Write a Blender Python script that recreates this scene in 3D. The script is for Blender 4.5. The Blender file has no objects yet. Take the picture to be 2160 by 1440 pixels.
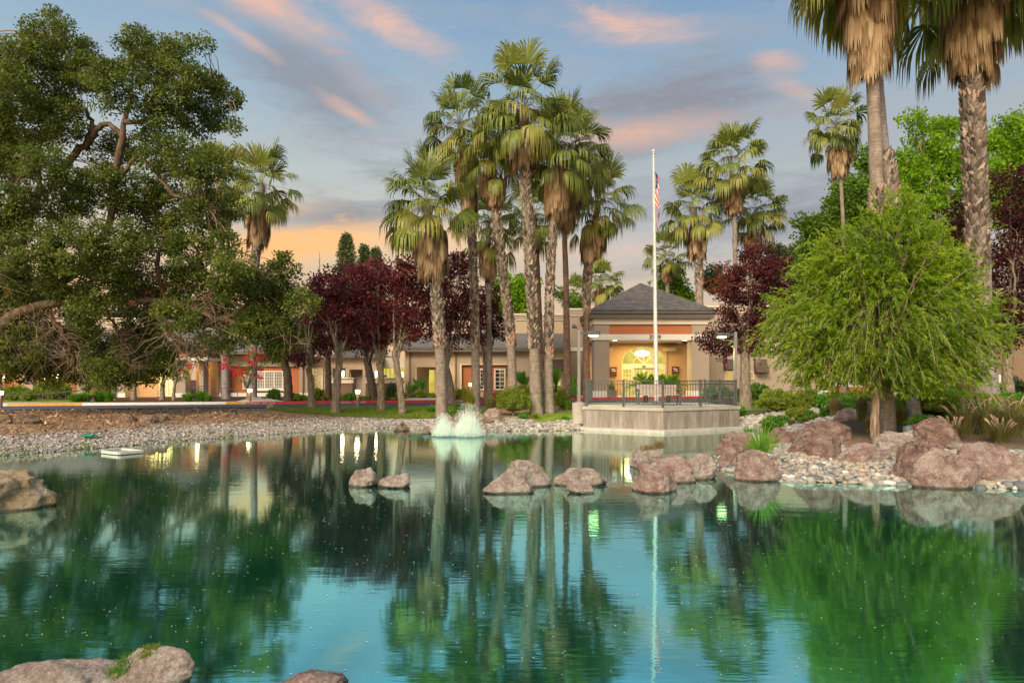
import bpy, math, random
import numpy as np
from mathutils import Vector, noise as mnoise
R = math.radians
sc = bpy.context.scene
COL = sc.collection
# ---------------------------------------------------------------- camera
F = 1440.0; HZ = 800.0; CH = 2.0
cd = bpy.data.cameras.new("camera"); cam = bpy.data.objects.new("camera", cd); COL.objects.link(cam)
cam.location = (0, 0, CH); cam.rotation_euler = (R(90), 0, 0)
cd.sensor_width = 36; cd.lens = 24; cd.shift_y = 80 / 2160.0
cd.clip_start = 0.1; cd.clip_end = 3000
sc.camera = cam
# ---------------------------------------------------------------- world
SUN_EL, SUN_AZ = 34, 205          # soft sun behind the camera, a little to the left
world = bpy.data.worlds.new("World"); sc.world = world; world.use_nodes = True
nt = world.node_tree; nt.nodes.clear()
def NN(tree, t, **k):
    n = tree.nodes.new(t)
    for a, v in k.items(): setattr(n, a, v)
    return n
def mth(op, a, b=None, c=None, tree=None, clamp=False):
    tree = tree or nt
    n = NN(tree, 'ShaderNodeMath', operation=op, use_clamp=clamp)
    for i, v in enumerate((a, b, c)):
        if v is None: continue
        if isinstance(v, (int, float)): n.inputs[i].default_value = v
        else: tree.links.new(v, n.inputs[i])
    return n.outputs[0]
def mixc(fac, a, b, tree=None):
    tree = tree or nt
    n = NN(tree, 'ShaderNodeMix', data_type='RGBA')
    for s, v in ((n.inputs[0], fac), (n.inputs[6], a), (n.inputs[7], b)):
        if isinstance(v, (int, float)): s.default_value = v
        elif isinstance(v, tuple): s.default_value = (*v[:3], 1)
        else: tree.links.new(v, s)
    return n.outputs[2]
def ramp(fac, stops, tree=None):
    tree = tree or nt
    n = NN(tree, 'ShaderNodeValToRGB'); e = n.color_ramp.elements
    while len(e) < len(stops): e.new(0.5)
    for i, (p, c) in enumerate(stops):
        e[i].position = p; e[i].color = (*c, 1) if len(c) == 3 else c
    tree.links.new(fac, n.inputs[0])
    return n.outputs[0]
tc = NN(nt, 'ShaderNodeTexCoord')
sep = NN(nt, 'ShaderNodeSeparateXYZ'); nt.links.new(tc.outputs['Generated'], sep.inputs[0])
wx, wy, wz = sep.outputs
az = mth('ARCTAN2', wx, wy); el = mth('ARCSINE', wz)
def pxdir(px, py):
    dx = px - 1080.0
    return math.atan(dx / F), math.atan((HZ - py) / math.hypot(F, dx))
# base dusk gradient by elevation: warm near the horizon, blue above
g_l = ramp(mth('DIVIDE', el, 0.62), [(0.0, (.70, .40, .18)), (.17, (.72, .45, .24)), (.30, (.55, .48, .36)),
      (.44, (.42, .46, .45)), (.64, (.27, .38, .48)), (.85, (.175, .29, .44)), (1, (.15, .26, .43))])
g_r = ramp(mth('DIVIDE', el, 0.62), [(0.0, (.74, .46, .25)), (.17, (.62, .46, .31)), (.32, (.39, .41, .42)),
      (.48, (.34, .39, .42)), (.66, (.24, .34, .45)), (.85, (.165, .27, .42)), (1, (.145, .25, .41))])
azf = mth('SMOOTH_MIN', 1.0, mth('SMOOTH_MAX', 0.0, mth('MULTIPLY_ADD', az, 2.2, 0.55), 0.25), 0.25)
skyc = mixc(azf, g_l, g_r)
# clouds: soft masses placed by direction, broken up by stretched noise
cmb = NN(nt, 'ShaderNodeCombineXYZ'); nt.links.new(az, cmb.inputs[0]); nt.links.new(el, cmb.inputs[1])
def cloud_noise(rot, sx, sy, scale, detail=7, rough=.6, dist=.6):
    m = NN(nt, 'ShaderNodeMapping'); nt.links.new(cmb.outputs[0], m.inputs[0])
    m.inputs['Rotation'].default_value = (0, 0, R(rot)); m.inputs['Scale'].default_value = (sx, sy, 1)
    n = NN(nt, 'ShaderNodeTexNoise'); n.inputs['Scale'].default_value = scale
    n.inputs['Detail'].default_value = detail; n.inputs['Roughness'].default_value = rough
    n.inputs['Distortion'].default_value = dist
    nt.links.new(m.outputs[0], n.inputs[0]); return n.outputs[0]
n_diag = cloud_noise(26, 1.0, 3.6, 5.5)
n_flat = cloud_noise(2, 1.0, 5.0, 5.0)
n_fine = cloud_noise(24, 1.2, 4.6, 14, 6, .7, 1.2)
def blob(px, py, lx, ly, rot, nz, col, op, gain=1.5, cut=.42):
    a0, e0 = pxdir(px, py); sx, sy = 1.35 * lx / F, 1.45 * ly / F; c, s = math.cos(R(rot)), math.sin(R(rot))
    global skyc
    da = mth('SUBTRACT', az, a0); de = mth('SUBTRACT', el, e0)
    u = mth('DIVIDE', mth('ADD', mth('MULTIPLY', da, c), mth('MULTIPLY', de, s)), sx)
    v = mth('DIVIDE', mth('SUBTRACT', mth('MULTIPLY', de, c), mth('MULTIPLY', da, s)), sy)
    g = mth('EXPONENT', mth('MULTIPLY', mth('ADD', mth('MULTIPLY', u, u), mth('MULTIPLY', v, v)), -1.0))
    nn = mth('ADD', mth('MULTIPLY', nz, .62), mth('MULTIPLY', n_fine, .38))
    m = mth('MULTIPLY', mth('SUBTRACT', mth('ADD', mth('MULTIPLY', g, .42), nn), cut + .29), gain * 2.0, clamp=True)
    m = mth('MULTIPLY', mth('MULTIPLY', m, mth('POWER', g, .45)), op, clamp=True)
    skyc = mixc(m, skyc, col)
veil = mth('MULTIPLY', mth('MULTIPLY', mth('SUBTRACT', n_flat, .42), 3.0, clamp=True), .5)
skyc = mixc(veil, skyc, (.37, .365, .37))
PK = (.76, .44, .31); GR = (.225, .235, .275); OR = (.84, .46, .19); LV = (.37, .335, .35)
blob(680, 190, 190, 75, -30, n_diag, GR, .8, 1.8, .35)
blob(760, 170, 120, 26, -38, n_diag, LV, .6)
blob(740, 238, 80, 16, -24, n_diag, PK, .75)
blob(560, 10, 150, 30, -16, n_diag, PK, .75, 1.5, .36)
blob(800, 40, 170, 32, -22, n_diag, PK, .72, 1.5, .38)
blob(510, 75, 70, 12, -22, n_diag, PK, .7)
blob(1330, 50, 120, 36, -10, n_diag, PK, .75, 1.5, .36)
blob(1260, 30, 110, 16, -22, n_diag, PK, .8)
blob(900, 290, 190, 34, 8, n_flat, LV, .45)
blob(1420, 215, 230, 60, 6, n_flat, GR, .95, 1.9, .34)
blob(1150, 330, 330, 60, 8, n_flat, GR, .6, 1.6, .36)
blob(1350, 275, 170, 30, 2, n_flat, PK, .6, 1.8, .38)
blob(1680, 190, 80, 20, -28, n_diag, PK, .5)
blob(1640, 130, 60, 18, -20, n_diag, PK, .5)
blob(1600, 250, 220, 26, 5, n_flat, LV, .5)
blob(880, 350, 240, 30, 12, n_flat, GR, .40)
blob(700, 460, 170, 30, 6, n_flat, GR, .85, 1.8, .36)
blob(560, 440, 130, 22, 2, n_flat, OR, .45)
blob(640, 515, 210, 34, 6, n_flat, OR, 1.0, 2.2, .34)
blob(960, 520, 260, 40, 2, n_flat, (.80, .50, .28), .75, 1.7, .36)
blob(1340, 420, 200, 40, 4, n_flat, GR, .55)
blob(1660, 440, 220, 60, 6, n_flat, GR, .8, 1.8, .35)
blob(1720, 300, 260, 40, 4, n_flat, LV, .6)
blob(1320, 520, 200, 30, 4, n_flat, (.78, .50, .38), .5)
blob(1330, 575, 120, 16, 2, n_flat, GR, .45)
# behind the viewer and overhead a brighter daylight sky is added as fill light
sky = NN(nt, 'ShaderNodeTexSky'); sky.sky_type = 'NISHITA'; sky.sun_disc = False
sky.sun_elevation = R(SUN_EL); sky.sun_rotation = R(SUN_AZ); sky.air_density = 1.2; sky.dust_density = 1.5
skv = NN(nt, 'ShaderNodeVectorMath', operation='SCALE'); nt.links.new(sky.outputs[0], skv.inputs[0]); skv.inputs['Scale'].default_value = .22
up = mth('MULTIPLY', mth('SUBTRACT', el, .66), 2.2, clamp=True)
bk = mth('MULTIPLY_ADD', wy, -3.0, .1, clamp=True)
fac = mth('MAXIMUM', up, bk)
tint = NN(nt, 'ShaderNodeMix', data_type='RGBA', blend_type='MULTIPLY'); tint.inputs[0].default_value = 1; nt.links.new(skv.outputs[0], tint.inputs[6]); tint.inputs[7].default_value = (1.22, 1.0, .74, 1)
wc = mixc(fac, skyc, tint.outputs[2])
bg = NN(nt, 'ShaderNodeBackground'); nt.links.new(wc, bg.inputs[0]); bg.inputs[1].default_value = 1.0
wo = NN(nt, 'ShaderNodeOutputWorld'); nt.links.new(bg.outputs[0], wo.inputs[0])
# ---------------------------------------------------------------- sun
sl = bpy.data.lights.new("sun", 'SUN'); sl.energy = 2.2; sl.angle = R(22); sl.color = (1, .88, .68)
so = bpy.data.objects.new("sun", sl); COL.objects.link(so)
sd = Vector((math.sin(R(SUN_AZ)) * math.cos(R(SUN_EL)), math.cos(R(SUN_AZ)) * math.cos(R(SUN_EL)), math.sin(R(SUN_EL))))
so.rotation_euler = (sd).to_track_quat('Z', 'Y').to_euler()
sc.view_settings.view_transform = 'Standard'; sc.view_settings.look = 'None'
sc.view_settings.exposure = 0.36; sc.view_settings.gamma = 1; sc.view_settings.use_curve_mapping = False
sc.cycles.max_bounces = 6; sc.cycles.diffuse_bounces = 3; sc.cycles.glossy_bounces = 3
sc.cycles.transparent_max_bounces = 8; sc.cycles.caustics_reflective = False; sc.cycles.caustics_refractive = False
sc.cycles.sample_clamp_indirect = 4
# ================================================================ helpers
ORG = {}
class MB:
    "collects chunks of vertices and same-sided faces; builds one mesh"
    def __init__(s): s.ch = []
    def add(s, V, Fc, mi=0, tone=None, smooth=False):
        V = np.asarray(V, dtype=np.float64).reshape(-1, 3); Fc = np.asarray(Fc, dtype=np.int64)
        if len(Fc) == 0: return s
        if tone is None: t = np.full(len(Fc), .5)
        else: t = np.broadcast_to(np.asarray(tone, dtype=np.float64), (len(Fc),))
        s.ch.append((V, Fc, mi, t, smooth)); return s
    def box(s, x0, x1, y0, y1, z0, z1, mi=0):
        V = [(x, y, z) for z in (z0, z1) for y in (y0, y1) for x in (x0, x1)]
        return s.add(V, [(0, 2, 3, 1), (4, 5, 7, 6), (0, 1, 5, 4), (2, 6, 7, 3), (0, 4, 6, 2), (1, 3, 7, 5)], mi)
    def quads(s, Q, mi=0, tone=None, smooth=False):      # Q: n,4,3
        Q = np.asarray(Q); n = len(Q)
        return s.add(Q.reshape(-1, 3), np.arange(n * 4).reshape(n, 4), mi, tone, smooth)
    def tube(s, P, r, n=7, mi=0, tone=None, cap=True, smooth=True):
        P = np.asarray(P, float); k = len(P); r = np.broadcast_to(np.asarray(r, float), (k,))
        T = np.gradient(P, axis=0); T /= np.linalg.norm(T, axis=1, keepdims=True) + 1e-9
        ref = np.array([0, 0, 1.]) if abs(T[:, 2]).mean() < .8 else np.array([0, 1., 0])
        A = np.cross(T, ref); A /= np.linalg.norm(A, axis=1, keepdims=True) + 1e-9; B = np.cross(A, T)
        th = np.linspace(0, 2 * np.pi, n, endpoint=False)
        V = P[:, None] + r[:, None, None] * (A[:, None] * np.cos(th)[None, :, None] + B[:, None] * np.sin(th)[None, :, None])
        i = np.arange(k - 1)[:, None] * n; j = np.arange(n)[None]
        Fq = np.stack([i + j, i + (j + 1) % n, i + n + (j + 1) % n, i + n + j], -1).reshape(-1, 4)
        s.add(V.reshape(-1, 3), Fq, mi, tone, smooth)
        if cap:
            s.add(V[-1], [tuple(range(n))], mi, None if tone is None else .5); s.add(V[0], [tuple(range(n))[::-1]], mi, None if tone is None else .5)
        return s
    def bar(s, a, b, w, h=None, mi=0):      # square bar between two points
        a = np.array(a, float); b = np.array(b, float); h = h or w; d = b - a; d /= np.linalg.norm(d)
        ref = np.array([0, 0, 1.]) if abs(d[2]) < .9 else np.array([0, 1., 0])
        A = np.cross(d, ref); A /= np.linalg.norm(A); B = np.cross(A, d)
        V = [p + A * w / 2 * i + B * h / 2 * j for p in (a, b) for (i, j) in ((-1, -1), (1, -1), (1, 1), (-1, 1))]
        return s.add(V, [(3, 2, 1, 0), (4, 5, 6, 7), (0, 1, 5, 4), (1, 2, 6, 5), (2, 3, 7, 6), (3, 0, 4, 7)], mi)
    def mesh(s, name, mats, off=(0, 0, 0)):
        me = bpy.data.meshes.new(name)
        nv = sum(len(c[0]) for c in s.ch); nf = sum(len(c[1]) for c in s.ch)
        if nf == 0: return me
        V = np.concatenate([c[0] for c in s.ch]) - np.asarray(off)
        loops = []; starts = []; mi = []; tn = []; sm = []; vo = 0; lo = 0
        for (v, f, m, t, q) in s.ch:
            k = f.shape[1]; loops.append((f + vo).ravel()); starts.append(lo + np.arange(len(f)) * k)
            lo += f.size; vo += len(v); mi.append(np.full(len(f), m)); tn.append(t); sm.append(np.full(len(f), q))
        loops = np.concatenate(loops); starts = np.concatenate(starts)
        me.vertices.add(nv); me.vertices.foreach_set('co', V.astype(np.float32).ravel())
        me.loops.add(len(loops)); me.loops.foreach_set('vertex_index', loops.astype(np.int32))
        me.polygons.add(nf); me.polygons.foreach_set('loop_start', starts.astype(np.int32))
        me.polygons.foreach_set('material_index', np.concatenate(mi).astype(np.int32))
        me.polygons.foreach_set('use_smooth', np.concatenate(sm).astype(bool))
        me.update(calc_edges=True)
        a = me.attributes.new('tone', 'FLOAT', 'FACE'); a.data.foreach_set('value', np.concatenate(tn).astype(np.float32))
        for m in (mats if isinstance(mats, (list, tuple)) else [mats]): me.materials.append(m)
        return me
def tag(o, label=None, cat=None, group=None, kind=None):
    if label: o['label'] = label
    if cat: o['category'] = cat
    if group: o['group'] = group
    if kind: o['kind'] = kind
    return o
def thing(name, loc, label, cat, group=None):
    o = bpy.data.objects.new(name, None); COL.objects.link(o); o.location = loc; o.empty_display_size = .2
    ORG[o.name] = tuple(loc); return tag(o, label, cat, group)
def part(name, mb, mats, parent, label=None):
    og = ORG[parent.name]
    o = bpy.data.objects.new(name, mb.mesh(name, mats, og)); COL.objects.link(o); o.parent = parent; ORG[o.name] = og
    if label: o['label'] = label
    return o
def solo(name, mb, mats, loc, label, cat, group=None):
    o = bpy.data.objects.new(name, mb.mesh(name, mats, loc)); COL.objects.link(o); o.location = loc; ORG[o.name] = tuple(loc)
    return tag(o, label, cat, group)
def setting(name, mb, mats, kind='structure', label=None, cat=None):
    o = bpy.data.objects.new(name, mb.mesh(name, mats)); COL.objects.link(o); ORG[o.name] = (0, 0, 0)
    return tag(o, label, cat, None, kind)
def lamp(kind, loc, energy, color, parent, size=.1, spot=None, name='light_source', aim=None):
    l = bpy.data.lights.new(name, kind); l.energy = energy; l.color = color
    if kind == 'AREA': l.size = size
    else: l.shadow_soft_size = size
    if kind == 'SPOT': l.spot_size = R(spot); l.spot_blend = .6
    o = bpy.data.objects.new(name, l); COL.objects.link(o); og = ORG[parent.name]
    o.parent = parent; o.location = Vector(loc) - Vector(og)
    if aim: o.rotation_euler = (Vector(loc) - Vector(aim)).to_track_quat('Z', 'Y').to_euler()
    return o
def X(px, D): return (px - 1080.0) / F * D
def Z(py, D): return CH + (HZ - py) / F * D
def W(px, py, D): return np.array([X(px, D), D, Z(py, D)])
# ---------------------------------------------------------------- pond outline and terrain
POND = [(-60, 8), (-34, 14.2), (-20, 16.8), (-13.3, 17.8), (-12.4, 19.2), (-11.3, 20.9), (-10, 23), (-8.3, 25), (-7.1, 26.9), (-6.2, 28), (-4.5, 28),
        (-3.3, 26.6), (-1.3, 26.3), (1.2, 26.5), (2.8, 26.9), (3.5, 27.6), (8.4, 27.8), (9.3, 27.2), (10.6, 26.5), (10.0, 24.6), (8.0, 22.4), (6.6, 20.4),
        (5.5, 18.2), (5.0, 16.6), (4.7, 15.0), (5.0, 13.7), (5.8, 13.3), (7.3, 12.9), (9.3, 12.4), (13, 11.5), (22, 10), (45, 5), (60, 2.6), (-60, 2.6)]
_P = np.array(POND, float); _Q = np.roll(_P, -1, axis=0)
def pond_dist(x, y):
    x = np.atleast_1d(np.asarray(x, float)).ravel(); y = np.atleast_1d(np.asarray(y, float)).ravel()
    d2 = np.full(len(x), 1e9); ins = np.zeros(len(x), bool)
    for (ax, ay), (bx, by) in zip(_P, _Q):
        ex, ey = bx - ax, by - ay; t = np.clip(((x - ax) * ex + (y - ay) * ey) / (ex * ex + ey * ey), 0, 1)
        d2 = np.minimum(d2, (x - ax - t * ex) ** 2 + (y - ay - t * ey) ** 2)
        c = ((ay > y) != (by > y)) & (x < (bx - ax) * (y - ay) / ((by - ay) if by != ay else 1e-9) + ax); ins ^= c
    d = np.sqrt(d2); return np.where(ins, -d, d)
def sst(v, a, b):
    t = np.clip((v - a) / (b - a), 0, 1); return t * t * (3 - 2 * t)
def gz(x, y):
    x = np.atleast_1d(np.asarray(x, float)); y = np.atleast_1d(np.asarray(y, float)); sh = np.broadcast(x, y).shape
    x, y = np.broadcast_arrays(x, y); xr, yr = x.ravel(), y.ravel(); d = pond_dist(xr, yr)
    wob = .05 * np.sin(xr * 1.7 + yr * .9) * np.sin(yr * 1.3 - xr * .4)
    z = np.where(d > 0, .62 * (1 - np.exp(-d / 2.9)) + wob * sst(d, .3, 2) * (1 - sst(yr, 28, 31)), -1.0 * (1 - np.exp(d / 1.2)))
    z += .55 * sst(xr, 8.5, 12.5) * sst(yr, 17.5, 21.5) * (1 - sst(yr, 27, 33)) + .14 * sst(yr, 38, 46)
    return z.reshape(sh)
def g1(x, y): return float(gz(x, y)[0])
def ground_at(px, py):
    D = np.arange(3.0, 70.0, .05); xs = X(px, D); zz = gz(xs, D); rows = HZ + (CH - zz) * F / D
    k = np.argmax(rows <= py); D = D[k]
    return float(X(px, D)), float(D), float(zz[k])
# ================================================================ materials
def newmat(name):
    m = bpy.data.materials.new(name); m.use_nodes = True; m.node_tree.nodes.clear(); return m, m.node_tree
def out(t, sh):
    o = NN(t, 'ShaderNodeOutputMaterial'); t.links.new(sh, o.inputs[0])
def tex_noise(t, scale, detail=4, rough=.6, sx=1, sy=1, sz=1, dist=0, coord='Object'):
    c = NN(t, 'ShaderNodeTexCoord'); m = NN(t, 'ShaderNodeMapping'); m.inputs['Scale'].default_value = (sx, sy, sz)
    t.links.new(c.outputs[coord], m.inputs[0]); n = NN(t, 'ShaderNodeTexNoise')
    n.inputs['Scale'].default_value = scale; n.inputs['Detail'].default_value = detail; n.inputs['Roughness'].default_value = rough
    n.inputs['Distortion'].default_value = dist; t.links.new(m.outputs[0], n.inputs[0]); return n.outputs[0]
def bump(t, h, strength, dist=.05, prev=None):
    b = NN(t, 'ShaderNodeBump'); b.inputs['Strength'].default_value = strength; b.inputs['Distance'].default_value = dist
    t.links.new(h, b.inputs['Height'])
    if prev: t.links.new(prev, b.inputs['Normal'])
    return b.outputs[0]
def pbsdf(t, col, rough=.7, nrm=None, spec=.3, metal=0):
    p = NN(t, 'ShaderNodeBsdfPrincipled')
    if isinstance(col, tuple): p.inputs['Base Color'].default_value = (*col, 1)
    else: t.links.new(col, p.inputs['Base Color'])
    if isinstance(rough, (int, float)): p.inputs['Roughness'].default_value = rough
    else: t.links.new(rough, p.inputs['Roughness'])
    p.inputs['Specular IOR Level'].default_value = spec; p.inputs['Metallic'].default_value = metal
    if nrm: t.links.new(nrm, p.inputs['Normal'])
    return p.outputs[0]
def noisemat(name, stops, scale=3, rough=.8, bs=.3, bscale=None, sx=1, sy=1, sz=1, detail=6, spec=.25, bd=.03, dist=0):
    m, t = newmat(name); f = tex_noise(t, scale, detail, .62, sx, sy, sz, dist)
    c = ramp(f, stops, t); n = None
    if bs: n = bump(t, tex_noise(t, bscale or scale * 5, 5, .6, sx, sy, sz), bs, bd)
    out(t, pbsdf(t, c, rough, n, spec)); return m
def two(a, k=.7): return [(.3, tuple(v * k for v in a)), (.7, a)]
def leafmat(name, stops, trans=.3, rough=.5, vary=.35):
    m, t = newmat(name); at = NN(t, 'ShaderNodeAttribute'); at.attribute_name = 'tone'
    f = tex_noise(t, .8, 3); v = mth('ADD', mth('MULTIPLY', at.outputs['Fac'], 1 - vary), mth('MULTIPLY', f, vary), tree=t) if False else None
    a = NN(t, 'ShaderNodeMath', operation='MULTIPLY'); a.inputs[1].default_value = 1 - vary; t.links.new(at.outputs['Fac'], a.inputs[0])
    b = NN(t, 'ShaderNodeMath', operation='MULTIPLY_ADD'); b.inputs[1].default_value = vary; t.links.new(f, b.inputs[0]); t.links.new(a.outputs[0], b.inputs[2])
    c = ramp(b.outputs[0], stops, t); p = pbsdf(t, c, rough, None, .35)
    tr = NN(t, 'ShaderNodeBsdfTranslucent'); t.links.new(c, tr.inputs[0])
    mx = NN(t, 'ShaderNodeMixShader'); mx.inputs[0].default_value = trans; t.links.new(p, mx.inputs[1]); t.links.new(tr.outputs[0], mx.inputs[2])
    out(t, mx.outputs[0]); return m
def tonemat(name, stops, rough=.8, spec=.2, bs=0, bscale=30):
    m, t = newmat(name); at = NN(t, 'ShaderNodeAttribute'); at.attribute_name = 'tone'
    c = ramp(at.outputs['Fac'], stops, t); n = bump(t, tex_noise(t, bscale), bs, .02) if bs else None
    out(t, pbsdf(t, c, rough, n, spec)); return m
def emit(name, col, s):
    m, t = newmat(name); e = NN(t, 'ShaderNodeEmission'); e.inputs[0].default_value = (*col, 1); e.inputs[1].default_value = s
    out(t, e.outputs[0]); return m
M = {}
# foliage
M['oak'] = leafmat('oak_leaf', [(.15, (.042, .072, .012)), (.42, (.11, .155, .024)), (.7, (.21, .25, .042)), (.92, (.32, .29, .07)), (1, (.42, .23, .10))], .48)
M['plum'] = leafmat('plum_leaf', [(.12, (.035, .010, .013)), (.45, (.10, .022, .028)), (.75, (.24, .045, .052)), (1, (.36, .12, .075))], .42)
M['plum_rust'] = leafmat('plum_rust_leaf', [(.15, (.10, .02, .014)), (.5, (.22, .05, .03)), (1, (.38, .12, .06))], .3)
M['willow'] = leafmat('willow_leaf', [(.1, (.055, .13, .008)), (.40, (.18, .32, .012)), (.72, (.35, .50, .022)), (.93, (.50, .58, .06)), (1, (.52, .62, .34))], .55)
M['lime'] = leafmat('bright_leaf', [(.1, (.08, .19, .008)), (.5, (.21, .40, .014)), (1, (.45, .60, .03))], .5)
M['midgreen'] = leafmat('mid_leaf', [(.1, (.05, .11, .012)), (.5, (.13, .25, .02)), (1, (.26, .37, .035))], .42)
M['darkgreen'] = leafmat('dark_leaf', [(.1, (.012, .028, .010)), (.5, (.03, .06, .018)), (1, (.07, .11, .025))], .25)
M['conifer'] = leafmat('conifer_leaf', [(.1, (.05, .08, .035)), (.5, (.10, .14, .05)), (1, (.18, .22, .08))], .25)
M['frond'] = leafmat('palm_frond', [(.1, (.06, .09, .018)), (.4, (.13, .18, .03)), (.7, (.235, .275, .05)), (.9, (.36, .34, .08)), (1, (.50, .36, .15))], .35, .42)
M['straw'] = leafmat('dead_frond', [(.05, (.09, .05, .025)), (.3, (.21, .13, .07)), (.6, (.37, .25, .14)), (.85, (.52, .38, .225)), (1, (.66, .51, .33))], .3, .7, .2)
M['shrub'] = leafmat('shrub_leaf', [(.1, (.08, .12, .012)), (.5, (.20, .28, .025)), (1, (.38, .42, .06))], .4)
M['shrub_green'] = leafmat('shrub_green_leaf', [(.1, (.045, .13, .014)), (.5, (.11, .28, .026)), (1, (.23, .44, .06))], .4)
M['blade'] = leafmat('strap_leaf', [(.1, (.05, .15, .018)), (.5, (.14, .34, .03)), (1, (.30, .50, .07))], .42)
M['yellowgreen'] = leafmat('yellow_leaf', [(.1, (.13, .16, .02)), (.5, (.27, .30, .03)), (1, (.46, .42, .06))], .35)
M['drygrass'] = leafmat('dry_grass', [(.1, (.10, .075, .035)), (.5, (.24, .18, .08)), (1, (.50, .40, .20))], .3)
M['redgrass'] = leafmat('red_grass', [(.1, (.07, .085, .02)), (.5, (.17, .17, .05)), (1, (.32, .25, .11))], .4)
M['plume'] = leafmat('seed_plume', [(.1, (.32, .22, .17)), (.6, (.52, .40, .30)), (1, (.72, .60, .46))], .4, .8)
M['agave'] = leafmat('agave_leaf', [(.1, (.05, .12, .07)), (.5, (.10, .20, .11)), (1, (.20, .32, .17))], .2)
M['flower'] = leafmat('red_flower', [(.1, (.50, .01, .03)), (.5, (.75, .02, .07)), (1, (.9, .10, .16))], .3)
M['redflower'] = leafmat('scarlet_flower', [(.1, (.5, .03, .01)), (1, (.8, .10, .03))], .2)
# wood
def barkmat(name, a, b, c, sz=.25, scale=14, bs=.9):
    return noisemat(name, [(.3, a), (.5, b), (.72, c)], scale, .9, bs, scale * 1.6, 1, 1, sz, 7, .15, .06)
M['oakbark'] = barkmat('oak_bark', (.045, .032, .02), (.12, .085, .055), (.22, .165, .11), .35, 10)
M['bark'] = barkmat('grey_bark', (.10, .08, .06), (.24, .19, .145), (.42, .36, .29), .22, 16)
M['barkdark'] = barkmat('dark_bark', (.035, .027, .022), (.085, .065, .05), (.16, .13, .10), .25, 14)
M['willowbark'] = barkmat('willow_bark', (.08, .055, .04), (.22, .16, .11), (.42, .34, .26), .1, 18)
M['twig'] = tonemat('twig', [(0, (.10, .075, .05)), (.5, (.24, .18, .12)), (1, (.36, .29, .21))], .9)
def palmtrunk(name, a, b, c, ring=5.0):
    m, t = newmat(name); f = tex_noise(t, 5, 7, .7, 1, 1, .5); f2 = tex_noise(t, 9, 4, .6, .25, .25, 4.0)
    col = ramp(mth('ADD', mth('MULTIPLY', f, .6, tree=t), mth('MULTIPLY', f2, .4, tree=t), tree=t), [(.34, a), (.5, b), (.64, c)], t)
    n = bump(t, f2, .6, .05); n = bump(t, tex_noise(t, 34, 5), .4, .02, n); out(t, pbsdf(t, col, .9, n, .15)); return m
M['ptrunk'] = palmtrunk('palm_trunk', (.12, .095, .075), (.24, .20, .165), (.36, .31, .265))
M['ptrunk_dark'] = palmtrunk('palm_trunk_brown', (.07, .045, .035), (.16, .10, .075), (.30, .20, .15))
M['ptrunk_grey'] = palmtrunk('palm_trunk_grey', (.13, .11, .115), (.25, .22, .22), (.38, .33, .31))
M['boot'] = tonemat('leaf_boot', [(0, (.035, .026, .021)), (.35, (.125, .10, .08)), (.7, (.26, .215, .175)), (.95, (.44, .38, .32)), (1, (.36, .17, .10))], .85, .2, .5, 25)
# rock
def rockmat(name, cols, lich, seed=0, moss=.0):
    m, t = newmat(name)
    f = tex_noise(t, 1.6, 9, .68, 1, 1, 1.2, .5); c = ramp(f, [(.30, cols[0]), (.46, cols[1]), (.60, cols[2]), (.74, cols[3])], t)
    l = tex_noise(t, 4.5, 8, .75, 1, 1, 1, .3); lm = ramp(l, [(.47, (0, 0, 0)), (.58, (1, 1, 1))], t)
    c = mixc(mth('MULTIPLY', lm, .6, tree=t), c, lich, t)
    d = ramp(tex_noise(t, 11, 8, .8), [(.34, (1, 1, 1)), (.45, (0, 0, 0))], t)
    c = mixc(mth('MULTIPLY', d, .55, tree=t), c, tuple(v * .3 for v in cols[1]), t)
    hf = ramp(tex_noise(t, 38, 6, .8), [(.38, (.62, .62, .62)), (.62, (1.35, 1.35, 1.35))], t); mm = NN(t, 'ShaderNodeMix', data_type='RGBA', blend_type='MULTIPLY'); mm.inputs[0].default_value = 1; t.links.new(c, mm.inputs[6]); t.links.new(hf, mm.inputs[7]); c = mm.outputs[2]
    # wet dark band where the rock meets the water
    g = NN(t, 'ShaderNodeNewGeometry'); s = NN(t, 'ShaderNodeSeparateXYZ'); t.links.new(g.outputs['Position'], s.inputs[0])
    z = mth('ADD', s.outputs[2], mth('MULTIPLY', tex_noise(t, 6), .05, tree=t), tree=t)
    w = ramp(z, [(.045, (1, 1, 1)), (.075, (0, 0, 0))], t); c = mixc(mth('MULTIPLY', w, .75, tree=t), c, (.03, .03, .025), t)
    n = bump(t, tex_noise(t, 3.5, 10, .74, 1, 1, 1.8, .8), 1.0, .16); n = bump(t, tex_noise(t, 18, 8, .75), .9, .05, n)
    out(t, pbsdf(t, c, .88, n, .2)); return m
M['rock_pale'] = rockmat('pale_pink_rock', [(.18, .135, .115), (.38, .30, .26), (.50, .42, .375), (.60, .53, .49)], (.62, .58, .53))
M['rock_red'] = rockmat('red_rock', [(.19, .12, .105), (.38, .25, .22), (.50, .36, .32), (.60, .49, .45)], (.58, .53, .48))
M['rock_deep'] = rockmat('deep_red_rock', [(.11, .065, .058), (.27, .16, .14), (.39, .25, .22), (.49, .36, .32)], (.42, .36, .31))
M['rock_brown'] = rockmat('brown_rock', [(.10, .07, .05), (.20, .13, .09), (.30, .20, .14), (.38, .28, .20)], (.34, .29, .22))
M['rock_cream'] = rockmat('cream_rock', [(.24, .18, .13), (.46, .38, .29), (.58, .50, .40), (.68, .62, .54)], (.50, .34, .13))
STONE = [(0, (.10, .115, .125)), (.2, (.19, .205, .205)), (.42, (.31, .295, .26)), (.6, (.36, .32, .26)), (.75, (.34, .25, .18)), (.93, (.42, .40, .37)), (1, (.60, .59, .56))]
M['pebble'] = tonemat('pebbles', STONE, .75, .3, .25, 14)
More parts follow.
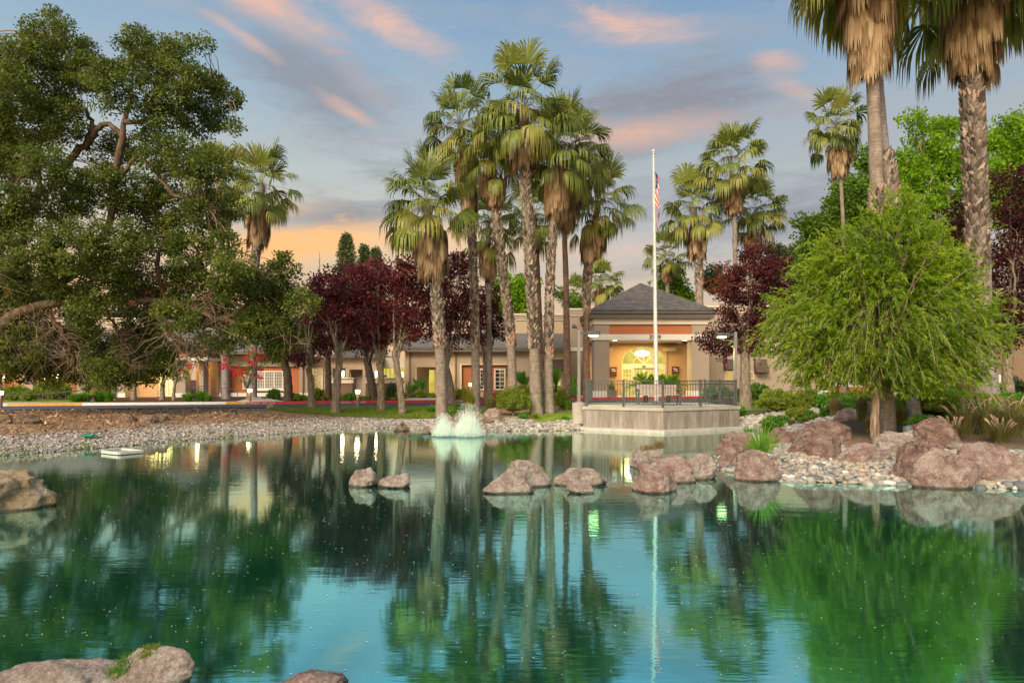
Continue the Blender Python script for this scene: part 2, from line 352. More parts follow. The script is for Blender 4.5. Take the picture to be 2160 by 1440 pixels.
M['gravel'] = tonemat('gravel_stones', [(0, (.07, .06, .055)), (.3, (.21, .19, .175)), (.6, (.36, .33, .30)), (.85, (.52, .485, .45)), (1, (.34, .23, .18))], .85)
# ground
m, t = newmat('ground'); M['ground'] = m
geo = NN(t, 'ShaderNodeNewGeometry'); s = NN(t, 'ShaderNodeSeparateXYZ'); t.links.new(geo.outputs['Position'], s.inputs[0])
litter = ramp(tex_noise(t, 9, 9, .75, dist=.6), [(.33, (.09, .06, .04)), (.45, (.24, .155, .10)), (.56, (.38, .25, .155)), (.70, (.52, .38, .26))], t)
vor = NN(t, 'ShaderNodeTexVoronoi'); vor.inputs['Scale'].default_value = 9; cc = NN(t, 'ShaderNodeTexCoord'); t.links.new(cc.outputs['Object'], vor.inputs[0])
sv = NN(t, 'ShaderNodeSeparateColor'); t.links.new(vor.outputs['Color'], sv.inputs[0])
grv = ramp(sv.outputs[0], [(0, (.13, .125, .12)), (.5, (.34, .32, .29)), (1, (.56, .53, .49))], t)
zz = mth('ADD', s.outputs[2], mth('MULTIPLY', tex_noise(t, 1.2, 5), .22, tree=t), tree=t)
gf = ramp(zz, [(.44, (1, 1, 1)), (.52, (0, 0, 0))], t)
c = mixc(gf, litter, grv, t)
mul = ramp(tex_noise(t, 12, 8, .7), [(.35, (.035, .018, .014)), (.65, (.13, .065, .045))], t)
yf = ramp(mth('MULTIPLY_ADD', s.outputs[1], .02, 0.0, tree=t), [(.72, (0, 0, 0)), (.74, (1, 1, 1))], t)
c = mixc(yf, c, mul, t)
rf = ramp(mth('MULTIPLY_ADD', s.outputs[0], .05, .5, tree=t), [(.80, (0, 0, 0)), (.9, (1, 1, 1))], t)
rf2 = ramp(s.outputs[2], [(.40, (0, 0, 0)), (.5, (1, 1, 1))], t)
c = mixc(mth('MULTIPLY', rf, rf2, tree=t), c, (.10, .075, .05), t)
wet = ramp(mth('ADD', s.outputs[2], mth('MULTIPLY', tex_noise(t, 3), .08, tree=t), tree=t), [(.05, (1, 1, 1)), (.13, (0, 0, 0))], t)
c = mixc(mth('MULTIPLY', wet, .7, tree=t), c, (.035, .033, .026), t)
n = bump(t, vor.outputs['Distance'], .5, .05); n = bump(t, tex_noise(t, 26, 7, .7), .7, .05, n)
out(t, pbsdf(t, c, .9, n, .15))
M['lawn'] = noisemat('lawn', [(.3, (.10, .15, .018)), (.5, (.17, .235, .022)), (.68, (.27, .31, .035))], 2.2, .85, .9, 60, bd=.05, detail=9)
M['grass'] = leafmat('grass_blade', [(.1, (.08, .15, .015)), (.5, (.16, .27, .022)), (1, (.34, .37, .06))], .35)
M['asphalt'] = noisemat('asphalt', [(.3, (.055, .058, .075)), (.7, (.09, .093, .115))], 3, .8, .4, 60)
M['concrete'] = noisemat('pavement', [(.3, (.34, .31, .28)), (.7, (.50, .46, .41))], 2, .85, .3, 30)
M['kerb'] = noisemat('kerb_concrete', [(.3, (.42, .41, .38)), (.7, (.62, .60, .56))], 6, .8, .2, 30)
M['redpaint'] = noisemat('red_paint', [(.3, (.36, .020, .028)), (.55, (.52, .035, .045)), (.75, (.60, .10, .10))], 5, .6, .2, 30)
M['yellowpaint'] = noisemat('yellow_paint', [(.3, (.50, .26, .04)), (.7, (.68, .38, .08))], 5, .6, .2, 30)
M['whitepaint'] = noisemat('white_paint', [(.3, (.62, .60, .57)), (.7, (.80, .79, .76))], 5, .6, .2, 30)
# stained board-marked concrete of the platform
m, t = newmat('stained_concrete'); M['stained'] = m
a = tex_noise(t, 2.2, 8, .7, 2.4, 2.4, .34); b = tex_noise(t, .9, 5, .6, 1.6, 1.6, .5, .4)
c = ramp(mth('ADD', mth('MULTIPLY', a, .62, tree=t), mth('MULTIPLY', b, .38, tree=t), tree=t), [(.34, (.13, .112, .098)), (.45, (.22, .195, .17)), (.56, (.31, .28, .245)), (.68, (.50, .47, .43))], t)
st = ramp(tex_noise(t, 4.0, 2, .5, 1, 1, .02), [(.49, (1, 1, 1)), (.502, (0, 0, 0)), (.515, (1, 1, 1))], t)
c = mixc(mth('MULTIPLY', mth('SUBTRACT', 1.0, st, tree=t), .16, tree=t), c, (.10, .08, .07), t)
n = bump(t, tex_noise(t, 30, 6), .3, .02)
out(t, pbsdf(t, c, .85, n, .2))
# building
def stucco(name, c): return noisemat(name, [(.3, tuple(v * .9 for v in c)), (.7, c)], 1.3, .9, .25, 90, bd=.01)
M['beige'] = stucco('beige_stucco', (.44, .345, .25)); M['taupe'] = stucco('taupe_stucco', (.37, .30, .24))
M['terra'] = stucco('terracotta_stucco', (.46, .165, .075)); M['orange'] = stucco('orange_stucco', (.50, .30, .165))
M['cream'] = stucco('cream_trim', (.66, .58, .48)); M['white'] = stucco('white_trim', (.74, .71, .66))
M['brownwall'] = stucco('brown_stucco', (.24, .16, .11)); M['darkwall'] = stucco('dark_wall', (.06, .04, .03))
M['fascia'] = noisemat('grey_fascia', [(.3, (.10, .09, .08)), (.7, (.13, .12, .105))], 2, .6, .1)
m, t = newmat('roof_shingles'); M['shingle'] = m
cc = NN(t, 'ShaderNodeTexCoord'); br = NN(t, 'ShaderNodeTexBrick'); mp = NN(t, 'ShaderNodeMapping'); t.links.new(cc.outputs['UV'], mp.inputs[0])
sx = NN(t, 'ShaderNodeSeparateXYZ'); t.links.new(cc.outputs['Object'], sx.inputs[0])
cx = NN(t, 'ShaderNodeCombineXYZ'); t.links.new(mth('ADD', sx.outputs[0], mth('MULTIPLY', sx.outputs[1], .37, tree=t), tree=t), cx.inputs[0])
t.links.new(mth('MULTIPLY', sx.outputs[2], 1.7, tree=t), cx.inputs[1]); t.links.new(cx.outputs[0], br.inputs[0])
br.inputs['Scale'].default_value = 1.0; br.inputs['Brick Width'].default_value = .42; br.inputs['Row Height'].default_value = .24
br.inputs['Mortar Size'].default_value = .018; br.inputs['Color1'].default_value = (.075, .072, .072, 1); br.inputs['Color2'].default_value = (.15, .14, .135, 1)
br.inputs['Mortar'].default_value = (.04, .038, .038, 1); br.inputs['Bias'].default_value = 0
c = mixc(.45, br.outputs[0], ramp(tex_noise(t, 3, 6), [(.35, (.07, .066, .066)), (.65, (.17, .155, .15))], t), t)
out(t, pbsdf(t, c, .9, bump(t, br.outputs['Fac'], -.5, .03), .15))
m, t = newmat('grey_roofing'); M['roofgrey'] = m
c = ramp(tex_noise(t, 2.5, 8, .7, 1, 1, 3), [(.3, (.115, .105, .10)), (.7, (.19, .175, .165))], t); out(t, pbsdf(t, c, .9, bump(t, tex_noise(t, 9, 5, .6, .3, 1, 6), .5, .03), .2))
M['awning'] = noisemat('brown_awning', [(.3, (.09, .055, .05)), (.7, (.12, .08, .075))], 3, .8, .1)
M['sign'] = noisemat('sign_board', [(.3, (.09, .022, .02)), (.7, (.12, .03, .028))], 3, .5, 0)
M['signtext'] = noisemat('sign_lettering', [(.3, (.72, .70, .68)), (.7, (.78, .76, .74))], 3, .5, 0)
M['numeral'] = noisemat('dark_numeral', [(.3, (.05, .04, .035)), (.7, (.07, .06, .05))], 3, .5, 0)
M['metal'] = noisemat('dark_metal', [(.3, (.045, .045, .05)), (.7, (.085, .085, .095))], 4, .5, .1, spec=.5)
M['metalgrey'] = noisemat('grey_metal', [(.3, (.16, .155, .15)), (.7, (.24, .23, .22))], 4, .5, .1, spec=.5)
M['polewhite'] = noisemat('white_pole', [(.3, (.52, .53, .53)), (.7, (.64, .65, .64))], 3, .4, 0, spec=.5)
M['bronze'] = noisemat('bronze', [(.3, (.16, .11, .07)), (.7, (.24, .17, .11))], 4, .5, 0, spec=.5)
M['woodslat'] = noisemat('weathered_slats', [(.3, (.32, .25, .23)), (.7, (.46, .38, .35))], 8, .8, .3, 40, .2, 1, 1)
M['boxwhite'] = noisemat('pale_box', [(.3, (.55, .68, .68)), (.7, (.72, .80, .80))], 4, .6, 0)
M['boxgrey'] = noisemat('blue_grey_box', [(.3, (.13, .17, .18)), (.7, (.21, .26, .27))], 4, .5, .1)
M['blue'] = noisemat('blue_canvas', [(.3, (.05, .055, .22)), (.7, (.09, .10, .34))], 4, .8, .1)
M['flagred'] = noisemat('flag_red', [(.3, (.55, .03, .045)), (.7, (.68, .05, .06))], 4, .8, .1)
M['flagwhite'] = noisemat('flag_white', [(.3, (.72, .70, .72)), (.7, (.80, .78, .80))], 4, .8, .1)
M['flagblue'] = noisemat('flag_blue', [(.3, (.02, .03, .13)), (.7, (.035, .05, .20))], 4, .8, .1)
M['greenscrap'] = noisemat('green_plastic', [(.3, (.01, .22, .12)), (.7, (.03, .34, .20))], 4, .6, .1)
M['pvc'] = noisemat('grey_white_plastic', [(.3, (.50, .50, .46)), (.7, (.66, .66, .61))], 4, .6, .1)
# glazing
def litglass(name, a, b, s, scale=2.0):
    m, t = newmat(name); f = tex_noise(t, scale, 3, .5, 1, 1, .6)
    e = NN(t, 'ShaderNodeEmission'); t.links.new(ramp(f, [(.35, a), (.65, b)], t), e.inputs[0]); e.inputs[1].default_value = s
    g = NN(t, 'ShaderNodeBsdfGlossy'); g.inputs[0].default_value = (1, 1, 1, 1); g.inputs[1].default_value = .05
    mx = NN(t, 'ShaderNodeMixShader'); mx.inputs[0].default_value = .06; t.links.new(e.outputs[0], mx.inputs[1]); t.links.new(g.outputs[0], mx.inputs[2]); out(t, mx.outputs[0]); return m
M['lit'] = litglass('lit_glass', (.66, .50, .07), (.90, .74, .16), .72)
M['litbright'] = litglass('bright_lit_glass', (.80, .66, .16), (1.0, .90, .36), .9, 3)
M['litdim'] = litglass('dim_lit_glass', (.48, .30, .09), (.75, .52, .18), .75)
m, t = newmat('dark_glass'); M['glass'] = m; out(t, pbsdf(t, (.02, .022, .022), .06, None, .6))
m, t = newmat('blind_glass'); M['blind'] = m
w = NN(t, 'ShaderNodeTexWave'); w.bands_direction = 'Z'; w.inputs['Scale'].default_value = 6; cc = NN(t, 'ShaderNodeTexCoord'); t.links.new(cc.outputs['Object'], w.inputs[0])
out(t, pbsdf(t, ramp(w.outputs[0], [(.2, (.16, .15, .12)), (.8, (.30, .28, .23))], t), .25, None, .5))
M['lamp'] = emit('lamp_glow', (1, .74, .40), 6); M['lampwhite'] = emit('lamp_glow_white', (1, .82, .52), 7)
M['chandelier'] = emit('chandelier_glow', (1, .92, .74), 2.6); M['lens'] = emit('street_lamp_lens', (.78, 1.0, .34), 7)
M['downlight'] = emit('downlight_lens', (1, .92, .70), 10)
# water
m, t = newmat('water'); M['water'] = m
c = NN(t, 'ShaderNodeTexCoord')
def wn(sx, sy, scale, det, rough, dist=0):
    mp = NN(t, 'ShaderNodeMapping'); mp.inputs['Scale'].default_value = (sx, sy, 1); t.links.new(c.outputs['Object'], mp.inputs[0])
    q = NN(t, 'ShaderNodeTexNoise'); q.inputs['Scale'].default_value = scale; q.inputs['Detail'].default_value = det; q.inputs['Roughness'].default_value = rough
    q.inputs['Distortion'].default_value = dist; t.links.new(mp.outputs[0], q.inputs[0]); return q.outputs[0]
patch = ramp(wn(1, 1, .16, 3, .5), [(.40, (.25, .25, .25)), (.60, (1, 1, 1))], t)
h = mth('MULTIPLY', mth('ADD', wn(.55, 1.8, 2.2, 3, .55, .4), mth('MULTIPLY', wn(.5, 3.2, 6.0, 2, .5), .35, tree=t), tree=t), patch, tree=t)
b1 = bump(t, h, .050, .05)
fr = NN(t, 'ShaderNodeLayerWeight'); fr.inputs[0].default_value = .5; t.links.new(b1, fr.inputs['Normal'])
refl = ramp(fr.outputs['Facing'], [(.0, (.12, .12, .12)), (.48, (.84, .84, .84)), (.80, (.91, .91, .91)), (1, (.94, .94, .94))], t)
gl = NN(t, 'ShaderNodeBsdfGlossy'); gl.inputs[1].default_value = .05; t.links.new(b1, gl.inputs['Normal'])
t.links.new(ramp(fr.outputs['Facing'], [(.48, (.28, .92, 1.0)), (.78, (.42, .90, .94)), (.95, (.92, .95, .86))], t), gl.inputs[0])
df = NN(t, 'ShaderNodeBsdfDiffuse'); t.links.new(ramp(wn(1, 1, .25, 4, .6), [(.35, (.000, .12, .060)), (.65, (.000, .20, .12))], t), df.inputs[0])
mx = NN(t, 'ShaderNodeMixShader'); t.links.new(refl, mx.inputs[0]); t.links.new(df.outputs[0], mx.inputs[1]); t.links.new(gl.outputs[0], mx.inputs[2]); out(t, mx.outputs[0])
m, t = newmat('spray'); M['spray'] = m
tr = NN(t, 'ShaderNodeBsdfTransparent'); df = NN(t, 'ShaderNodeBsdfDiffuse'); df.inputs[0].default_value = (.95, 1.0, .97, 1)
tl = NN(t, 'ShaderNodeBsdfTranslucent'); tl.inputs[0].default_value = (.80, .98, .90, 1); ad = NN(t, 'ShaderNodeMixShader'); ad.inputs[0].default_value = .5
t.links.new(df.outputs[0], ad.inputs[1]); t.links.new(tl.outputs[0], ad.inputs[2]); mx = NN(t, 'ShaderNodeMixShader'); mx.inputs[0].default_value = .55
t.links.new(tr.outputs[0], mx.inputs[1]); t.links.new(ad.outputs[0], mx.inputs[2]); out(t, mx.outputs[0])
m, t = newmat('foam'); M['foam'] = m
f = tex_noise(t, 3, 7, .7, .6, 2.2, 1); tr = NN(t, 'ShaderNodeBsdfTransparent'); df = NN(t, 'ShaderNodeBsdfDiffuse'); df.inputs[0].default_value = (.10, .48, .48, 1)
ge = NN(t, 'ShaderNodeTexCoord'); vl = NN(t, 'ShaderNodeVectorMath', operation='LENGTH'); sc_ = NN(t, 'ShaderNodeMapping'); sc_.inputs['Scale'].default_value = (.30, .72, 1)
t.links.new(ge.outputs['Object'], sc_.inputs[0]); t.links.new(sc_.outputs[0], vl.inputs[0])
a = mth('SUBTRACT', 1.0, vl.outputs['Value'], tree=t, clamp=True); rg = mth('MULTIPLY_ADD', mth('SINE', mth('MULTIPLY', vl.outputs['Value'], 46.0, tree=t), tree=t), .22, .78, tree=t); f = mth('MULTIPLY', f, rg, tree=t); a = mth('MULTIPLY', mth('POWER', a, 1.2, tree=t), mth('MULTIPLY_ADD', f, 2.6, -.55, tree=t, clamp=True), tree=t, clamp=True)
mx = NN(t, 'ShaderNodeMixShader'); t.links.new(mth('MULTIPLY', a, .9, tree=t), mx.inputs[0]); t.links.new(tr.outputs[0], mx.inputs[1]); t.links.new(df.outputs[0], mx.inputs[2]); out(t, mx.outputs[0])
M['speck'] = tonemat('pollen', [(0, (.45, .50, .48)), (1, (.82, .84, .80))], .8)
# ================================================================ setting: ground, water, road, lawns
rng = np.random.default_rng(7); random.seed(7)
def axis(segs):
    o = []
    for a, b, st in segs: o += list(np.arange(a, b, st))
    return np.array(o + [segs[-1][1]])
ax = axis([(-900, -120, 130), (-120, -45, 9), (-45, -18, .7), (-18, 16, .28), (16, 30, .6), (30, 60, 2.5), (60, 120, 10), (120, 900, 130)])
ay = axis([(-60, -8, 8), (-8, 2, 1), (2, 10, .5), (10, 32, .28), (32, 50, .8), (50, 100, 5), (100, 1500, 140)])
GX, GY = np.meshgrid(ax, ay); GZ = gz(GX, GY)
V = np.stack([GX, GY, GZ], -1).reshape(-1, 3); nx = len(ax); ny = len(ay)
i = (np.arange(ny - 1)[:, None] * nx + np.arange(nx - 1)[None]); Fq = np.stack([i, i + 1, i + nx + 1, i + nx], -1).reshape(-1, 4)
setting('ground', MB().add(V, Fq, smooth=True), M['ground'])
mb = MB().add([(-62, -1, 0), (62, -1, 0), (62, 30, 0), (-62, 30, 0)], [(0, 1, 2, 3)])
setting('pond_water', mb, M['water'])
def ribbon(name, pts, mat, dz, res=.8, kind='structure', crown=0):
    "sheet between two polylines pts=[(xa,ya,xb,yb)...], laid dz above the ground"
    P = np.array(pts, float); mb = MB(); rows = []
    for k in range(len(P) - 1):
        n = max(2, int(np.hypot(*(P[k + 1, :2] - P[k, :2])) / res))
        for q in range(n): rows.append(P[k] + (P[k + 1] - P[k]) * q / n)
    rows.append(P[-1]); rows = np.array(rows); wd = 10
    T = np.linspace(0, 1, wd)[None, :, None]
    XY = rows[:, None, :2] * (1 - T) + rows[:, None, 2:] * T
    z = gz(XY[..., 0], XY[..., 1]) + dz
    V = np.concatenate([XY, z[..., None]], -1).reshape(-1, 3); n = len(rows)
    i = (np.arange(n - 1)[:, None] * wd + np.arange(wd - 1)[None])
    return setting(name, mb.add(V, np.stack([i, i + 1, i + wd + 1, i + wd], -1).reshape(-1, 4), smooth=True), mat, kind)
ROAD_N = [(-60, 25), (-22.2, 30.2), (-13.1, 33.2), (-2, 36.6), (6, 38.4), (15, 40.4), (34, 42), (70, 42)]
ROAD_F = [(-60, 29), (-25.0, 34.4), (-14.9, 37.4), (-2.2, 40.6), (7, 43.0), (17, 45.4), (36, 47), (70, 47)]
ribbon('road', [(*a, *b) for a, b in zip(ROAD_N, ROAD_F)], M['asphalt'], .035)
def along(pl, t):
    P = np.array(pl, float); L = np.r_[0, np.cumsum(np.hypot(*np.diff(P, axis=0).T))]; s = t * L[-1]
    k = min(np.searchsorted(L, s, side='right') - 1, len(P) - 2); f = (s - L[k]) / (L[k + 1] - L[k]); return P[k] + (P[k + 1] - P[k]) * f
def xcut(pl, x):
    P = np.array(pl, float); return float(np.interp(x, P[:, 0], P[:, 1]))
def kerb(name, x0, x1, mat, off=0., label=None):
    mb = MB(); xs = np.arange(x0, x1 + .01, .5); xs[-1] = x1
    for a, b in zip(xs[:-1], xs[1:]):
        P = []
        for x in (a, b):
            y = xcut(ROAD_F, x) + off; g = g1(x, y); P += [(x, y, g - .05), (x, y + .02, g + .16), (x, y + .2, g + .17), (x, y + .21, g - .05)]
        mb.add(P, [(0, 4, 5, 1), (1, 5, 6, 2), (2, 6, 7, 3)], smooth=False)
    return setting(name, mb, mat)
kerb('kerb', -60, -25.4, M['kerb']); kerb('yellow_kerb', -25.4, -22.2, M['yellowpaint']); kerb('kerb', -22.2, -15.6, M['whitepaint'])
kerb('kerb', -15.6, -14.6, M['yellowpaint']); kerb('red_kerb', -14.6, 13.6, M['redpaint']); kerb('kerb', 13.6, 70, M['kerb'])
# pavement behind the kerb, entry walks
ribbon('pavement', [(-60, 30.2, -60, 33.0), (-25.0, 34.66, -27, 37.6), (-20, 36.2, -20.4, 37.2)], M['concrete'], .13)
ribbon('path', [(-19.6, 36.3, -20.3, 37.0), (-15.2, 37.6, -15.6, 38.6), (-13.6, 38.1, -16.6, 43.4), (-12.6, 38.3, -17.4, 46)], M['concrete'], .14)
ribbon('path', [(-6.8, 40.2, -6.6, 44.5), (-3.2, 40.6, -4.0, 44.5)], M['concrete'], .10)
ribbon('entrance_drive', [(4.6, 42.8, 4.6, 51), (14.6, 45.2, 14.6, 51)], M['concrete'], .05)
# lawns
ribbon('lawn', [(-11.6, 32.6, -11.6, 33.3), (-10.5, 31.2, -10.8, 33.6), (-8.0, 30.3, -9.2, 34.2), (-5.5, 29.9, -6.2, 35.0), (-3.6, 29.6, -4.0, 35.6), (-2.2, 30.4, -2.4, 36.2), (-1.8, 31.8, -1.7, 36.3)], M['lawn'], .03)
ribbon('lawn', [(22, 46.5, 20, 54), (60, 47.8, 60, 60)], M['lawn'], .03)
ribbon('lawn', [(-30, 37.8, -32, 44), (-25.2, 37.9, -25.2, 42)], M['lawn'], .03)
ribbon('lawn', [(9.5, 31, 9.5, 36.5), (16, 33, 15, 38.5), (24, 34, 24, 40), (40, 35, 40, 41)], M['lawn'], .02)
ribbon('lawn', [(1.0, 28.0, 0.6, 31), (2.9, 28.0, 2.9, 32)], M['lawn'], .02)
# ---------------------------------------------------------------- loose stones, litter, grass (countless: stuff)
def ico(sub):
    import bmesh
    bm = bmesh.new(); bmesh.ops.create_icosphere(bm, subdivisions=sub, radius=1); bm.verts.ensure_lookup_table()
    V = np.array([v.co[:] for v in bm.verts]); Fc = np.array([[v.index for v in f.verts] for f in bm.faces]); bm.free(); return V, Fc
I1, I1F = ico(1); I2, I2F = ico(2)
def stones(P, size, tone, hi=False, sink=.25, flat=.55, r=rng):
    mb = MB(); B, Bf = (I2, I2F) if hi else (I1, I1F); n = len(P)
    th = r.uniform(0, 6.28, n); c, s_ = np.cos(th), np.sin(th)
    a = size * r.uniform(.75, 1.35, n); b = size * r.uniform(.6, 1.0, n); h = size * r.uniform(.35, .75, n) * flat / .55
    jit = 1 + r.uniform(-.16, .16, (n, len(B), 1)); Q = B[None] * jit
    x = Q[..., 0] * a[:, None]; y = Q[..., 1] * b[:, None]; z = Q[..., 2] * h[:, None]
    Vx = x * c[:, None] - y * s_[:, None] + P[:, None, 0]; Vy = x * s_[:, None] + y * c[:, None] + P[:, None, 1]; Vz = z + P[:, None, 2] + (h * (1 - sink) * .6)[:, None]
    V = np.stack([Vx, Vy, Vz], -1).reshape(-1, 3); Ff = (Bf[None] + (np.arange(n) * len(B))[:, None, None]).reshape(-1, 3)
    return mb.add(V, Ff, 0, np.repeat(tone, len(Bf)), True)
def scatter(x0, x1, y0, y1, n, dmin, dmax, r=rng):
    x = r.uniform(x0, x1, n); y = r.uniform(y0, y1, n); d = pond_dist(x, y); k = (d > dmin) & (d < dmax)
    x, y = x[k], y[k]; return np.stack([x, y, gz(x, y)], -1)
# far shore gravel band
P = scatter(-26, -6, 15, 31, 90000, -.35, 2.6); P = P[rng.random(len(P)) < np.clip(1.15 - (pond_dist(P[:, 0], P[:, 1]) / 2.4) ** 3, 0, 1)]
P = P[:36000]
setting('shore_gravel', stones(P, rng.uniform(.017, .040, len(P)) * (1 + 1.1 * (rng.random(len(P)) < .05)), rng.beta(2, 1.8, len(P))), M['gravel'], 'stuff', 'grey and white gravel along the left shore', None)
P = scatter(-6.5, 3.2, 25.5, 30, 22000, -.3, 1.5)[:8500]
setting('shore_gravel', stones(P, rng.uniform(.03, .085, len(P)), rng.beta(1.8, 2, len(P))), M['gravel'], 'stuff', 'tan gravel on the bank behind the fountain')
P = scatter(8.0, 16, 22, 29, 9000, -.3, 1.9)[:3600]
setting('shore_gravel', stones(P, rng.uniform(.05, .12, len(P)), .3 + .6 * rng.random(len(P))), M['gravel'], 'stuff', 'white gravel on the inlet bank right of the platform')
# near right pebbles
P = scatter(4.2, 13.5, 12, 19, 11000, -.45, 2.9); P = P[:5200]
setting('pebble_bank', stones(P, rng.uniform(.035, .10, len(P)), np.clip(rng.beta(1.6, 1.5, len(P)), 0, 1)), M['pebble'], 'stuff', 'rounded river pebbles between the red boulders')
P = scatter(4.2, 12, 12, 16, 3000, -.18, .22)[:150]
setting('edge_cobbles', stones(P, rng.uniform(.06, .15, len(P)), rng.choice([.05, .2, .45, .6, .75, .9, 1], len(P)), True), M['pebble'], 'stuff', 'larger grey and white cobbles at the right water edge')
def leafq(P, D, N, L, Wd, fold=None):
    D = D / (np.linalg.norm(D, axis=1, keepdims=True) + 1e-9); S = np.cross(D, N); S /= np.linalg.norm(S, axis=1, keepdims=True) + 1e-9
    L = np.broadcast_to(L, (len(P),))[:, None]; Wd = np.broadcast_to(Wd, (len(P),))[:, None]
    return np.stack([P, P + D * L * .45 + S * Wd * .5, P + D * L, P + D * L * .45 - S * Wd * .5], 1)
def rdir(n, r=rng):
    v = r.normal(size=(n, 3)); return v / np.linalg.norm(v, axis=1, keepdims=True)
# fallen leaves on the bank under the oak
x = rng.uniform(-27, -4, 26000); y = rng.uniform(17, 33, 26000); d = pond_dist(x, y); k = (d > 1.9 - 1.7 * rng.random(len(d)) ** 5) & (y < np.interp(x, [p[0] for p in ROAD_N], [p[1] for p in ROAD_N]) - .2)
k &= ~((x > -11.8) & (y > 30.2)); x, y = x[k], y[k]; P = np.stack([x, y, gz(x, y) + .015], -1); n = len(P); D = rdir(n); D[:, 2] *= .25
setting('leaf_litter', MB().quads(leafq(P, D, np.array([[0, 0, 1.]]) + rdir(n) * .5, rng.uniform(.07, .16, n), rng.uniform(.04, .09, n)), 0, rng.random(n)),
        leafmat('litter_leaf', [(0, (.10, .06, .035)), (.4, (.30, .17, .09)), (.8, (.50, .32, .18)), (1, (.66, .52, .36))], .05, .8, .1), 'stuff', 'brown fallen leaves covering the left bank')
def blades(P, h, w, lean, r=rng, segs=1):
    n = len(P); th = r.uniform(0, 6.28, n); A = np.stack([np.cos(th), np.sin(th), np.zeros(n)], -1); h = np.broadcast_to(h, (n,))[:, None]; w = np.broadcast_to(w, (n,))[:, None]
    l = rdir(n, r) * lean; l[:, 2] = 1; tip = P + l * h; return np.stack([P - A * w / 2, P + A * w / 2, P + (tip - P) * .6 + A * w * .3, tip], 1)
def in_lawn(P, y0f, y1f): return P
LP = [((-11.6, 32.6), (-11.6, 33.3)), ((-10.5, 31.2), (-10.8, 33.6)), ((-8, 30.3), (-9.2, 34.2)), ((-5.5, 29.9), (-6.2, 35)), ((-3.6, 29.6), (-4, 35.6)), ((-2.2, 30.4), (-2.4, 36.2)), ((-1.8, 31.8), (-1.7, 36.3))]
u = rng.uniform(0, 5.999, 26000); k = u.astype(int); f = (u - k)[:, None]; v = rng.random(26000)[:, None]; A = np.array(LP)
lo = A[k, 0] * (1 - f) + A[k + 1, 0] * f; hi = A[k, 1] * (1 - f) + A[k + 1, 1] * f; xy = lo * (1 - v) + hi * v
P = np.c_[xy, gz(xy[:, 0], xy[:, 1]) + .02]
setting('lawn_grass', MB().quads(blades(P, rng.uniform(.05, .10, len(P)), .03, .5), 0, rng.random(len(P))), M['grass'], 'stuff', 'mown lawn grass behind the fountain')
P = scatter(-14.5, -9, 17.3, 24, 5000, -.02, .55); P = P[np.sin(P[:, 0] * 2.3) + np.sin(P[:, 0] * 5.1 + 1) > .55][:900]
setting('shore_weeds', MB().quads(blades(P, rng.uniform(.05, .13, len(P)), .03, .9), 0, rng.random(len(P))), M['grass'], 'stuff', 'low green weeds growing at the left water edge')
# pollen and petals floating on the pond
n = 2800; y = 4.6 + 20 * rng.random(n) ** 1.1; x = rng.uniform(-.85, .85, n) * y; k = (pond_dist(x, y) < -.15); x, y = x[k], y[k]
n = len(x); s_ = rng.uniform(.002, .006, n) * (0.25 + y / 7); th = rng.uniform(0, 6.28, n)
Q = np.stack([np.stack([x + s_ * np.cos(th + a) * 1.3, y + s_ * np.sin(th + a) * 1.3, np.full(n, .006)], -1) for a in (0, 1.57, 3.14, 4.71)], 1)
setting('floating_pollen', MB().quads(Q, 0, rng.random(n)), M['speck'], 'stuff', 'white specks of pollen floating on the pond')
# ================================================================ buildings
def pb(mb, p0, p1, t, b, D, depth=.3, mi=0):
    z0 = Z(b, D) if b is not None else .45
    return mb.box(X(p0, D), X(p1, D), D, D + depth, z0, Z(t, D), mi)
def wall_open(x0, x1, z0, z1, y0, th, ops, mb=None):
    "wall slab with rectangular openings (x0,x1,z0,z1)"
    mb = mb or MB(); xs = sorted({x0, x1, *[o[0] for o in ops], *[o[1] for o in ops]}); 
    for a, b in zip(xs[:-1], xs[1:]):
        cuts = sorted([(o[2], o[3]) for o in ops if o[0] <= a + 1e-6 and o[1] >= b - 1e-6]); z = z0
        for c0, c1 in cuts:
            if c0 > z + 1e-4: mb.box(a, b, y0, y0 + th, z, c0)
            z = c1
        if z1 > z + 1e-4: mb.box(a, b, y0, y0 + th, z, z1)
    return mb
def window(parent, p0, p1, t, b, D, nx, nz, pane='glass', frame='white', fw=.06, mw=.025, name='window', lights=1):
    x0, x1, z0, z1 = X(p0, D), X(p1, D), Z(b, D), Z(t, D); mb = MB()
    mb.box(x0, x1, D - .03, D + .05, z0, z0 + fw); mb.box(x0, x1, D - .03, D + .05, z1 - fw, z1)
    mb.box(x0, x0 + fw, D - .028, D + .05, z0 + fw, z1 - fw); mb.box(x1 - fw, x1, D - .028, D + .05, z0 + fw, z1 - fw)
    for l in range(1, lights):
        x = x0 + (x1 - x0) * l / lights; mb.box(x - fw / 2, x + fw / 2, D - .026, D + .05, z0 + fw, z1 - fw)
    for i in range(1, nx):
        x = x0 + (x1 - x0) * i / nx; mb.box(x - mw / 2, x + mw / 2, D, D + .03, z0 + fw, z1 - fw)
    for i in range(1, nz):
        z = z0 + (z1 - z0) * i / nz; mb.box(x0 + fw, x1 - fw, D + .003, D + .027, z - mw / 2, z + mw / 2)
    w = part(name, mb, M[frame], parent)
    part('pane', MB().box(x0 + fw * .5, x1 - fw * .5, D + .035, D + .06, z0 + fw * .5, z1 - fw * .5), M[pane], w); return w
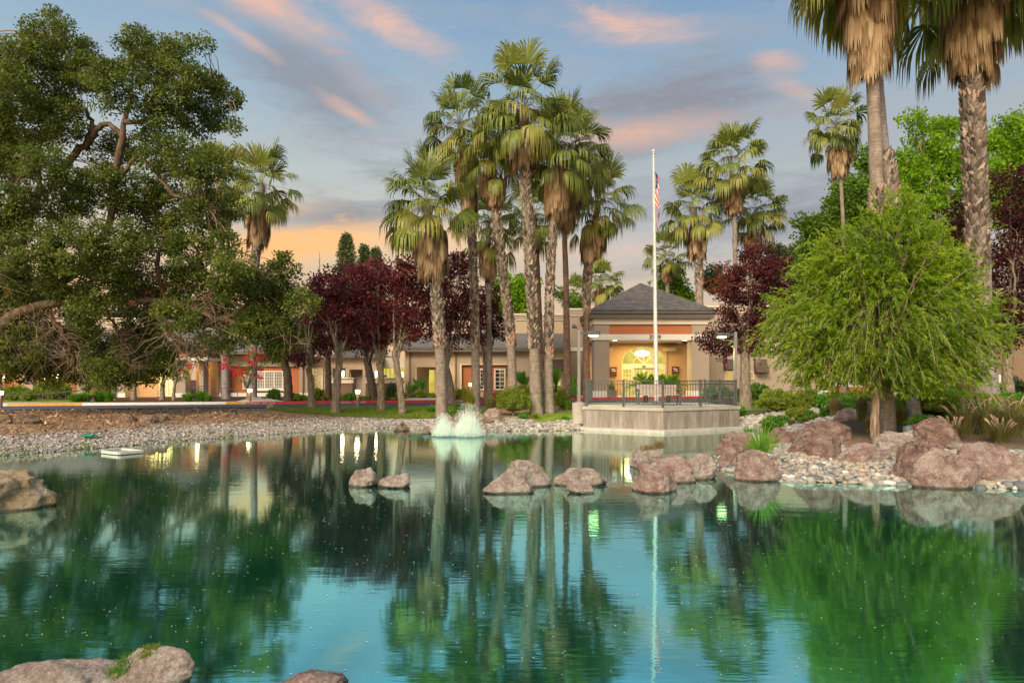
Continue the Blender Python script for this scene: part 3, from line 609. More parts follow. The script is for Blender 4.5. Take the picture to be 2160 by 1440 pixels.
def hip(mb, x0, x1, y0, y1, z0, z1, ix, iy, th=.06):
    "hip roof; ix,iy = run from the eaves to the ridge"
    V = [(x0, y0, z0), (x1, y0, z0), (x1, y1, z0), (x0, y1, z0), (x0 + ix, y0 + iy, z1), (x1 - ix, y0 + iy, z1), (x1 - ix, y1 - iy, z1), (x0 + ix, y1 - iy, z1)]
    return mb.add(V, [(0, 1, 5, 4), (1, 2, 6, 5), (2, 3, 7, 6), (3, 0, 4, 7), (4, 5, 6, 7), (3, 2, 1, 0)])
def cornice(mb, x0, x1, y0, z_top, h, steps=4, out=.35, depth=.5, sides=True):
    for k in range(steps):
        f = 1 - k / steps; o = out * f ** 1.3 + .03; zt = z_top - h * k / steps; zb = z_top - h * (k + 1) / steps + (.0 if k == steps - 1 else .012)
        mb.box(x0 - (o if sides else 0), x1 + (o if sides else 0), y0 - o, y0 + depth, zb, zt)
def lantern(parent, px, py, D, w=.16, h=.34, glow='lamp', e=25):
    x, y, z = W(px, py, D); mb = MB(); mb.box(x - .05, x + .05, y + .1, y + .2, z - .1, z + .1); mb.box(x - w / 2 - .02, x + w / 2 + .02, y - w / 2, y + w / 2 + .1, z + h / 2, z + h / 2 + .04)
    mb.box(x - w / 2 - .01, x + w / 2 + .01, y - w / 2, y + w / 2 + .1, z - h / 2 - .03, z - h / 2)
    l = part('wall_lantern', mb, M['metal'], parent)
    g = MB(); g.tube([(x, y, z - h / 2 + .01), (x, y, z), (x, y, z + h / 2 - .01)], [w * .36, w * .45, w * .36], 10); part('lamp_glass', g, M[glow], l)
    lamp('POINT', (x, y - .25, z), e, (1, .62, .30), parent, .1)
# ---------------------------------------------------------------- entrance pavilion
D = 46.0; gx = X(1372, D)
pv = thing('entrance_pavilion', (gx, D, .7), 'beige entrance pavilion with hipped grey shingle roof and glowing arched doorway', 'building')
x0, x1 = X(1253, D), X(1496, D); xi0, xi1 = X(1285.5, D), X(1459, D); zg = .55
ztop, zb1, zb2 = Z(684, D), Z(705, D), Z(717, D)
mb = MB()
for a, b in ((x0, xi0), (xi1, x1)):
    part('pillar', MB().box(a, b, D, D + 1.2, zg, zb2), M['taupe'], pv); part('upper_wall', MB().box(a, b, D, D + 1.2, zb1, ztop), M['taupe'], pv)
for a, b, c, d in ((x0, x0 + .35, x0 + .2, x0 + 1.2), (x1 - .35, x1, x1 - 1.2, x1 - .2)):
    part('side_beam', MB().box(a, b, D + 1.2, D + 6, zb2 + .01, ztop), M['taupe'], pv); part('rear_pillar', MB().box(c, d, D + 5.2, D + 6, zg, zb2), M['taupe'], pv)
part('terracotta_panel', MB().box(xi0, xi1, D + .07, D + .4, zb1, ztop), M['terra'], pv)
mb = MB(); mb.box(x0 - .1, x1 + .1, D - .10, D + 1.3, zb2, zb1); part('lower_band', mb, M['white'], pv)
mb = MB(); mb.box(x0 - .06, x1 + .06, D - .07, D + 6, ztop, Z(672, D)); part('upper_band', mb, M['cream'], pv)
mb = MB(); mb.box(x0 - .26, x1 + .26, D - .32, D + 8, Z(672, D) + .004, Z(662, D)); mb.box(x0 - .36, x1 + .36, D - .42, D + 8.1, Z(662, D) + .003, Z(656, D)); part('eaves_fascia', mb, M['fascia'], pv)
mb = MB(); cxm = (x0 + x1) / 2; hip(mb, x0 - .42, x1 + .42, D - .48, D + 8.6, Z(656, D) + .006, Z(598, D + 4.3), (x1 - x0) / 2 + .40, 4.5)
part('roof', mb, M['shingle'], pv)
mb = MB()
for a, b in ((x0, xi0), (xi1, x1)): part('pillar_plinth', MB().box(a - .07, b + .07, D - .07, D + 1.27, zg, Z(824, D)), M['white'], pv)
part('soffit', MB().box(xi0, xi1, D + .4, D + 5.1, zb2 + .06, zb2 + .16), M['beige'], pv)
for px in (1297, 1444):
    x = X(px, D + .8); g = MB(); g.tube([(x, D + .8, zb2 + .0), (x, D + .8, zb2 + .058)], .16, 14); part('downlight', g, M['downlight'], pv)
lamp('AREA', (cxm, D + 2.6, zb2 - .05), 330, (1, .80, .32), pv, 3.0)
# back wall with the arch
Db = D + 5.1; bx0, bx1 = xi0 - .05, xi1 + .05; ax0, ax1 = X(1311.5, Db), X(1405.5, Db); azs, azt = Z(767, Db), Z(730.5, Db); acx = (ax0 + ax1) / 2
zd = .60; mb = MB(); mb.box(bx0 - 1, ax0, Db, Db + .3, zd, zb2 + .06); mb.box(ax1, bx1 + 1, Db, Db + .3, zd, zb2 + .06)
N_ = 26; arc = [(acx + (ax1 - ax0) / 2 * math.cos(a), azs + (azt - azs) * math.sin(a) ** .85) for a in np.linspace(math.pi, 0, N_)]
for (a, b) in zip(arc[:-1], arc[1:]):
    mb.add([(a[0], Db, a[1]), (b[0], Db, b[1]), (b[0], Db, zb2 + .06), (a[0], Db, zb2 + .06)], [(0, 1, 2, 3)])
    mb.add([(a[0], Db, a[1]), (b[0], Db, b[1]), (b[0], Db + .3, b[1]), (a[0], Db + .3, a[1])], [(3, 2, 1, 0)])
part('porch_wall', mb, M['orange'], pv)
# one glowing sheet stands in for the lit lobby, hanging light before it
lob = MB(); lob.add([(ax0 - .3, Db + .28, zd), (ax1 + .3, Db + .28, zd), (ax1 + .3, Db + .28, azt + .2), (ax0 - .3, Db + .28, azt + .2)], [(0, 1, 2, 3)])
part('lit_glazing', lob, M['lit'], pv)
ar = MB(); zt_, zr = Z(777, Db), Z(767, Db); yf = Db + .12
ar.box(ax0, ax1, yf, yf + .1, zr - .32, zr)                     # transom
for a in (90, 45, 135):
    L = min((ax1 - ax0) / 2 / max(abs(math.cos(R(a))), 1e-3), (azt - azs) / math.sin(R(a))) * (1.0 if a == 90 else .97)
    ar.bar((acx, yf + .04, azs), (acx + L * math.cos(R(a)) * 1.0, yf + .04, azs + L * math.sin(R(a)) * .98), .09, .07)
ain = [(acx + (ax1 - ax0) * .24 * math.cos(a), yf + .04, azs + (azt - azs) * .46 * math.sin(a)) for a in np.linspace(math.pi, 0, 18)]
for a, b in zip(ain[:-1], ain[1:]): ar.bar(a, b, .05, .05)
for a, b in zip(arc[:-1], arc[1:]): ar.bar((a[0], yf + .03, a[1]), (b[0], yf + .03, b[1]), .12, .10)
part('arched_fanlight', ar, M['cream'], pv)
ch = MB(); zc = Z(747, Db)
for k in range(16):
    a = k / 16 * 6.283; ch.tube([(acx - .1 + .48 * math.cos(a), Db + .2, zc + .15 * math.sin(a)), (acx - .1 + .48 * math.cos(a), Db + .21, zc + .15 * math.sin(a) + .14)], .075, 8)
ch.tube([(acx - .1, Db + .2, zc - .2), (acx - .1, Db + .2, zc + .3)], [.12, .16], 10)
part('chandelier', ch, M['chandelier'], pv)
dz0, dz1 = zd + .02, zr - .32; dw = (ax1 - ax0) / 4
for k in range(4):
    a, b = ax0 + dw * k + .01, ax0 + dw * (k + 1) - .01; mb = MB(); yd = Db + (.10 if k in (0, 3) else .05)
    for q in ((a, a + .10), (b - .10, b)): mb.box(q[0], q[1], yd, yd + .05, dz0, dz1)
    mb.box(a + .1, b - .1, yd + .002, yd + .048, dz1 - .10, dz1); mb.box(a + .1, b - .1, yd + .002, yd + .048, dz0, dz0 + .25)
    for i in range(1, 3): x = a + .1 + (b - a - .2) * i / 3; mb.box(x - .018, x + .018, yd + .01, yd + .04, dz0 + .25, dz1 - .1)
    for i in range(1, 6): z = dz0 + .25 + (dz1 - dz0 - .35) * i / 6; mb.box(a + .1, b - .1, yd + .012, yd + .038, z - .018, z + .018)
    dr = part('door', mb, M['cream'], pv); mb = MB(); mb.box(b - .16 if k < 2 else a + .10, b - .13 if k < 2 else a + .13, yd - .05, yd - .01, dz0 + .9, dz0 + 1.15); part('handle', mb, M['bronze'], dr)
mb = MB(); mb.box(X(1337, Db), X(1362, Db) + 1.0, Db + .0, Db + .09, zr - .38, zr - .31); mb.box(X(1355, Db), X(1362, Db), Db - .02, Db + .05, zr - .22, zr - .12); part('door_sensor', mb, M['bronze'], pv)
mb = MB()
for sgn, xa in ((1, bx0 + .02), (-1, bx1 - .02)):                    # small canvas-like swags at the corners
    xb = xa + sgn * .95; mb.box(min(xa, xb), max(xa, xb), Db - .55, Db - .01, zb2 - .38, zb2 - .30); mb.box(min(xa, xb), max(xa, xb), Db - .56, Db - .50, zb2 - .55, zb2 - .385)
part('wall_canopy', mb, M['beige'], pv)
for a in (xi0 + .58, xi1 - .58): 
    mb = MB().box(a - .05, a + .05, Db - .12, Db - .002, zd, zb2 - .56); part('trim_strip', mb, M['beige'], pv)
def text_mb(s, x, y, z, h, ext=.02, align='CENTER', bold=0.0):
    c = bpy.data.curves.new('t', 'FONT'); c.body = s; c.size = h; c.extrude = ext; c.offset = bold; c.align_x = align; c.resolution_u = 2
    o = bpy.data.objects.new('t', c); COL.objects.link(o); dg = bpy.context.evaluated_depsgraph_get(); me = bpy.data.meshes.new_from_object(o.evaluated_get(dg))
    V = np.array([v.co[:] for v in me.vertices]); mb = MB()
    for k in (3, 4):
        f = [tuple(p.vertices) for p in me.polygons if len(p.vertices) == k]
        if f: mb.add(np.stack([V[:, 0] + x, -V[:, 2] + y, V[:, 1] + z], -1), f)
    for p in me.polygons:
        if len(p.vertices) > 4: mb.add(np.stack([V[:, 0] + x, -V[:, 2] + y, V[:, 1] + z], -1), [tuple(p.vertices)])
    bpy.data.objects.remove(o); bpy.data.curves.remove(c); bpy.data.meshes.remove(me); return mb
part('street_number', text_mb('3989', X(1381, D), D - .115, Z(715, D), .40, .014, bold=.008), M['numeral'], pv)
for px, t, b, w, txt in ((1294, 774, 794, 14, ('Village', 'Center')), (1425, 773, 790, 15, ('Village', 'Lodge'))):
    Ds = Db - .14; sx0, sx1, sz0, sz1 = X(px - w / 2, Ds), X(px + w / 2, Ds), Z(b, Ds), Z(t, Ds)
    s = part('wall_sign', MB().box(sx0, sx1, Ds, Ds + .06, sz0, sz1), M['sign'], pv)
    tm = text_mb(txt[0], (sx0 + sx1) / 2 - .03, Ds - .008, sz1 - .2, .12, .004, bold=.003); tm.ch += text_mb(txt[1], (sx0 + sx1) / 2 + .04, Ds - .008, sz1 - .33, .12, .004, bold=.003).ch
    part('lettering', tm, M['signtext'], s)
# ---------------------------------------------------------------- two-storey block behind the pavilion
D2 = 51.6
bk = thing('two_storey_block', (X(1200, D2), D2, .7), 'tan two storey block with stepped cream cornice behind the pavilion', 'building')
mb = MB(); xL, xM, xR = X(1085, D2), X(1200.5, D2), X(1236, D2)
mb.box(xL, xM, D2 + 1.5, D2 + 9, .45, Z(667, D2)); part('lower_tower_wall', mb, M['beige'], bk)
mb = MB(); mb.box(xM, X(1243, D2) + 4, D2 + .4, D2 + 9.2, .45, Z(664, D2)); mb.box(X(1234, D2) + .1, X(1243, D2) + .6, D2 + .1, D2 + .39, .45, Z(664, D2))
part('wall', mb, M['taupe'], bk); part('wall', MB().box(X(1490, D2), X(1760, D2), D2 + .4, D2 + 9.2, .45, Z(655, D2)), M['taupe'], bk)
mb = MB(); cornice(mb, xL + .2, xM - .3, D2 + 1.5, Z(658, D2), .5); part('cornice', mb, M['cream'], bk)
mb = MB(); cornice(mb, xM, X(1243, D2) + 4, D2 + .4, Z(650, D2), .55); part('cornice', mb, M['cream'], bk)
mb = MB(); cornice(mb, X(1490, D2), X(1760, D2), D2 + .4, Z(644, D2), .55); part('cornice', mb, M['cream'], bk)
part('wall_band', MB().box(xM + .003, X(1243, D2) + 4, D2 + .3, D2 + .398, Z(740, D2), Z(732, D2)), M['white'], bk); part('wall_band', MB().box(X(1490, D2), X(1760, D2), D2 + .3, D2 + .398, Z(740, D2), Z(729, D2)), M['white'], bk)
for a, t, b in ((1529, 781, 803), (1570, 783, 800)): window(bk, a, a + 20, t, b, D2 + .34, 1, 1, 'litdim', 'cream', .05)
for a, w_, t, b in ((1529, 21, 757, 779), (1594, 26, 757, 785)):
    x_, x__ = X(a, D2), X(a + w_, D2); zt, zb_ = Z(t, D2), Z(b, D2)
    mb = MB().add([(x_, D2 + .39, zt), (x__, D2 + .39, zt), (x__, D2 - .35, zb_), (x_, D2 - .35, zb_), (x_, D2 + .39, zb_), (x__, D2 + .39, zb_)], [(3, 2, 1, 0)]); mb.add([(x_, D2 + .39, zt), (x_, D2 - .35, zb_), (x_, D2 + .39, zb_)], [(0, 1, 2)]); mb.add([(x__, D2 + .39, zt), (x__, D2 + .39, zb_), (x__, D2 - .35, zb_)], [(0, 1, 2)])
    part('awning', mb, M['awning'], bk)
# ---------------------------------------------------------------- middle wing
D3 = 48.6
mw = thing('middle_wing', (X(1050, D3), D3, .7), 'beige single storey wing with terracotta bays behind the tall palms', 'building')
wz = Z(741, D3); xa, xb = X(855, D3), X(1199, D3)
def O(p0, p1, t, b, D): return (X(p0, D), X(p1, D), Z(b, D) if b else .3, Z(t, D))
ops = [O(875, 938, 774, None, D3), O(974, 1076, 769.5, 828, D3), O(1141, 1184, 781, 813, D3)]
mb = wall_open(xa, xb, .3, wz, D3, .35, ops); part('wall', mb, M['beige'], mw)
mb = MB(); mb.box(X(974, D3) - .02, X(1076, D3) + .02, D3 + .2, D3 + .34, Z(830, D3), Z(768, D3)); part('terracotta_bay', mb, M['terra'], mw)
mb = MB(); mb.box(X(970.5, D3), X(974, D3), D3 - .05, D3 + .3, .5, Z(769.5, D3)); mb.box(X(970.5, D3), X(1079, D3), D3 - .05, D3 + .05, Z(769.5, D3), Z(767.5, D3)); mb.box(X(1076, D3), X(1079, D3), D3 - .05, D3 + .3, .5, Z(769.5, D3)); part('bay_trim', mb, M['cream'], mw)
part('plinth', MB().box(xa, X(970, D3), D3 - .05, D3 - .002, .3, Z(832, D3)), M['white'], mw); part('plinth', MB().box(X(1080, D3), xb, D3 - .05, D3 - .002, .3, Z(832, D3)), M['white'], mw)
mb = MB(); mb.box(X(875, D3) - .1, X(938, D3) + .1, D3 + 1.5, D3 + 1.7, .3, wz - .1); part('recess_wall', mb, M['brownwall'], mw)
window(mw, 1000, 1026, 778, 822, D3 + .15, 4, 5, 'glass', 'white', .07, .03)
window(mw, 1043, 1066, 778, 822, D3 + .15, 2, 5, 'glass', 'white', .07, .03)
window(mw, 1141, 1184, 779, 815, D3 + .1, 4, 3, 'lit', 'white', .07, .03)
window(mw, 903, 946, 778, 832, D3 + 1.0, 3, 1, 'lit', 'bronze', .07, .04)
lantern(mw, 937, 786, D3 - .25, .2, .4, 'lamp', 22)
x_, x__ = X(1139, D3), X(1191, D3); zt, zb_ = Z(758, D3), Z(779, D3)
mb = MB().add([(x_, D3 - .01, zt), (x__, D3 - .01, zt), (x__, D3 - .8, zb_), (x_, D3 - .8, zb_), (x_, D3 - .01, zb_), (x__, D3 - .01, zb_)], [(3, 2, 1, 0)]); mb.add([(x_, D3 - .01, zt), (x_, D3 - .8, zb_), (x_, D3 - .01, zb_)], [(0, 1, 2)]); mb.add([(x__, D3 - .01, zt), (x__, D3 - .01, zb_), (x__, D3 - .8, zb_)], [(0, 1, 2)]); part('awning', mb, M['awning'], mw)
mb = MB(); xr0, xr1 = X(845, D3), X(1196, D3); mb.add([(xr0, D3 - .55, wz + .2), (xr1, D3 - .55, wz + .2), (xr1, D3 + 2.9, Z(703, D3 + 2.9)), (xr0, D3 + 2.9, Z(703, D3 + 2.9)), (xr0, D3 + 2.9, wz), (xr1, D3 + 2.9, wz)], [(0, 1, 2, 3)])
mb.add([(xr0, D3 - .55, wz + .2), (xr0, D3 + 2.9, Z(703, D3 + 2.9)), (xr0, D3 + 2.9, wz)], [(0, 1, 2)]); part('roof', mb, M['roofgrey'], mw)
mb = MB(); mb.box(xr0 - .05, xr1 + .05, D3 - .62, D3 - .552, wz + .02, wz + .24); mb.box(xr0, xr1, D3 - .552, D3 + .0, wz + .02, wz + .06); part('gutter', mb, M['fascia'], mw)
for a in (961, 864): part('downpipe', MB().tube([(X(a, D3), D3 - .06, .5), (X(a, D3), D3 - .06, wz)], .055, 8), M['bronze'], mw)
# ---------------------------------------------------------------- patio court
D4 = 50.5
pc = thing('patio_court', (X(760, D4), D4, .7), 'beige patio court with low walls and lanterns behind the plum trees', 'building')
ops = [O(701, 731, 775.5, 798, D4), O(737, 765, 779, 842, D4)]
mb = wall_open(X(628, D4), X(801, D4), .3, Z(752, D4), D4, .3, ops); part('wall', mb, M['beige'], pc); part('end_wall', MB().box(X(853, D4), X(874, D4), D4 + .02, D4 + .32, .3, Z(741, D4)), M['beige'], pc)
window(pc, 701, 731, 775.5, 798, D4 + .1, 2, 1, 'glass', 'cream', .06)
window(pc, 655, 681, 775, 828, D4 - .1, 3, 6, 'litdim', 'white', .09, .035)
part('recess_wall', MB().box(X(737, D4) - .1, X(765, D4) + .1, D4 + .9, D4 + 1.1, .3, Z(765, D4)), M['taupe'], pc)
mb = MB(); mb.box(X(801, D4), X(853, D4), D4 + 2.0, D4 + 2.2, .3, Z(752, D4)); part('back_wall', mb, M['cream'], pc)
window(pc, 806, 856, 774, 802, D4 + 1.7, 6, 1, 'lit', 'cream', .09, .05)
mb = MB(); hip(mb, X(690, D4), X(800, D4), D4 - .5, D4 + 8, Z(750, D4), Z(728, D4 + 3.5), 2.9, 3.6); part('roof', mb, M['roofgrey'], pc)
mb = MB(); mb.box(X(689, D4), X(801, D4), D4 - .58, D4 - .503, Z(755, D4), Z(749.5, D4)); part('gutter', mb, M['fascia'], pc)
D4b = 47.6
for (a, b) in ((694, 743.5), (771, 849)):
    mb = MB(); mb.box(X(a, D4b), X(b, D4b), D4b, D4b + .35, .3, Z(808, D4b)); w_ = part('low_wall', mb, M['brownwall'], pc)
    mb = MB(); mb.box(X(a, D4b) - .06, X(b, D4b) + .06, D4b - .06, D4b + .41, Z(808, D4b), Z(805, D4b)); mb.box(X(a, D4b), X(b, D4b), D4b, D4b + .35, Z(805, D4b) + .002, Z(798, D4b)); mb.box(X(a, D4b) - .08, X(b, D4b) + .08, D4b - .08, D4b + .43, Z(798, D4b), Z(796.5, D4b)); part('coping', mb, M['cream'], w_)
lantern(pc, 723.5, 788, D4b + .1, .22, .42, 'lampwhite', 45); lantern(pc, 794, 788, D4b + .1, .22, .42, 'lampwhite', 45); lantern(pc, 848, 790, D4b + 1.5, .2, .4, 'lamp', 22)
# ---------------------------------------------------------------- garden wing (window bay between the left entrance and patio)
D5 = 49.6
gw = thing('garden_wing', (X(540, D5), D5, .7), 'taupe wing with a wide white-framed window beside the crape myrtle', 'building')
ops = [O(483, 631, 773, 828, D5)]
mb = wall_open(X(438, D5), X(655, D5), .3, Z(748, D5), D5, .3, ops); mb.box(X(462, D5), X(484, D5), D5 - .5, D5 - .003, .3, Z(748, D5)); part('wall', mb, M['taupe'], gw)
part('terracotta_bay', MB().box(X(483, D5) - .05, X(631, D5) + .05, D5 + .22, D5 + .3, Z(829, D5), Z(772, D5)), M['terra'], gw)
window(gw, 539, 598, 782, 821, D5 + .12, 12, 6, 'blind', 'white', .09, .025, lights=3)
window(gw, 512, 527, 790, 821, D5 + .12, 3, 5, 'blind', 'white', .09, .025)
mb = MB(); mb.box(X(438, D5), X(655, D5), D5 - .06, D5 - .002, .3, Z(828.5, D5)); part('plinth', mb, M['white'], gw); part('pier_plinth', MB().box(X(462, D5) - .05, X(484, D5) + .05, D5 - .56, D5 - .502, .3, Z(828.5, D5)), M['white'], gw)
part('window_sill', MB().box(X(536, D5), X(600, D5), D5 - .03, D5 + .11, Z(824, D5), Z(821, D5)), M['white'], gw)
mb = MB(); xr0, xr1 = X(440, D5), X(668, D5); mb.add([(xr0, D5 - .9, Z(744, D5)), (xr1, D5 - .9, Z(744, D5)), (xr1, D5 + 3, Z(716, D5 + 3)), (xr0, D5 + 3, Z(716, D5 + 3))], [(0, 1, 2, 3)]); part('roof', mb, M['roofgrey'], gw)
mb = MB(); mb.box(xr0, xr1, D5 - .98, D5 - .902, Z(748, D5), Z(743, D5)); mb.box(xr0, xr1, D5 - .9, D5 - .01, Z(748, D5) + .0, Z(748, D5) + .05); part('gutter', mb, M['fascia'], gw)
mb = MB(); mb.tube([(X(640, D5), D5 - .1, .5), (X(640, D5), D5 - .1, Z(748, D5))], .055, 8); part('downpipe', mb, M['bronze'], gw)
# ---------------------------------------------------------------- left wing with arcade and lit entrance
D6 = 50.0
lw = thing('left_wing', (X(150, D6), D6, .7), 'long wing with a lit orange arcade and grey roof behind the oak', 'building')
mb = MB(); mb.box(X(-300, D6), X(243, D6), D6, D6 + .4, Z(776, D6), Z(762, D6)); 
for a, b in ((-300, -200), (-120, -100), (-20, -6), (51, 69), (163, 180)): mb.box(X(a, D6), X(b, D6), D6, D6 + .5, .3, Z(776, D6))
part('arcade_front', mb, M['taupe'], lw)
part('arcade_wall', MB().box(X(-300, D6), X(365, D6), D6 + 2.6, D6 + 2.8, .3, Z(758, D6)), M['orange'], lw)
part('arcade_ceiling', MB().box(X(-300, D6), X(243, D6), D6 + .4, D6 + 2.6, Z(774, D6), Z(772, D6)), M['beige'], lw)
window(lw, 188, 204, 789, 813, D6 + 2.4, 1, 1, 'litdim', 'cream', .07); window(lw, 205, 224, 789, 813, D6 + 2.4, 1, 1, 'litdim', 'cream', .07)
window(lw, 42, 50, 782, 826, D6 + 2.4, 1, 4, 'litbright', 'cream', .06); window(lw, 110, 124, 785, 826, D6 + 2.4, 2, 4, 'litdim', 'cream', .06)
for px, py in ((9, 796), (50, 794), (92, 797), (121, 794)): lantern(lw, px, py, D6 + 2.2, .2, .34, 'lamp', 26)
mb = MB(); mb.add([(X(-320, D6), D6 - .8, Z(764, D6)), (X(385, D6), D6 - .8, Z(764, D6)), (X(385, D6), D6 + 8, Z(694, D6 + 8)), (X(-320, D6), D6 + 8, Z(694, D6 + 8))], [(0, 1, 2, 3)]); part('roof', mb, M['roofgrey'], lw)
mb = MB(); mb.box(X(-320, D6), X(385, D6), D6 - .88, D6 - .802, Z(768, D6), Z(763, D6)); part('gutter', mb, M['fascia'], lw)
mb = MB(); mb.box(X(-320, D6 + 8), X(330, D6 + 8), D6 + 8.02, D6 + 14, Z(700, D6 + 8), Z(690, D6 + 8)); part('parapet_wall', mb, M['beige'], lw)
mb = MB(); cornice(mb, X(-320, D6 + 8), X(330, D6 + 8), D6 + 8.02, Z(671, D6 + 8), .78, 5, .45, 5.8); part('cornice', mb, M['cream'], lw)
D7 = 47.4
le = thing('left_entrance_porch', (X(340, D7), D7, .7), 'terracotta entrance porch with white canopy edge and glowing french doors', 'building')
for a, b, c, t_ in ((246, 262.5, 0, 745), (365, 391, 0, 757), (415.5, 425, .3, 757)): part('pillar', MB().box(X(a, D7), X(b, D7), D7 + c, D7 + c + .8, .3, Z(t_, D7)), M['taupe'], le)
part('porch_wall', MB().box(X(262.5, D7), X(318, D7), D7 + .9, D7 + 1.1, .3, Z(735, D7)), M['orange'], le); part('porch_wall', MB().box(X(391, D7), X(440, D7), D7 + 1.6, D7 + 1.8, .3, Z(752, D7)), M['orange'], le)
mb = MB(); mb.box(X(345, D7), X(366, D7), D7 + .1, D7 + .3, Z(753, D7) + .05, Z(735, D7)); mb.box(X(366, D7) + .003, X(434, D7), D7 + .3, D7 + .5, Z(753, D7) + .05, Z(737, D7)); part('terracotta_panel', mb, M['terra'], le)
mb = MB(); mb.box(X(240, D7), X(366, D7), D7 - .1, D7 + 3, Z(735, D7), Z(731, D7)); mb.box(X(366, D7), X(445, D7), D7 - .5, D7 + 2.4, Z(761, D7), Z(754.5, D7)); part('canopy_edge', mb, M['white'], le)
mb = MB(); mb.box(X(236, D7), X(440, D7), D7 - .5, D7 + 3, Z(731, D7) + .004, Z(725, D7)); part('eaves_fascia', mb, M['fascia'], le)
hb = MB(); hip(hb, X(232, D7), X(444, D7), D7 - .6, D7 + 6, Z(725, D7) + .008, Z(693, D7 + 3), 3.2, 3.2); part('roof', hb, M['roofgrey'], le)
for a, b in ((244, 264.5), (363, 393)): part('plinth', MB().box(X(a, D7), X(b, D7), D7 - .06, D7 - .002, .3, Z(829, D7)), M['white'], le)
window(le, 318, 365, 785, 836, D7 + 1.0, 8, 6, 'litbright', 'cream', .12, .035, name='door', lights=4)
window(le, 318, 365, 764, 783, D7 + 1.0, 4, 1, 'litbright', 'cream', .08, .04)
window(le, 391.5, 398, 766, 832, D7 + 1.0, 1, 1, 'litbright', 'cream', .03); window(le, 423, 426.5, 782, 812, D7 + 1.55, 1, 1, 'litbright', 'cream', .02)
lamp('AREA', (X(330, D7), D7 + .6, Z(766, D7)), 120, (1, .74, .28), le, 1.5); lamp('POINT', (X(405, D7), D7 + 1.0, Z(775, D7)), 22, (1, .70, .30), le, .2)
# ---------------------------------------------------------------- right-hand buildings seen under the willow
D8 = 49.0
rw = thing('right_wing', (X(1830, D8), D8, .7), 'pinkish low wing with pale railing glimpsed beneath the willow', 'building')
mb = MB(); mb.box(X(1765, D8), X(1990, D8), D8 + 2, D8 + 2.3, .3, Z(700, D8)); part('wall', mb, M['beige'], rw)
mb = MB(); mb.box(X(1765, D8), X(1920, D8), D8, D8 + .2, Z(826, D8), Z(816, D8)); part('railing_wall', mb, M['terra'], rw)
mb = MB(); mb.box(X(1765, D8), X(1920, D8), D8 - .05, D8 + .25, .3, Z(827, D8)); mb.box(X(1765, D8), X(1920, D8), D8 - .05, D8 + .25, Z(816, D8), Z(811, D8))
for k in range(40): a = X(1766 + k * 3.9, D8); mb.box(a, a + .05, D8, D8 + .06, Z(811, D8), Z(800, D8))
mb.box(X(1765, D8), X(1920, D8), D8, D8 + .07, Z(800, D8), Z(798, D8)); part('white_railing', mb, M['white'], rw)
window(rw, 1862, 1884, 800, 822, D8 + 1.8, 2, 3, 'litdim', 'cream', .06)
mb = MB(); hip(mb, X(1740, D8), X(2010, D8), D8 + 1.2, D8 + 12, Z(700, D8), Z(665, D8 + 5), 5, 5); part('roof', mb, M['roofgrey'], rw)
D9 = 44.0
dw_ = thing('dark_building', (X(2200, D9), D9, .7), 'dark brown shaded building at the right edge behind the plum tree', 'building')
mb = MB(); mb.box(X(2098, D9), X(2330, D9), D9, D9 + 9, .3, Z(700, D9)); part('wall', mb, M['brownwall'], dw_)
mb = MB(); hip(mb, X(2086, D9), X(2345, D9), D9 - .6, D9 + 9.6, Z(700, D9), Z(655, D9 + 4), 4, 4.6); part('roof', mb, M['fascia'], dw_)
part('downpipe', MB().box(X(2103, D9), X(2107, D9), D9 - .2, D9 - .05, Z(815, D9), Z(790, D9)), M['white'], dw_)
# kerb lettering
for px, s in ((545, 'NO PARKING  FIRE LANE'), (738, 'NO PARKING  FIRE LANE'), (962, 'NO PARKING  FIRE LANE')):
    Dk = 39.0
    for _ in range(8): xx = X(px, Dk); Dk = xcut(ROAD_F, xx)
    tm = text_mb(s, xx, 0, 0, .15, .002, bold=.003)
    for k, (V, *rest) in enumerate(tm.ch):
        V = V.copy(); yy = np.interp(V[:, 0], [p[0] for p in ROAD_F], [p[1] for p in ROAD_F]); gg = gz(V[:, 0], yy); V[:, 2] += gg + .035; V[:, 1] = yy - .012 + .02 * (V[:, 2] - gg + .05) / .2; tm.ch[k] = (V, *rest)
    setting('kerb_lettering', tm, M['signtext'])
# ================================================================ viewing platform, railing and furniture
DZ = .93
PF = [(2.85, 27.25), (5.67, 25.6), (9.15, 27.45), (8.9, 31.2), (3.5, 31.2)]
pf = thing('viewing_platform', (6, 28, 0), 'stained concrete viewing platform standing in the pond in front of the pavilion', 'platform')
def prism(poly, z0, z1, mb=None, mi=0):
    mb = mb or MB(); n = len(poly); V = [(x, y, z0) for x, y in poly] + [(x, y, z1) for x, y in poly]
    mb.add(V, [(i, (i + 1) % n, n + (i + 1) % n, n + i) for i in range(n)], mi); mb.add(V, [tuple(range(n, 2 * n))], mi); return mb
def offs(poly, o):
    c = np.mean(poly, axis=0); return [tuple(c + (np.array(p) - c) * (1 + o / np.linalg.norm(np.array(p) - c))) for p in poly]
part('retaining_wall', prism(PF, -.8, DZ - .12), M['stained'], pf)
part('deck_slab', prism(offs(PF, .05), DZ - .12, DZ), M['concrete'], pf)
part('footing_ledge', prism(offs(PF, .38), -.6, .11), M['kerb'], pf)
rl = thing('railing', (6, 27.5, DZ), 'dark metal picket railing around the edge of the concrete platform', 'railing')
rp = [np.array(p) for p in offs(PF, -.14)]; seq = [rp[4] + np.array([.02, -.0]), rp[0], rp[1], rp[2], rp[3]]
pkm = MB(); rail = MB()
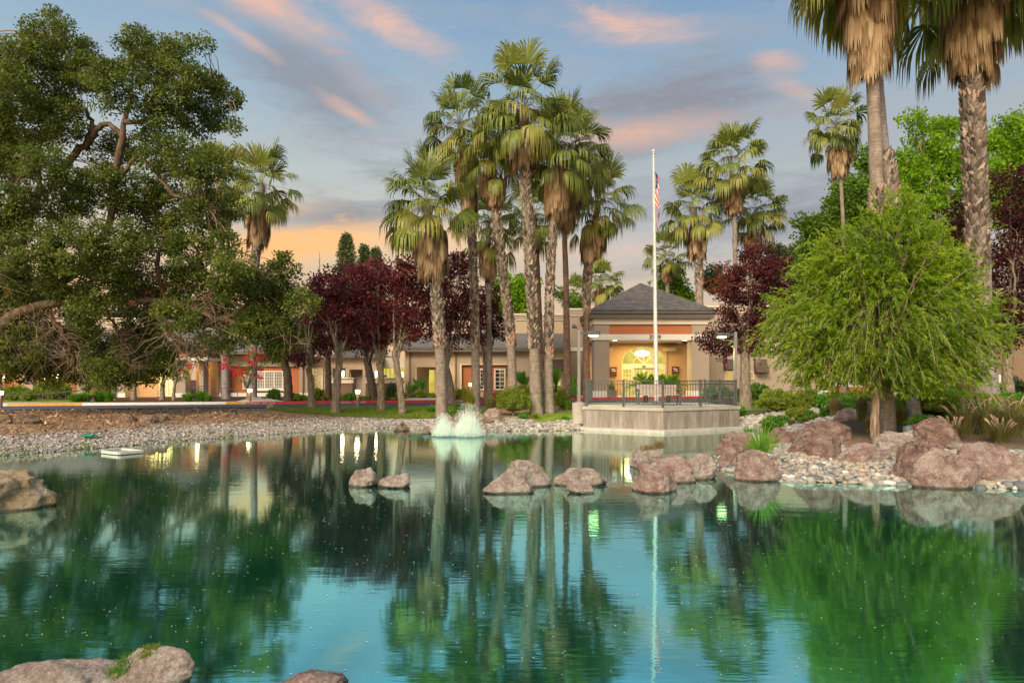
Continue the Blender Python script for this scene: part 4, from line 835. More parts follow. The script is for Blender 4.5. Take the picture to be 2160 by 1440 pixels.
def seg(a, b, nsub, first=True):
    for k in range(nsub):
        p, q = a + (b - a) * k / nsub, a + (b - a) * (k + 1) / nsub
        pm = MB(); z0, z1 = DZ + .10, DZ + 1.02; n = max(3, int(np.linalg.norm(q - p) / .135)); d = (q - p) / np.linalg.norm(q - p) * .045; P_, Q_ = p + d, q - d
        for z in (z0, z1 - .14, z1): pm.bar((*P_, z), (*Q_, z), .035, .03)
        for j in range(n):
            f = (j + .5) / n; c = P_ + (Q_ - P_) * f; pm.box(c[0] - .009, c[0] + .009, c[1] - .009, c[1] + .009, z0 + .016, z1 - .016)
        part('fence_panel', pm, M['metal'], rl)
def post(c): part('post', MB().box(c[0] - .04, c[0] + .04, c[1] - .04, c[1] + .04, DZ - .02 + .022, DZ + 1.07), M['metal'], rl)
for (a, b, n) in ((seq[0], seq[1], 2), (seq[1], seq[2], 2), (seq[2], seq[3], 2), (seq[3], seq[4], 2)):
    seg(a, b, n)
    for k in range(n): post(a + (b - a) * k / n)
post(seq[4])
# bench with slatted back, seen from behind the railing
bx, by = X(1388, 29.0), 29.0
bn = thing('park_bench', (bx, by, DZ), 'weathered slatted bench with dark frame on the concrete platform', 'bench')
w = 1.7; mb = MB()
for k in range(5): mb.box(bx - w / 2, bx + w / 2, by + .20 + .012 * k, by + .225 + .012 * k, DZ + .42 + k * .088, DZ + .49 + k * .088)
for k in range(12): a = bx - w / 2 + .06 + k * (w - .12) / 11; mb.box(a - .02, a + .02, by + .27, by + .29, DZ + .42, DZ + .86)
part('backrest', mb, M['woodslat'], bn)
mb = MB()
for k in range(5): mb.box(bx - w / 2, bx + w / 2, by - .28 + k * .095, by - .205 + k * .095, DZ + .40, DZ + .43)
part('seat', mb, M['woodslat'], bn)
for s_ in (-1, 1):
    xx = bx + s_ * (w / 2 + .03); mb = MB(); mb.bar((xx, by - .28, DZ), (xx, by - .26, DZ + .62), .05); mb.bar((xx, by + .22, DZ), (xx, by + .30, DZ + .86), .05); mb.bar((xx, by - .29, DZ + .63), (xx, by + .28, DZ + .65), .06, .04); mb.bar((xx, by - .27, DZ + .38), (xx, by + .24, DZ + .38), .04)
    part('side_frame', mb, M['metal'], bn)
# green bistro chair at the right end of the platform
cx_, cy_ = X(1503, 29.6), 29.6
ct = thing('patio_chair', (cx_, cy_, DZ), 'small green metal chair at the right end of the platform', 'chair')
gm = noisemat('green_metal', [(.3, (.04, .10, .07)), (.7, (.07, .16, .11))], 4, .5, 0); mb = MB()
mb.box(cx_ - .22, cx_ + .22, cy_ - .2, cy_ + .2, DZ + .44, DZ + .465); part('seat', mb, gm, ct)
for a, b in ((-1, -1), (1, -1), (-1, 1), (1, 1)): part('leg', MB().tube([(cx_ + a * .19, cy_ + b * .17, DZ + .44), (cx_ + a * .24, cy_ + b * .21, DZ)], .012, 6), gm, ct)
mb = MB(); mb.tube([(cx_ + .2, cy_ - .19, DZ + .45), (cx_ + .27, cy_ - .2, DZ + .85), (cx_ + .28, cy_, DZ + .93), (cx_ + .27, cy_ + .2, DZ + .85), (cx_ + .2, cy_ + .19, DZ + .45)], .013, 6)
for k in range(4): mb.bar((cx_ + .245, cy_ - .19, DZ + .55 + k * .09), (cx_ + .245, cy_ + .19, DZ + .55 + k * .09), .015, .05)
part('backrest', mb, noisemat('cream_slats', [(.3, (.6, .56, .42)), (.7, (.7, .66, .5))], 4, .5, 0), ct)
# ---------------------------------------------------------------- flagpole and flag
Df = 30.3; fx, fz = X(1385, Df), DZ; ftop = Z(324, Df)
fp = thing('flagpole', (fx, Df, fz), 'tall tapering white flagpole with ball finial in front of the entrance', 'flagpole')
fx2 = X(1378.5, Df)
part('pole', MB().tube([(fx + (fx2 - fx) * t, Df, fz + (ftop - fz) * t) for t in np.linspace(0, 1, 12)], np.linspace(.098, .038, 12), 16), M['polewhite'], fp)
b_ = MB(); V_, F_ = ico(2); b_.add(V_ * .075 + np.array([fx2, Df, ftop + .12]), F_, 0, None, True); b_.tube([(fx2, Df, ftop), (fx2, Df, ftop + .08)], [.07, .04], 10); part('finial', b_, M['polewhite'], fp)
part('base_collar', MB().tube([(fx, Df, fz + .002), (fx, Df, fz + .06), (fx, Df, fz + .12)], [.2, .19, .13], 16), M['metalgrey'], fp)
part('halyard', MB().tube([(fx2 - .07, Df - .05, ftop - .05), ((fx + fx2) / 2 - .10, Df - .08, (ftop + fz) / 2), (fx - .13, Df - .08, fz + 1.3)], .006, 5), M['polewhite'], fp)
zf = Z(362, Df); nu, nv = 60, 26; U, Vv = np.meshgrid(np.linspace(0, 1, nu), np.linspace(0, 1, nv), indexing='ij')
# cloth hangs from its hoist: each row falls almost straight down in folds
hz_ = zf - Vv * 1.35; drop = U * 1.75 * (1 - .12 * Vv); xo = .06 + .20 * np.minimum(U * 4, 1) * (1 - .45 * U) * (1 - .25 * Vv) + .045 * np.sin(U * 9 + Vv * 5)
yo = .16 * np.sin(Vv * 15 + U * 3) * (.25 + U * .75) - .05
FXp = fx2 + (zf - hz_ + drop) / (ftop - fz) * (fx - fx2) + xo
Pf = np.stack([FXp, Df + yo, hz_ - drop], -1).reshape(-1, 3); i = (np.arange(nu - 1)[:, None] * nv + np.arange(nv - 1)[None]); Fq = np.stack([i, i + nv, i + nv + 1, i + 1], -1)
st = (np.arange(nv - 1) // 2)[None, :].repeat(nu - 1, 0); can = (np.arange(nu - 1)[:, None] < nu * .10) & (np.arange(nv - 1)[None] < 14)
mi = np.where(can, 2, np.where(st % 2 == 0, 0, 1)); mb = MB()
for k in range(3):
    if (mi == k).any(): mb.add(Pf, Fq[mi == k], k, None, True)
solo('flag', mb, [M['flagred'], M['flagwhite'], M['flagblue']], (fx2, Df, zf), 'limp red and white striped flag hanging beside the white pole', 'flag')
# ---------------------------------------------------------------- street lamps
def street_lamp(px, pt, pbm, D, dirx, label, flood):
    x = X(px, D); z1 = Z(pt, D); z0 = Z(pbm, D); s = thing('street_lamp', (x, D, z0), label, 'street lamp', 'street lamps beside the platform')
    part('pole', MB().box(x - .06, x + .06, D - .06, D + .06, z0 + .05, z1), M['metalgrey'], s)
    part('base_plate', MB().box(x - .14, x + .14, D - .14, D + .14, z0, z0 + .05), M['metalgrey'], s)
    xa = x + dirx * .06; xb = x + dirx * .30; part('arm', MB().box(min(xa, xb), max(xa, xb), D - .04, D + .04, z1 - .18, z1 - .08), M['metal'], s)
    xa, xb = x + dirx * .30, x + dirx * .86; h = part('lamp_head', MB().box(min(xa, xb), max(xa, xb), D - .18, D + .18, z1 - .21, z1 - .04), M['metal'], s)
    xm = (xa + xb) / 2; part('lens', MB().add(*(lambda v, f: (v * np.array([.22, .15, .06]) + np.array([xm + dirx * .02, D, z1 - .22]), f))(*ico(2)), 0, None, True), M['lens'], h)
    lamp('SPOT', (xm, D, z1 - .34), 260, (.86, 1.0, .45), s, .12, 125)
    if flood:
        mb = MB(); mb.bar((x, D, z1), (x - .1, D, z1 + .08), .03); mb.tube([(x - .08, D, z1 + .1), (x - .26, D, z1 + .17)], [.05, .10], 8); part('floodlight', mb, M['metal'], s)
    return s
cb = thing('lamp_footing', (X(1221, 27.9), 27.9, .3), 'round concrete footing under the left street lamp', 'footing')
xq = X(1221, 27.9); part('concrete_drum', MB().tube([(xq, 27.9, .2), (xq, 27.9, Z(849, 27.9))], .27, 20, smooth=False), M['concrete'], cb)
street_lamp(1221, 696, 849, 27.9, 1, 'grey street lamp with spotlight on its pole top left of the railing', True)
street_lamp(1551, 700, 851, 30.4, -1, 'dark street lamp in front of the plum tree right of the railing', False)
# ---------------------------------------------------------------- bollard lights
def bollard(px, pt, pbm, label, D=None):
    if D is None: x, D, g = ground_at(px, pbm)
    else: x = X(px, D); g = g1(x, D)
    z1 = Z(pt, D); s = thing('bollard_light', (x, D, g), label, 'bollard light', 'lit bollard lights along the drive')
    part('post', MB().tube([(x, D, g - .05), (x, D, z1 - .24)], .085, 14), M['bronze'], s)
    part('lamp_glass', MB().tube([(x, D, z1 - .239), (x, D, z1 - .15), (x, D, z1 - .06)], [.095, .12, .12], 14), M['lampwhite'], s)
    part('cap', MB().tube([(x, D, z1 - .059), (x, D, z1 - .02), (x, D, z1)], [.13, .125, .04], 14), M['bronze'], s)
    lamp('POINT', (x, D - .22, z1 - .1), 14, (1, .72, .42), s, .1)
bollard(527, 818, 851, 'lit bollard lamp beside the entry path left of the red kerb')
bollard(754.5, 820, 858, 'lit bollard lamp on the lawn between two plum trunks')
bollard(993, 806, None, 'lit bollard lamp among yellow shrubs between the palm trunks', 42.5)
bollard(1, 822, 862, 'lit bollard lamp at the left edge of the picture')
bollard(1898, 804, None, 'lit bollard lamp glimpsed under the willow branches', 46.5)
# ---------------------------------------------------------------- handrails
def handrail(pts, D0, label, posts):
    P_ = [W(px, py, D0 + dd) for px, py, dd in pts]; s = thing('handrail', tuple(P_[0] - np.array([0, 0, .9])), label, 'handrail', 'thin handrails on the ramps')
    part('top_rail', MB().tube(P_, .022, 6), M['metal'], s)
    for k in posts:
        a = np.interp(k, range(len(P_)), [p[0] for p in P_]); b = np.interp(k, range(len(P_)), [p[1] for p in P_]); c = np.interp(k, range(len(P_)), [p[2] for p in P_])
        part('post', MB().tube([(a, b, g1(a, b) - .02), (a, b, c)], .018, 6), M['metal'], s)
handrail([(9, 834, 0), (90, 830, .6), (170, 823, 1.2), (248, 814, 1.8)], 37.0, 'long thin handrail on the ramp nearest the drive at left', (0, .5, 1, 1.6, 2.2, 3))
handrail([(90, 833, 1.5), (175, 823, 2.4), (235, 815, 3.2)], 37.5, 'thin handrail behind the long one at the foot of the ramp', (0, 1, 2))
handrail([(397, 815, 2), (438, 822, .8), (461, 829, 0)], 39.0, 'thin handrail beside the strap-leaf plants right of the french doors', (0, 1, 2))
handrail([(419, 814, 3), (467, 818, 2), (501, 822, 1)], 40.0, 'thin handrail in front of the crape myrtle', (0, 1, 2))
# ---------------------------------------------------------------- patio umbrella
Du = 49.3; ux = X(793, Du)
um = thing('patio_umbrella', (ux, Du, .7), 'blue patio umbrella open above the low wall', 'umbrella'); mb = MB(); zt, ze = Z(783, Du), Z(792.5, Du); rr = .82
ring = [(ux + rr * math.cos(a), Du + rr * math.sin(a), ze) for a in np.linspace(0, 2 * math.pi, 8, endpoint=False)]
mb.add(ring + [(ux, Du, zt)], [(i, (i + 1) % 8, 8) for i in range(8)]); mb.add(ring + [(x, y, z - .09) for x, y, z in ring], [(i + 8, (i + 1) % 8 + 8, (i + 1) % 8, i) for i in range(8)]); part('canopy', mb, M['blue'], um)
part('pole', MB().tube([(ux, Du, .7), (ux, Du, zt - .02)], .03, 8), M['polewhite'], um)
# ---------------------------------------------------------------- utility boxes, floating frame, scrap
ub = thing('utility_cabinet', (X(1731, 33), 33, .7), 'pale blue-white utility cabinet standing among shrubs', 'utility box'); D = 33
part('cabinet', MB().box(X(1720, D), X(1744, D), D, D + .5, .45, Z(826, D)), M['boxwhite'], ub); part('lid', MB().box(X(1719, D), X(1745, D), D - .02, D + .52, Z(826, D), Z(824, D)), M['boxwhite'], ub)
D = 17.3; jb = thing('electrical_box', (X(1925, D), D, .6), 'blue-grey electrical boxes mounted behind the grey boulder', 'electrical box')
for (a, b, t, bt, dd) in ((1911, 1921, 899, 919, 0), (1921, 1932, 897, 922, .03), (1926, 1938, 905, 925, -.14)): part('box', MB().box(X(a, D), X(b, D), D + dd, D + dd + .13, Z(bt, D), Z(t, D)), M['boxgrey'], jb)
part('post', MB().box(X(1917, D), X(1921, D), D + .14, D + .2, .3, Z(905, D)), M['boxgrey'], jb)
fr_ = thing('floating_frame', (X(260, 18.6), 18.6, 0), 'flat grey-white plastic frame floating near the left shore', 'float')
A = [(X(214, 18.4), 18.45), (X(252, 18.0), 18.0), (X(305, 18.6), 18.5), (X(266, 19.3), 19.05)]; mb = MB()
for k in range(4): a, b = A[k], A[(k + 1) % 4]; mb.bar((*a, .05 + .002 * k), (*b, .05 + .002 * k), .07, .07)
for k in range(1, 3): a = np.array(A[0]) + (np.array(A[1]) - np.array(A[0])) * k / 3; b = np.array(A[3]) + (np.array(A[2]) - np.array(A[3])) * k / 3; mb.bar((*a, .045), (*b, .045), .04, .03)
part('pipes', mb, M['pvc'], fr_)
part('mesh_top', prism(offs(A, -.1), .03, .045), noisemat('grey_mesh', [(.3, (.28, .28, .26)), (.7, (.42, .42, .39))], 30, .9, .3), fr_)
x, y, z = ground_at(187, 924); V_, F_ = ico(2); Vn = V_ * np.array([.20, .14, .045]) * (1 + .35 * np.sin(V_[:, :1] * 7 + V_[:, 1:2] * 5)); 
solo('plastic_scrap', MB().add(Vn + np.array([x, y, z + .07]), F_), M['greenscrap'], (x, y, z), 'crumpled green plastic scrap lying on the gravel shore', 'litter')
# ---------------------------------------------------------------- fountain: two bushy jets and foam
def jet(px, py, D, H, Wd, label, seed):
    r = np.random.default_rng(seed); x = X(px, D); s = thing('fountain_jet', (x, D, 0), label, 'fountain', 'fountain jets'); n = 1500; mb = MB()
    th = r.uniform(0, 6.283, n); v = r.uniform(0, 1, n) ** .6; hh = H * (1 - .80 * v ** 2.2) * r.uniform(.60, 1.06, n); rad = Wd * (.10 + .95 * v) * r.uniform(.6, 1.2, n); T = np.linspace(0, 1, 9)
    t = T[None, :]; v = np.sqrt(r.uniform(0, 1, n)) * .98; hh = H * (1 - v ** 1.5) ** .85 * r.uniform(.35, 1.08, n) + .03; R_ = Wd * v[:, None] * (.72 + .34 * t); Zp = hh[:, None] * t
    c, s_ = np.cos(th)[:, None], np.sin(th)[:, None]; P = np.stack([x + R_ * c, D + R_ * s_ * .8, np.maximum(Zp, .0) + .01], -1)
    wd = r.uniform(.008, .020, n)[:, None, None] * (1.1 - t[..., None]); S = np.stack([np.ones(n), r.uniform(-.6, .6, n), np.zeros(n)], -1)[:, None, :]
    a, b = P - S * wd, P + S * wd; Q = np.stack([a[:, :-1], b[:, :-1], b[:, 1:], a[:, 1:]], 2).reshape(-1, 4, 3); mb.quads(Q, 0, None); part('water_spray', mb, M['spray'], s)
    k = 2600; th = r.uniform(0, 6.283, k); q = r.uniform(0, 1, k); rr = Wd * (q ** .5) * 1.1; zz = H * 1.05 * (1 - q ** 1.9) * r.uniform(0, 1, k) ** .8; C = np.stack([x + rr * np.cos(th), D + rr * np.sin(th) * .8, zz + .01], -1)
    sz = r.uniform(.008, .022, k); dd = np.zeros((k, 3)); dd[:, 2] = 1; dd[:, 0] = r.normal(0, .3, k); mb = MB().quads(leafq(C, dd, rdir(k, r), sz * 3.5, sz)); part('droplets', mb, M['spray'], s)
fdx = 23.8
jet(988, 921, fdx, 1.12, .55, 'taller right jet of white-green water spraying from the pond', 3)
jet(936, 920, fdx + .1, .76, .38, 'shorter left jet of white-green water spraying from the pond', 4)
o = solo('fountain_foam', MB().add([(X(985, fdx) + a, fdx - .05 + b, .012) for a, b in ((-3.4, -1.45), (3.4, -1.45), (3.4, 1.45), (-3.4, 1.45))], [(0, 1, 2, 3)]), M['foam'], (X(985, fdx), fdx - .05, .012), 'turquoise foam spreading on the water around the fountain', 'foam')
tag(o, kind='stuff')
# ================================================================ rocks
def rock(px, base, w, h, mat, label, D=None, seed=0, dep=.8, name='boulder', group='pond boulders', lean=0, sub=5, flat=0, rise=0, inwater=True, cuts=9, sharp=1.0):
    "px = centre, base = lowest visible row, w,h in photo pixels; real size follows from the distance"
    if D is None:
        if inwater: D = CH * F / (base - HZ); x, z = X(px, D), 0.0
        else: x, D, z = ground_at(px, base)
    else: x = X(px, D); z = g1(x, D)
    k = D / F; rx = w * k / 2; ry = rx * dep; D += ry * .72; H = max(Z(base - h, D) - z, h * k * .35); 
    r = np.random.default_rng(seed + 100); B, Bf = ico(sub); V = B.copy()
    for c in range(cuts):
        nrm = r.normal(size=3); nrm[2] = abs(nrm[2]) * .7; nrm /= np.linalg.norm(nrm); dlim = r.uniform(.62, .88); pr = V @ nrm; ov = np.maximum(pr - dlim, 0); V = V - ov[:, None] * nrm * .85 * sharp
    off = r.uniform(-50, 50, 3); dis = np.array([mnoise.fractal(Vector(v * 1.3 + off), 1.0, 2.1, 5) * .20 + abs(mnoise.noise(Vector(v * 3.1 + off))) * -.10 + mnoise.fractal(Vector(v * 6 + off), .9, 2, 4) * .045 for v in B])
    V = V * (1 + dis[:, None]); V[:, 0] += lean * V[:, 2]
    mx = V.max(0); mn = V.min(0); V[:, 0] = (V[:, 0] - (mx[0] + mn[0]) / 2) / (mx[0] - mn[0]) * 2; V[:, 1] = (V[:, 1] - (mx[1] + mn[1]) / 2) / (mx[1] - mn[1]) * 2
    zt = V[:, 2].max(); zl = -.35; V[:, 2] = (V[:, 2] - zl) / (zt - zl)
    V = V * np.array([rx, ry, H]); keep = V + np.array([x, D, z - .0])
    return solo(name, MB().add(keep, Bf, 0, None, True), M[mat], (x, D, z), label, 'rock', group)
rock(762, 1027, 66, 43, 'rock_pale', 'pointed pale pink boulder, left one of the pair in mid-pond', seed=1, lean=.1)
rock(829, 1029, 72, 32, 'rock_pale', 'low domed pale pink boulder, right one of the pair in mid-pond', seed=2, lean=.2)
rock(1108, 1027, 114, 60, 'rock_pale', 'large rounded pale pink boulder at the back of the mid-pond cluster', seed=3)
rock(1072, 1041, 114, 38, 'rock_pale', 'low pale boulder in front of the big rounded one in mid-pond', seed=24, dep=.5)
rock(1227, 1025, 120, 40, 'rock_pale', 'long flat-topped pale boulder at the right of the mid-pond cluster', seed=5, dep=.5)
rock(1228, 1041, 64, 28, 'rock_pale', 'small wedge-shaped pale boulder in front of the long flat one', seed=6, lean=-.3)
rock(1374, 988, 84, 40, 'rock_pale', 'grey-pink boulder carrying a tuft of dry grass', seed=7)
rock(1462, 1011, 118, 56, 'rock_pale', 'grey lichen-covered boulder behind the pink one in the right group', seed=8, lean=.2)
rock(1424, 1018, 96, 58, 'rock_red', 'pink boulder with a yellow lichen spot sloping left', seed=9, lean=-.1)
rock(1388, 1040, 98, 66, 'rock_red', 'pink wedge-shaped boulder at the front of the right pond group', seed=10, lean=-.1)
rock(-30, 1080, 200, 92, 'rock_cream', 'cream boulder cut by the left edge of the picture', seed=11, dep=.7)
rock(84, 1480, 330, 96, 'rock_pale', 'broad grey-pink foreground boulder in the bottom left corner', seed=12, dep=.55)
rock(300, 1462, 196, 100, 'rock_pale', 'craggy foreground boulder topped with green moss tufts', seed=13, dep=.5, lean=.1)
rock(650, 1478, 176, 58, 'rock_red', 'reddish foreground boulder just showing at the bottom edge', seed=14)
G = 'red boulders on the right bank'
rock(1605, 1015, 96, 68, 'rock_red', 'blocky purple-red boulder in front of the small fan palm', seed=15, group=G, dep=.7)
rock(1546, 990, 52, 48, 'rock_red', 'rounded mauve boulder left of the small fan palm', D=15.2, seed=16, group=G)
rock(1556, 965, 84, 56, 'rock_deep', 'low mauve boulder behind the small fan palm', D=17.0, seed=17, group=G)
rock(1650, 945, 60, 46, 'rock_deep', 'dark red pointed boulder behind the fan palm to its right', D=18.6, seed=18, group=G)
rock(1672, 944, 76, 36, 'rock_deep', 'low dark red boulder right of the pointed one by the inlet', D=17.9, seed=19, group=G, lean=.3)
rock(1712, 958, 88, 58, 'rock_deep', 'sloping dark red boulder at the left of the willow', inwater=False, seed=20, group=G, lean=.3)
rock(1760, 948, 110, 64, 'rock_deep', 'tall brown-red boulder behind the orange-red one left of the willow', D=17.8, seed=21, group=G)
rock(1744, 968, 78, 62, 'rock_deep', 'bright orange-red angular boulder left of the willow', inwater=False, seed=22, group=G)
rock(1836, 978, 128, 46, 'rock_red', 'long rounded pink boulder lying on the pebbles below the willow', inwater=False, seed=23, group=G, dep=.5)
rock(1896, 960, 96, 54, 'rock_pale', 'grey boulder in front of the electrical boxes', inwater=False, seed=4, group=G, lean=.2)
rock(1998, 950, 112, 70, 'rock_deep', 'dark triangular boulder with rusty face behind the others', D=16.4, seed=25, group=G, sharp=1.1)
rock(1954, 1019, 126, 92, 'rock_deep', 'red boulder with grey crest left of the biggest one', inwater=False, seed=26, group=G, lean=.35)
rock(2018, 1033, 164, 92, 'rock_red', 'biggest pink-red boulder at the right water edge', D=12.5, seed=27, group=G, dep=.6)
rock(2118, 1028, 190, 98, 'rock_red', 'grey-pink boulder cut by the right edge of the picture', D=13.0, seed=28, group=G, dep=.7, lean=-.1)
rock(2040, 960, 70, 28, 'rock_pale', 'small grey boulder peeking between the two largest', D=15.4, seed=29, group=G)
rock(1800, 885, 60, 26, 'rock_red', 'low mauve rock half hidden in the garden shrubs', D=22, seed=30, group=G)
G = 'rocks on the far bank'
rock(836, 912, 54, 24, 'rock_brown', 'flat tan rock at the water edge left of the fountain', D=26.2, seed=31, group=G)
rock(900, 917, 40, 18, 'rock_deep', 'dark purple rock beside the left fountain jet', D=24.9, seed=32, group=G)
rock(866, 921, 26, 10, 'rock_brown', 'small dark rock low in the water left of the jets', D=23.9, seed=33, group=G)
rock(968, 893, 60, 24, 'rock_brown', 'broad tan rock on the bank behind the jets', D=28.0, seed=34, group=G)
rock(1037, 884, 40, 24, 'rock_red', 'round pink rock under the clipped shrub by the palms', D=28.6, seed=35, group=G)
rock(1058, 893, 22, 11, 'rock_brown', 'small pink rock right of the round one by the palms', D=27.8, seed=36, group=G)
rock(1022, 893, 40, 10, 'rock_brown', 'flat tan rock in front of the round pink one', D=27.3, seed=37, group=G)
rock(40, 893, 62, 22, 'rock_brown', 'large brown rock half buried in leaf litter at far left', inwater=False, seed=38, group=G)
rock(4, 894, 34, 20, 'rock_brown', 'brown rock cut by the left edge in the leaf litter', inwater=False, seed=39, group=G)
rock(266, 889, 34, 16, 'rock_brown', 'tan rock in the leaf litter, left of the trio', inwater=False, seed=40, group=G)
rock(305, 891, 44, 17, 'rock_deep', 'dark red rock in the leaf litter, middle of the trio', inwater=False, seed=41, group=G)
rock(338, 887, 30, 16, 'rock_brown', 'tan rock in the leaf litter, right of the trio', inwater=False, seed=42, group=G)
rock(569, 861, 16, 9, 'rock_cream', 'small pale stone on the lawn near the red kerb', inwater=False, seed=43, group=G, sub=3)
rock(498, 898, 14, 9, 'rock_cream', 'small cream stone on the leaf litter near the gravel', inwater=False, seed=44, group=G, sub=3)
# ================================================================ palms
def fronds(mb, O_, az_, el_, pet, bl, spread, b0, b1, tone, r, nl=22, sag=.25, wid=1.0, mi=0, pmi=1):
    "fan leaves; every argument may be an array over fronds"
    n = len(O_); f = lambda v: np.broadcast_to(np.asarray(v, float), (n,))
    az_, el_, pet, bl, spread, b0, b1, sag = map(f, (az_, el_, pet, bl, spread, b0, b1, sag))
    d0 = np.stack([np.cos(az_) * np.cos(el_), np.sin(az_) * np.cos(el_), np.sin(el_)], -1)
    ts = np.linspace(0, 1, 5); pp = O_[:, None] + d0[:, None] * (pet[:, None] * ts)[..., None]; pp[..., 2] -= (sag * pet)[:, None] * ts ** 2
    hub = pp[:, -1]; d = pp[:, -1] - pp[:, -2]; d /= np.linalg.norm(d, axis=1, keepdims=True)
    s = np.cross(d, [0, 0, 1.]); s /= np.linalg.norm(s, axis=1, keepdims=True) + 1e-9
    roll = r.normal(0, .35, n)[:, None]; nn = np.cross(s, d); s = s * np.cos(roll) + nn * np.sin(roll); nn = np.cross(s, d)
    # petiole ribbon (thin, two faced)
    w = .012; S = s[:, None] * w; a, b = pp - S, pp + S; mb.quads(np.stack([a[:, :-1], b[:, :-1], b[:, 1:], a[:, 1:]], 2).reshape(-1, 4, 3), pmi, np.repeat(np.broadcast_to(tone, (n,)), 4) * .8)
    ph = np.linspace(-1, 1, nl)[None] * spread[:, None] + r.normal(0, .025, (n, nl)); L = bl[:, None] * (1 - .28 * np.abs(np.linspace(-1, 1, nl))[None] ** 1.5) * r.uniform(.88, 1.08, (n, nl))
    dr = np.cos(ph)[..., None] * d[:, None] + np.sin(ph)[..., None] * s[:, None] - .22 * (1 - np.cos(ph))[..., None] * nn[:, None]
    dr += r.normal(0, .04, dr.shape)
    sd_ = -np.sin(ph)[..., None] * d[:, None] + np.cos(ph)[..., None] * s[:, None]
    nt_ = 7; t = np.linspace(0, 1, nt_); P = np.zeros((n, nl, nt_, 3)); P[:, :, 0] = hub[:, None]
    for k in range(1, nt_):
        tm = (t[k] + t[k - 1]) / 2; bb = np.clip((tm - b0) / np.maximum(b1 - b0, .01), 0, 1)[:, None, None]; bb = bb * bb * (3 - 2 * bb) * .93
        dd = dr * (1 - bb) + np.array([0, 0, -1.]) * bb; dd /= np.linalg.norm(dd, axis=-1, keepdims=True) + 1e-9; P[:, :, k] = P[:, :, k - 1] + dd * L[..., None] * (t[k] - t[k - 1])
    dphi = 2 * spread / (nl - 1); wj = bl * np.sin(np.minimum(dphi, .5)) * .55 * .5 * wid
    prof = np.interp(t, [0, .15, .5, .8, 1], [.10, .35, 1.0, .42, .06])[None, None, :, None]
    Wv = sd_[:, :, None] * prof * wj[:, None, None, None]; A_, B_ = P - Wv, P + Wv
    Q = np.stack([A_[:, :, :-1], B_[:, :, :-1], B_[:, :, 1:], A_[:, :, 1:]], 3).reshape(-1, 4, 3)
    tn = np.clip(np.broadcast_to(tone, (n,))[:, None] + r.normal(0, .07, (n, nl)), 0, 1); tn = np.repeat(tn.ravel(), nt_ - 1)
    tip = np.tile(np.linspace(0, .12, nt_ - 1), n * nl); mb.quads(Q, mi, np.clip(tn + tip, 0, 1))
def spline(P, n):
    P = np.asarray(P, float); Q = np.vstack([2 * P[0] - P[1], P, 2 * P[-1] - P[-2]]); o = []; m = len(P) - 1; per = max(2, n // m)
    for i in range(m):
        a, b, c, d = Q[i:i + 4]; 
        for t in np.linspace(0, 1, per, endpoint=False): o.append(.5 * ((2 * b) + (c - a) * t + (2 * a - 5 * b + 4 * c - d) * t * t + (3 * b - 3 * c + d - a) * t ** 3))
    o.append(P[-1]); return np.array(o)
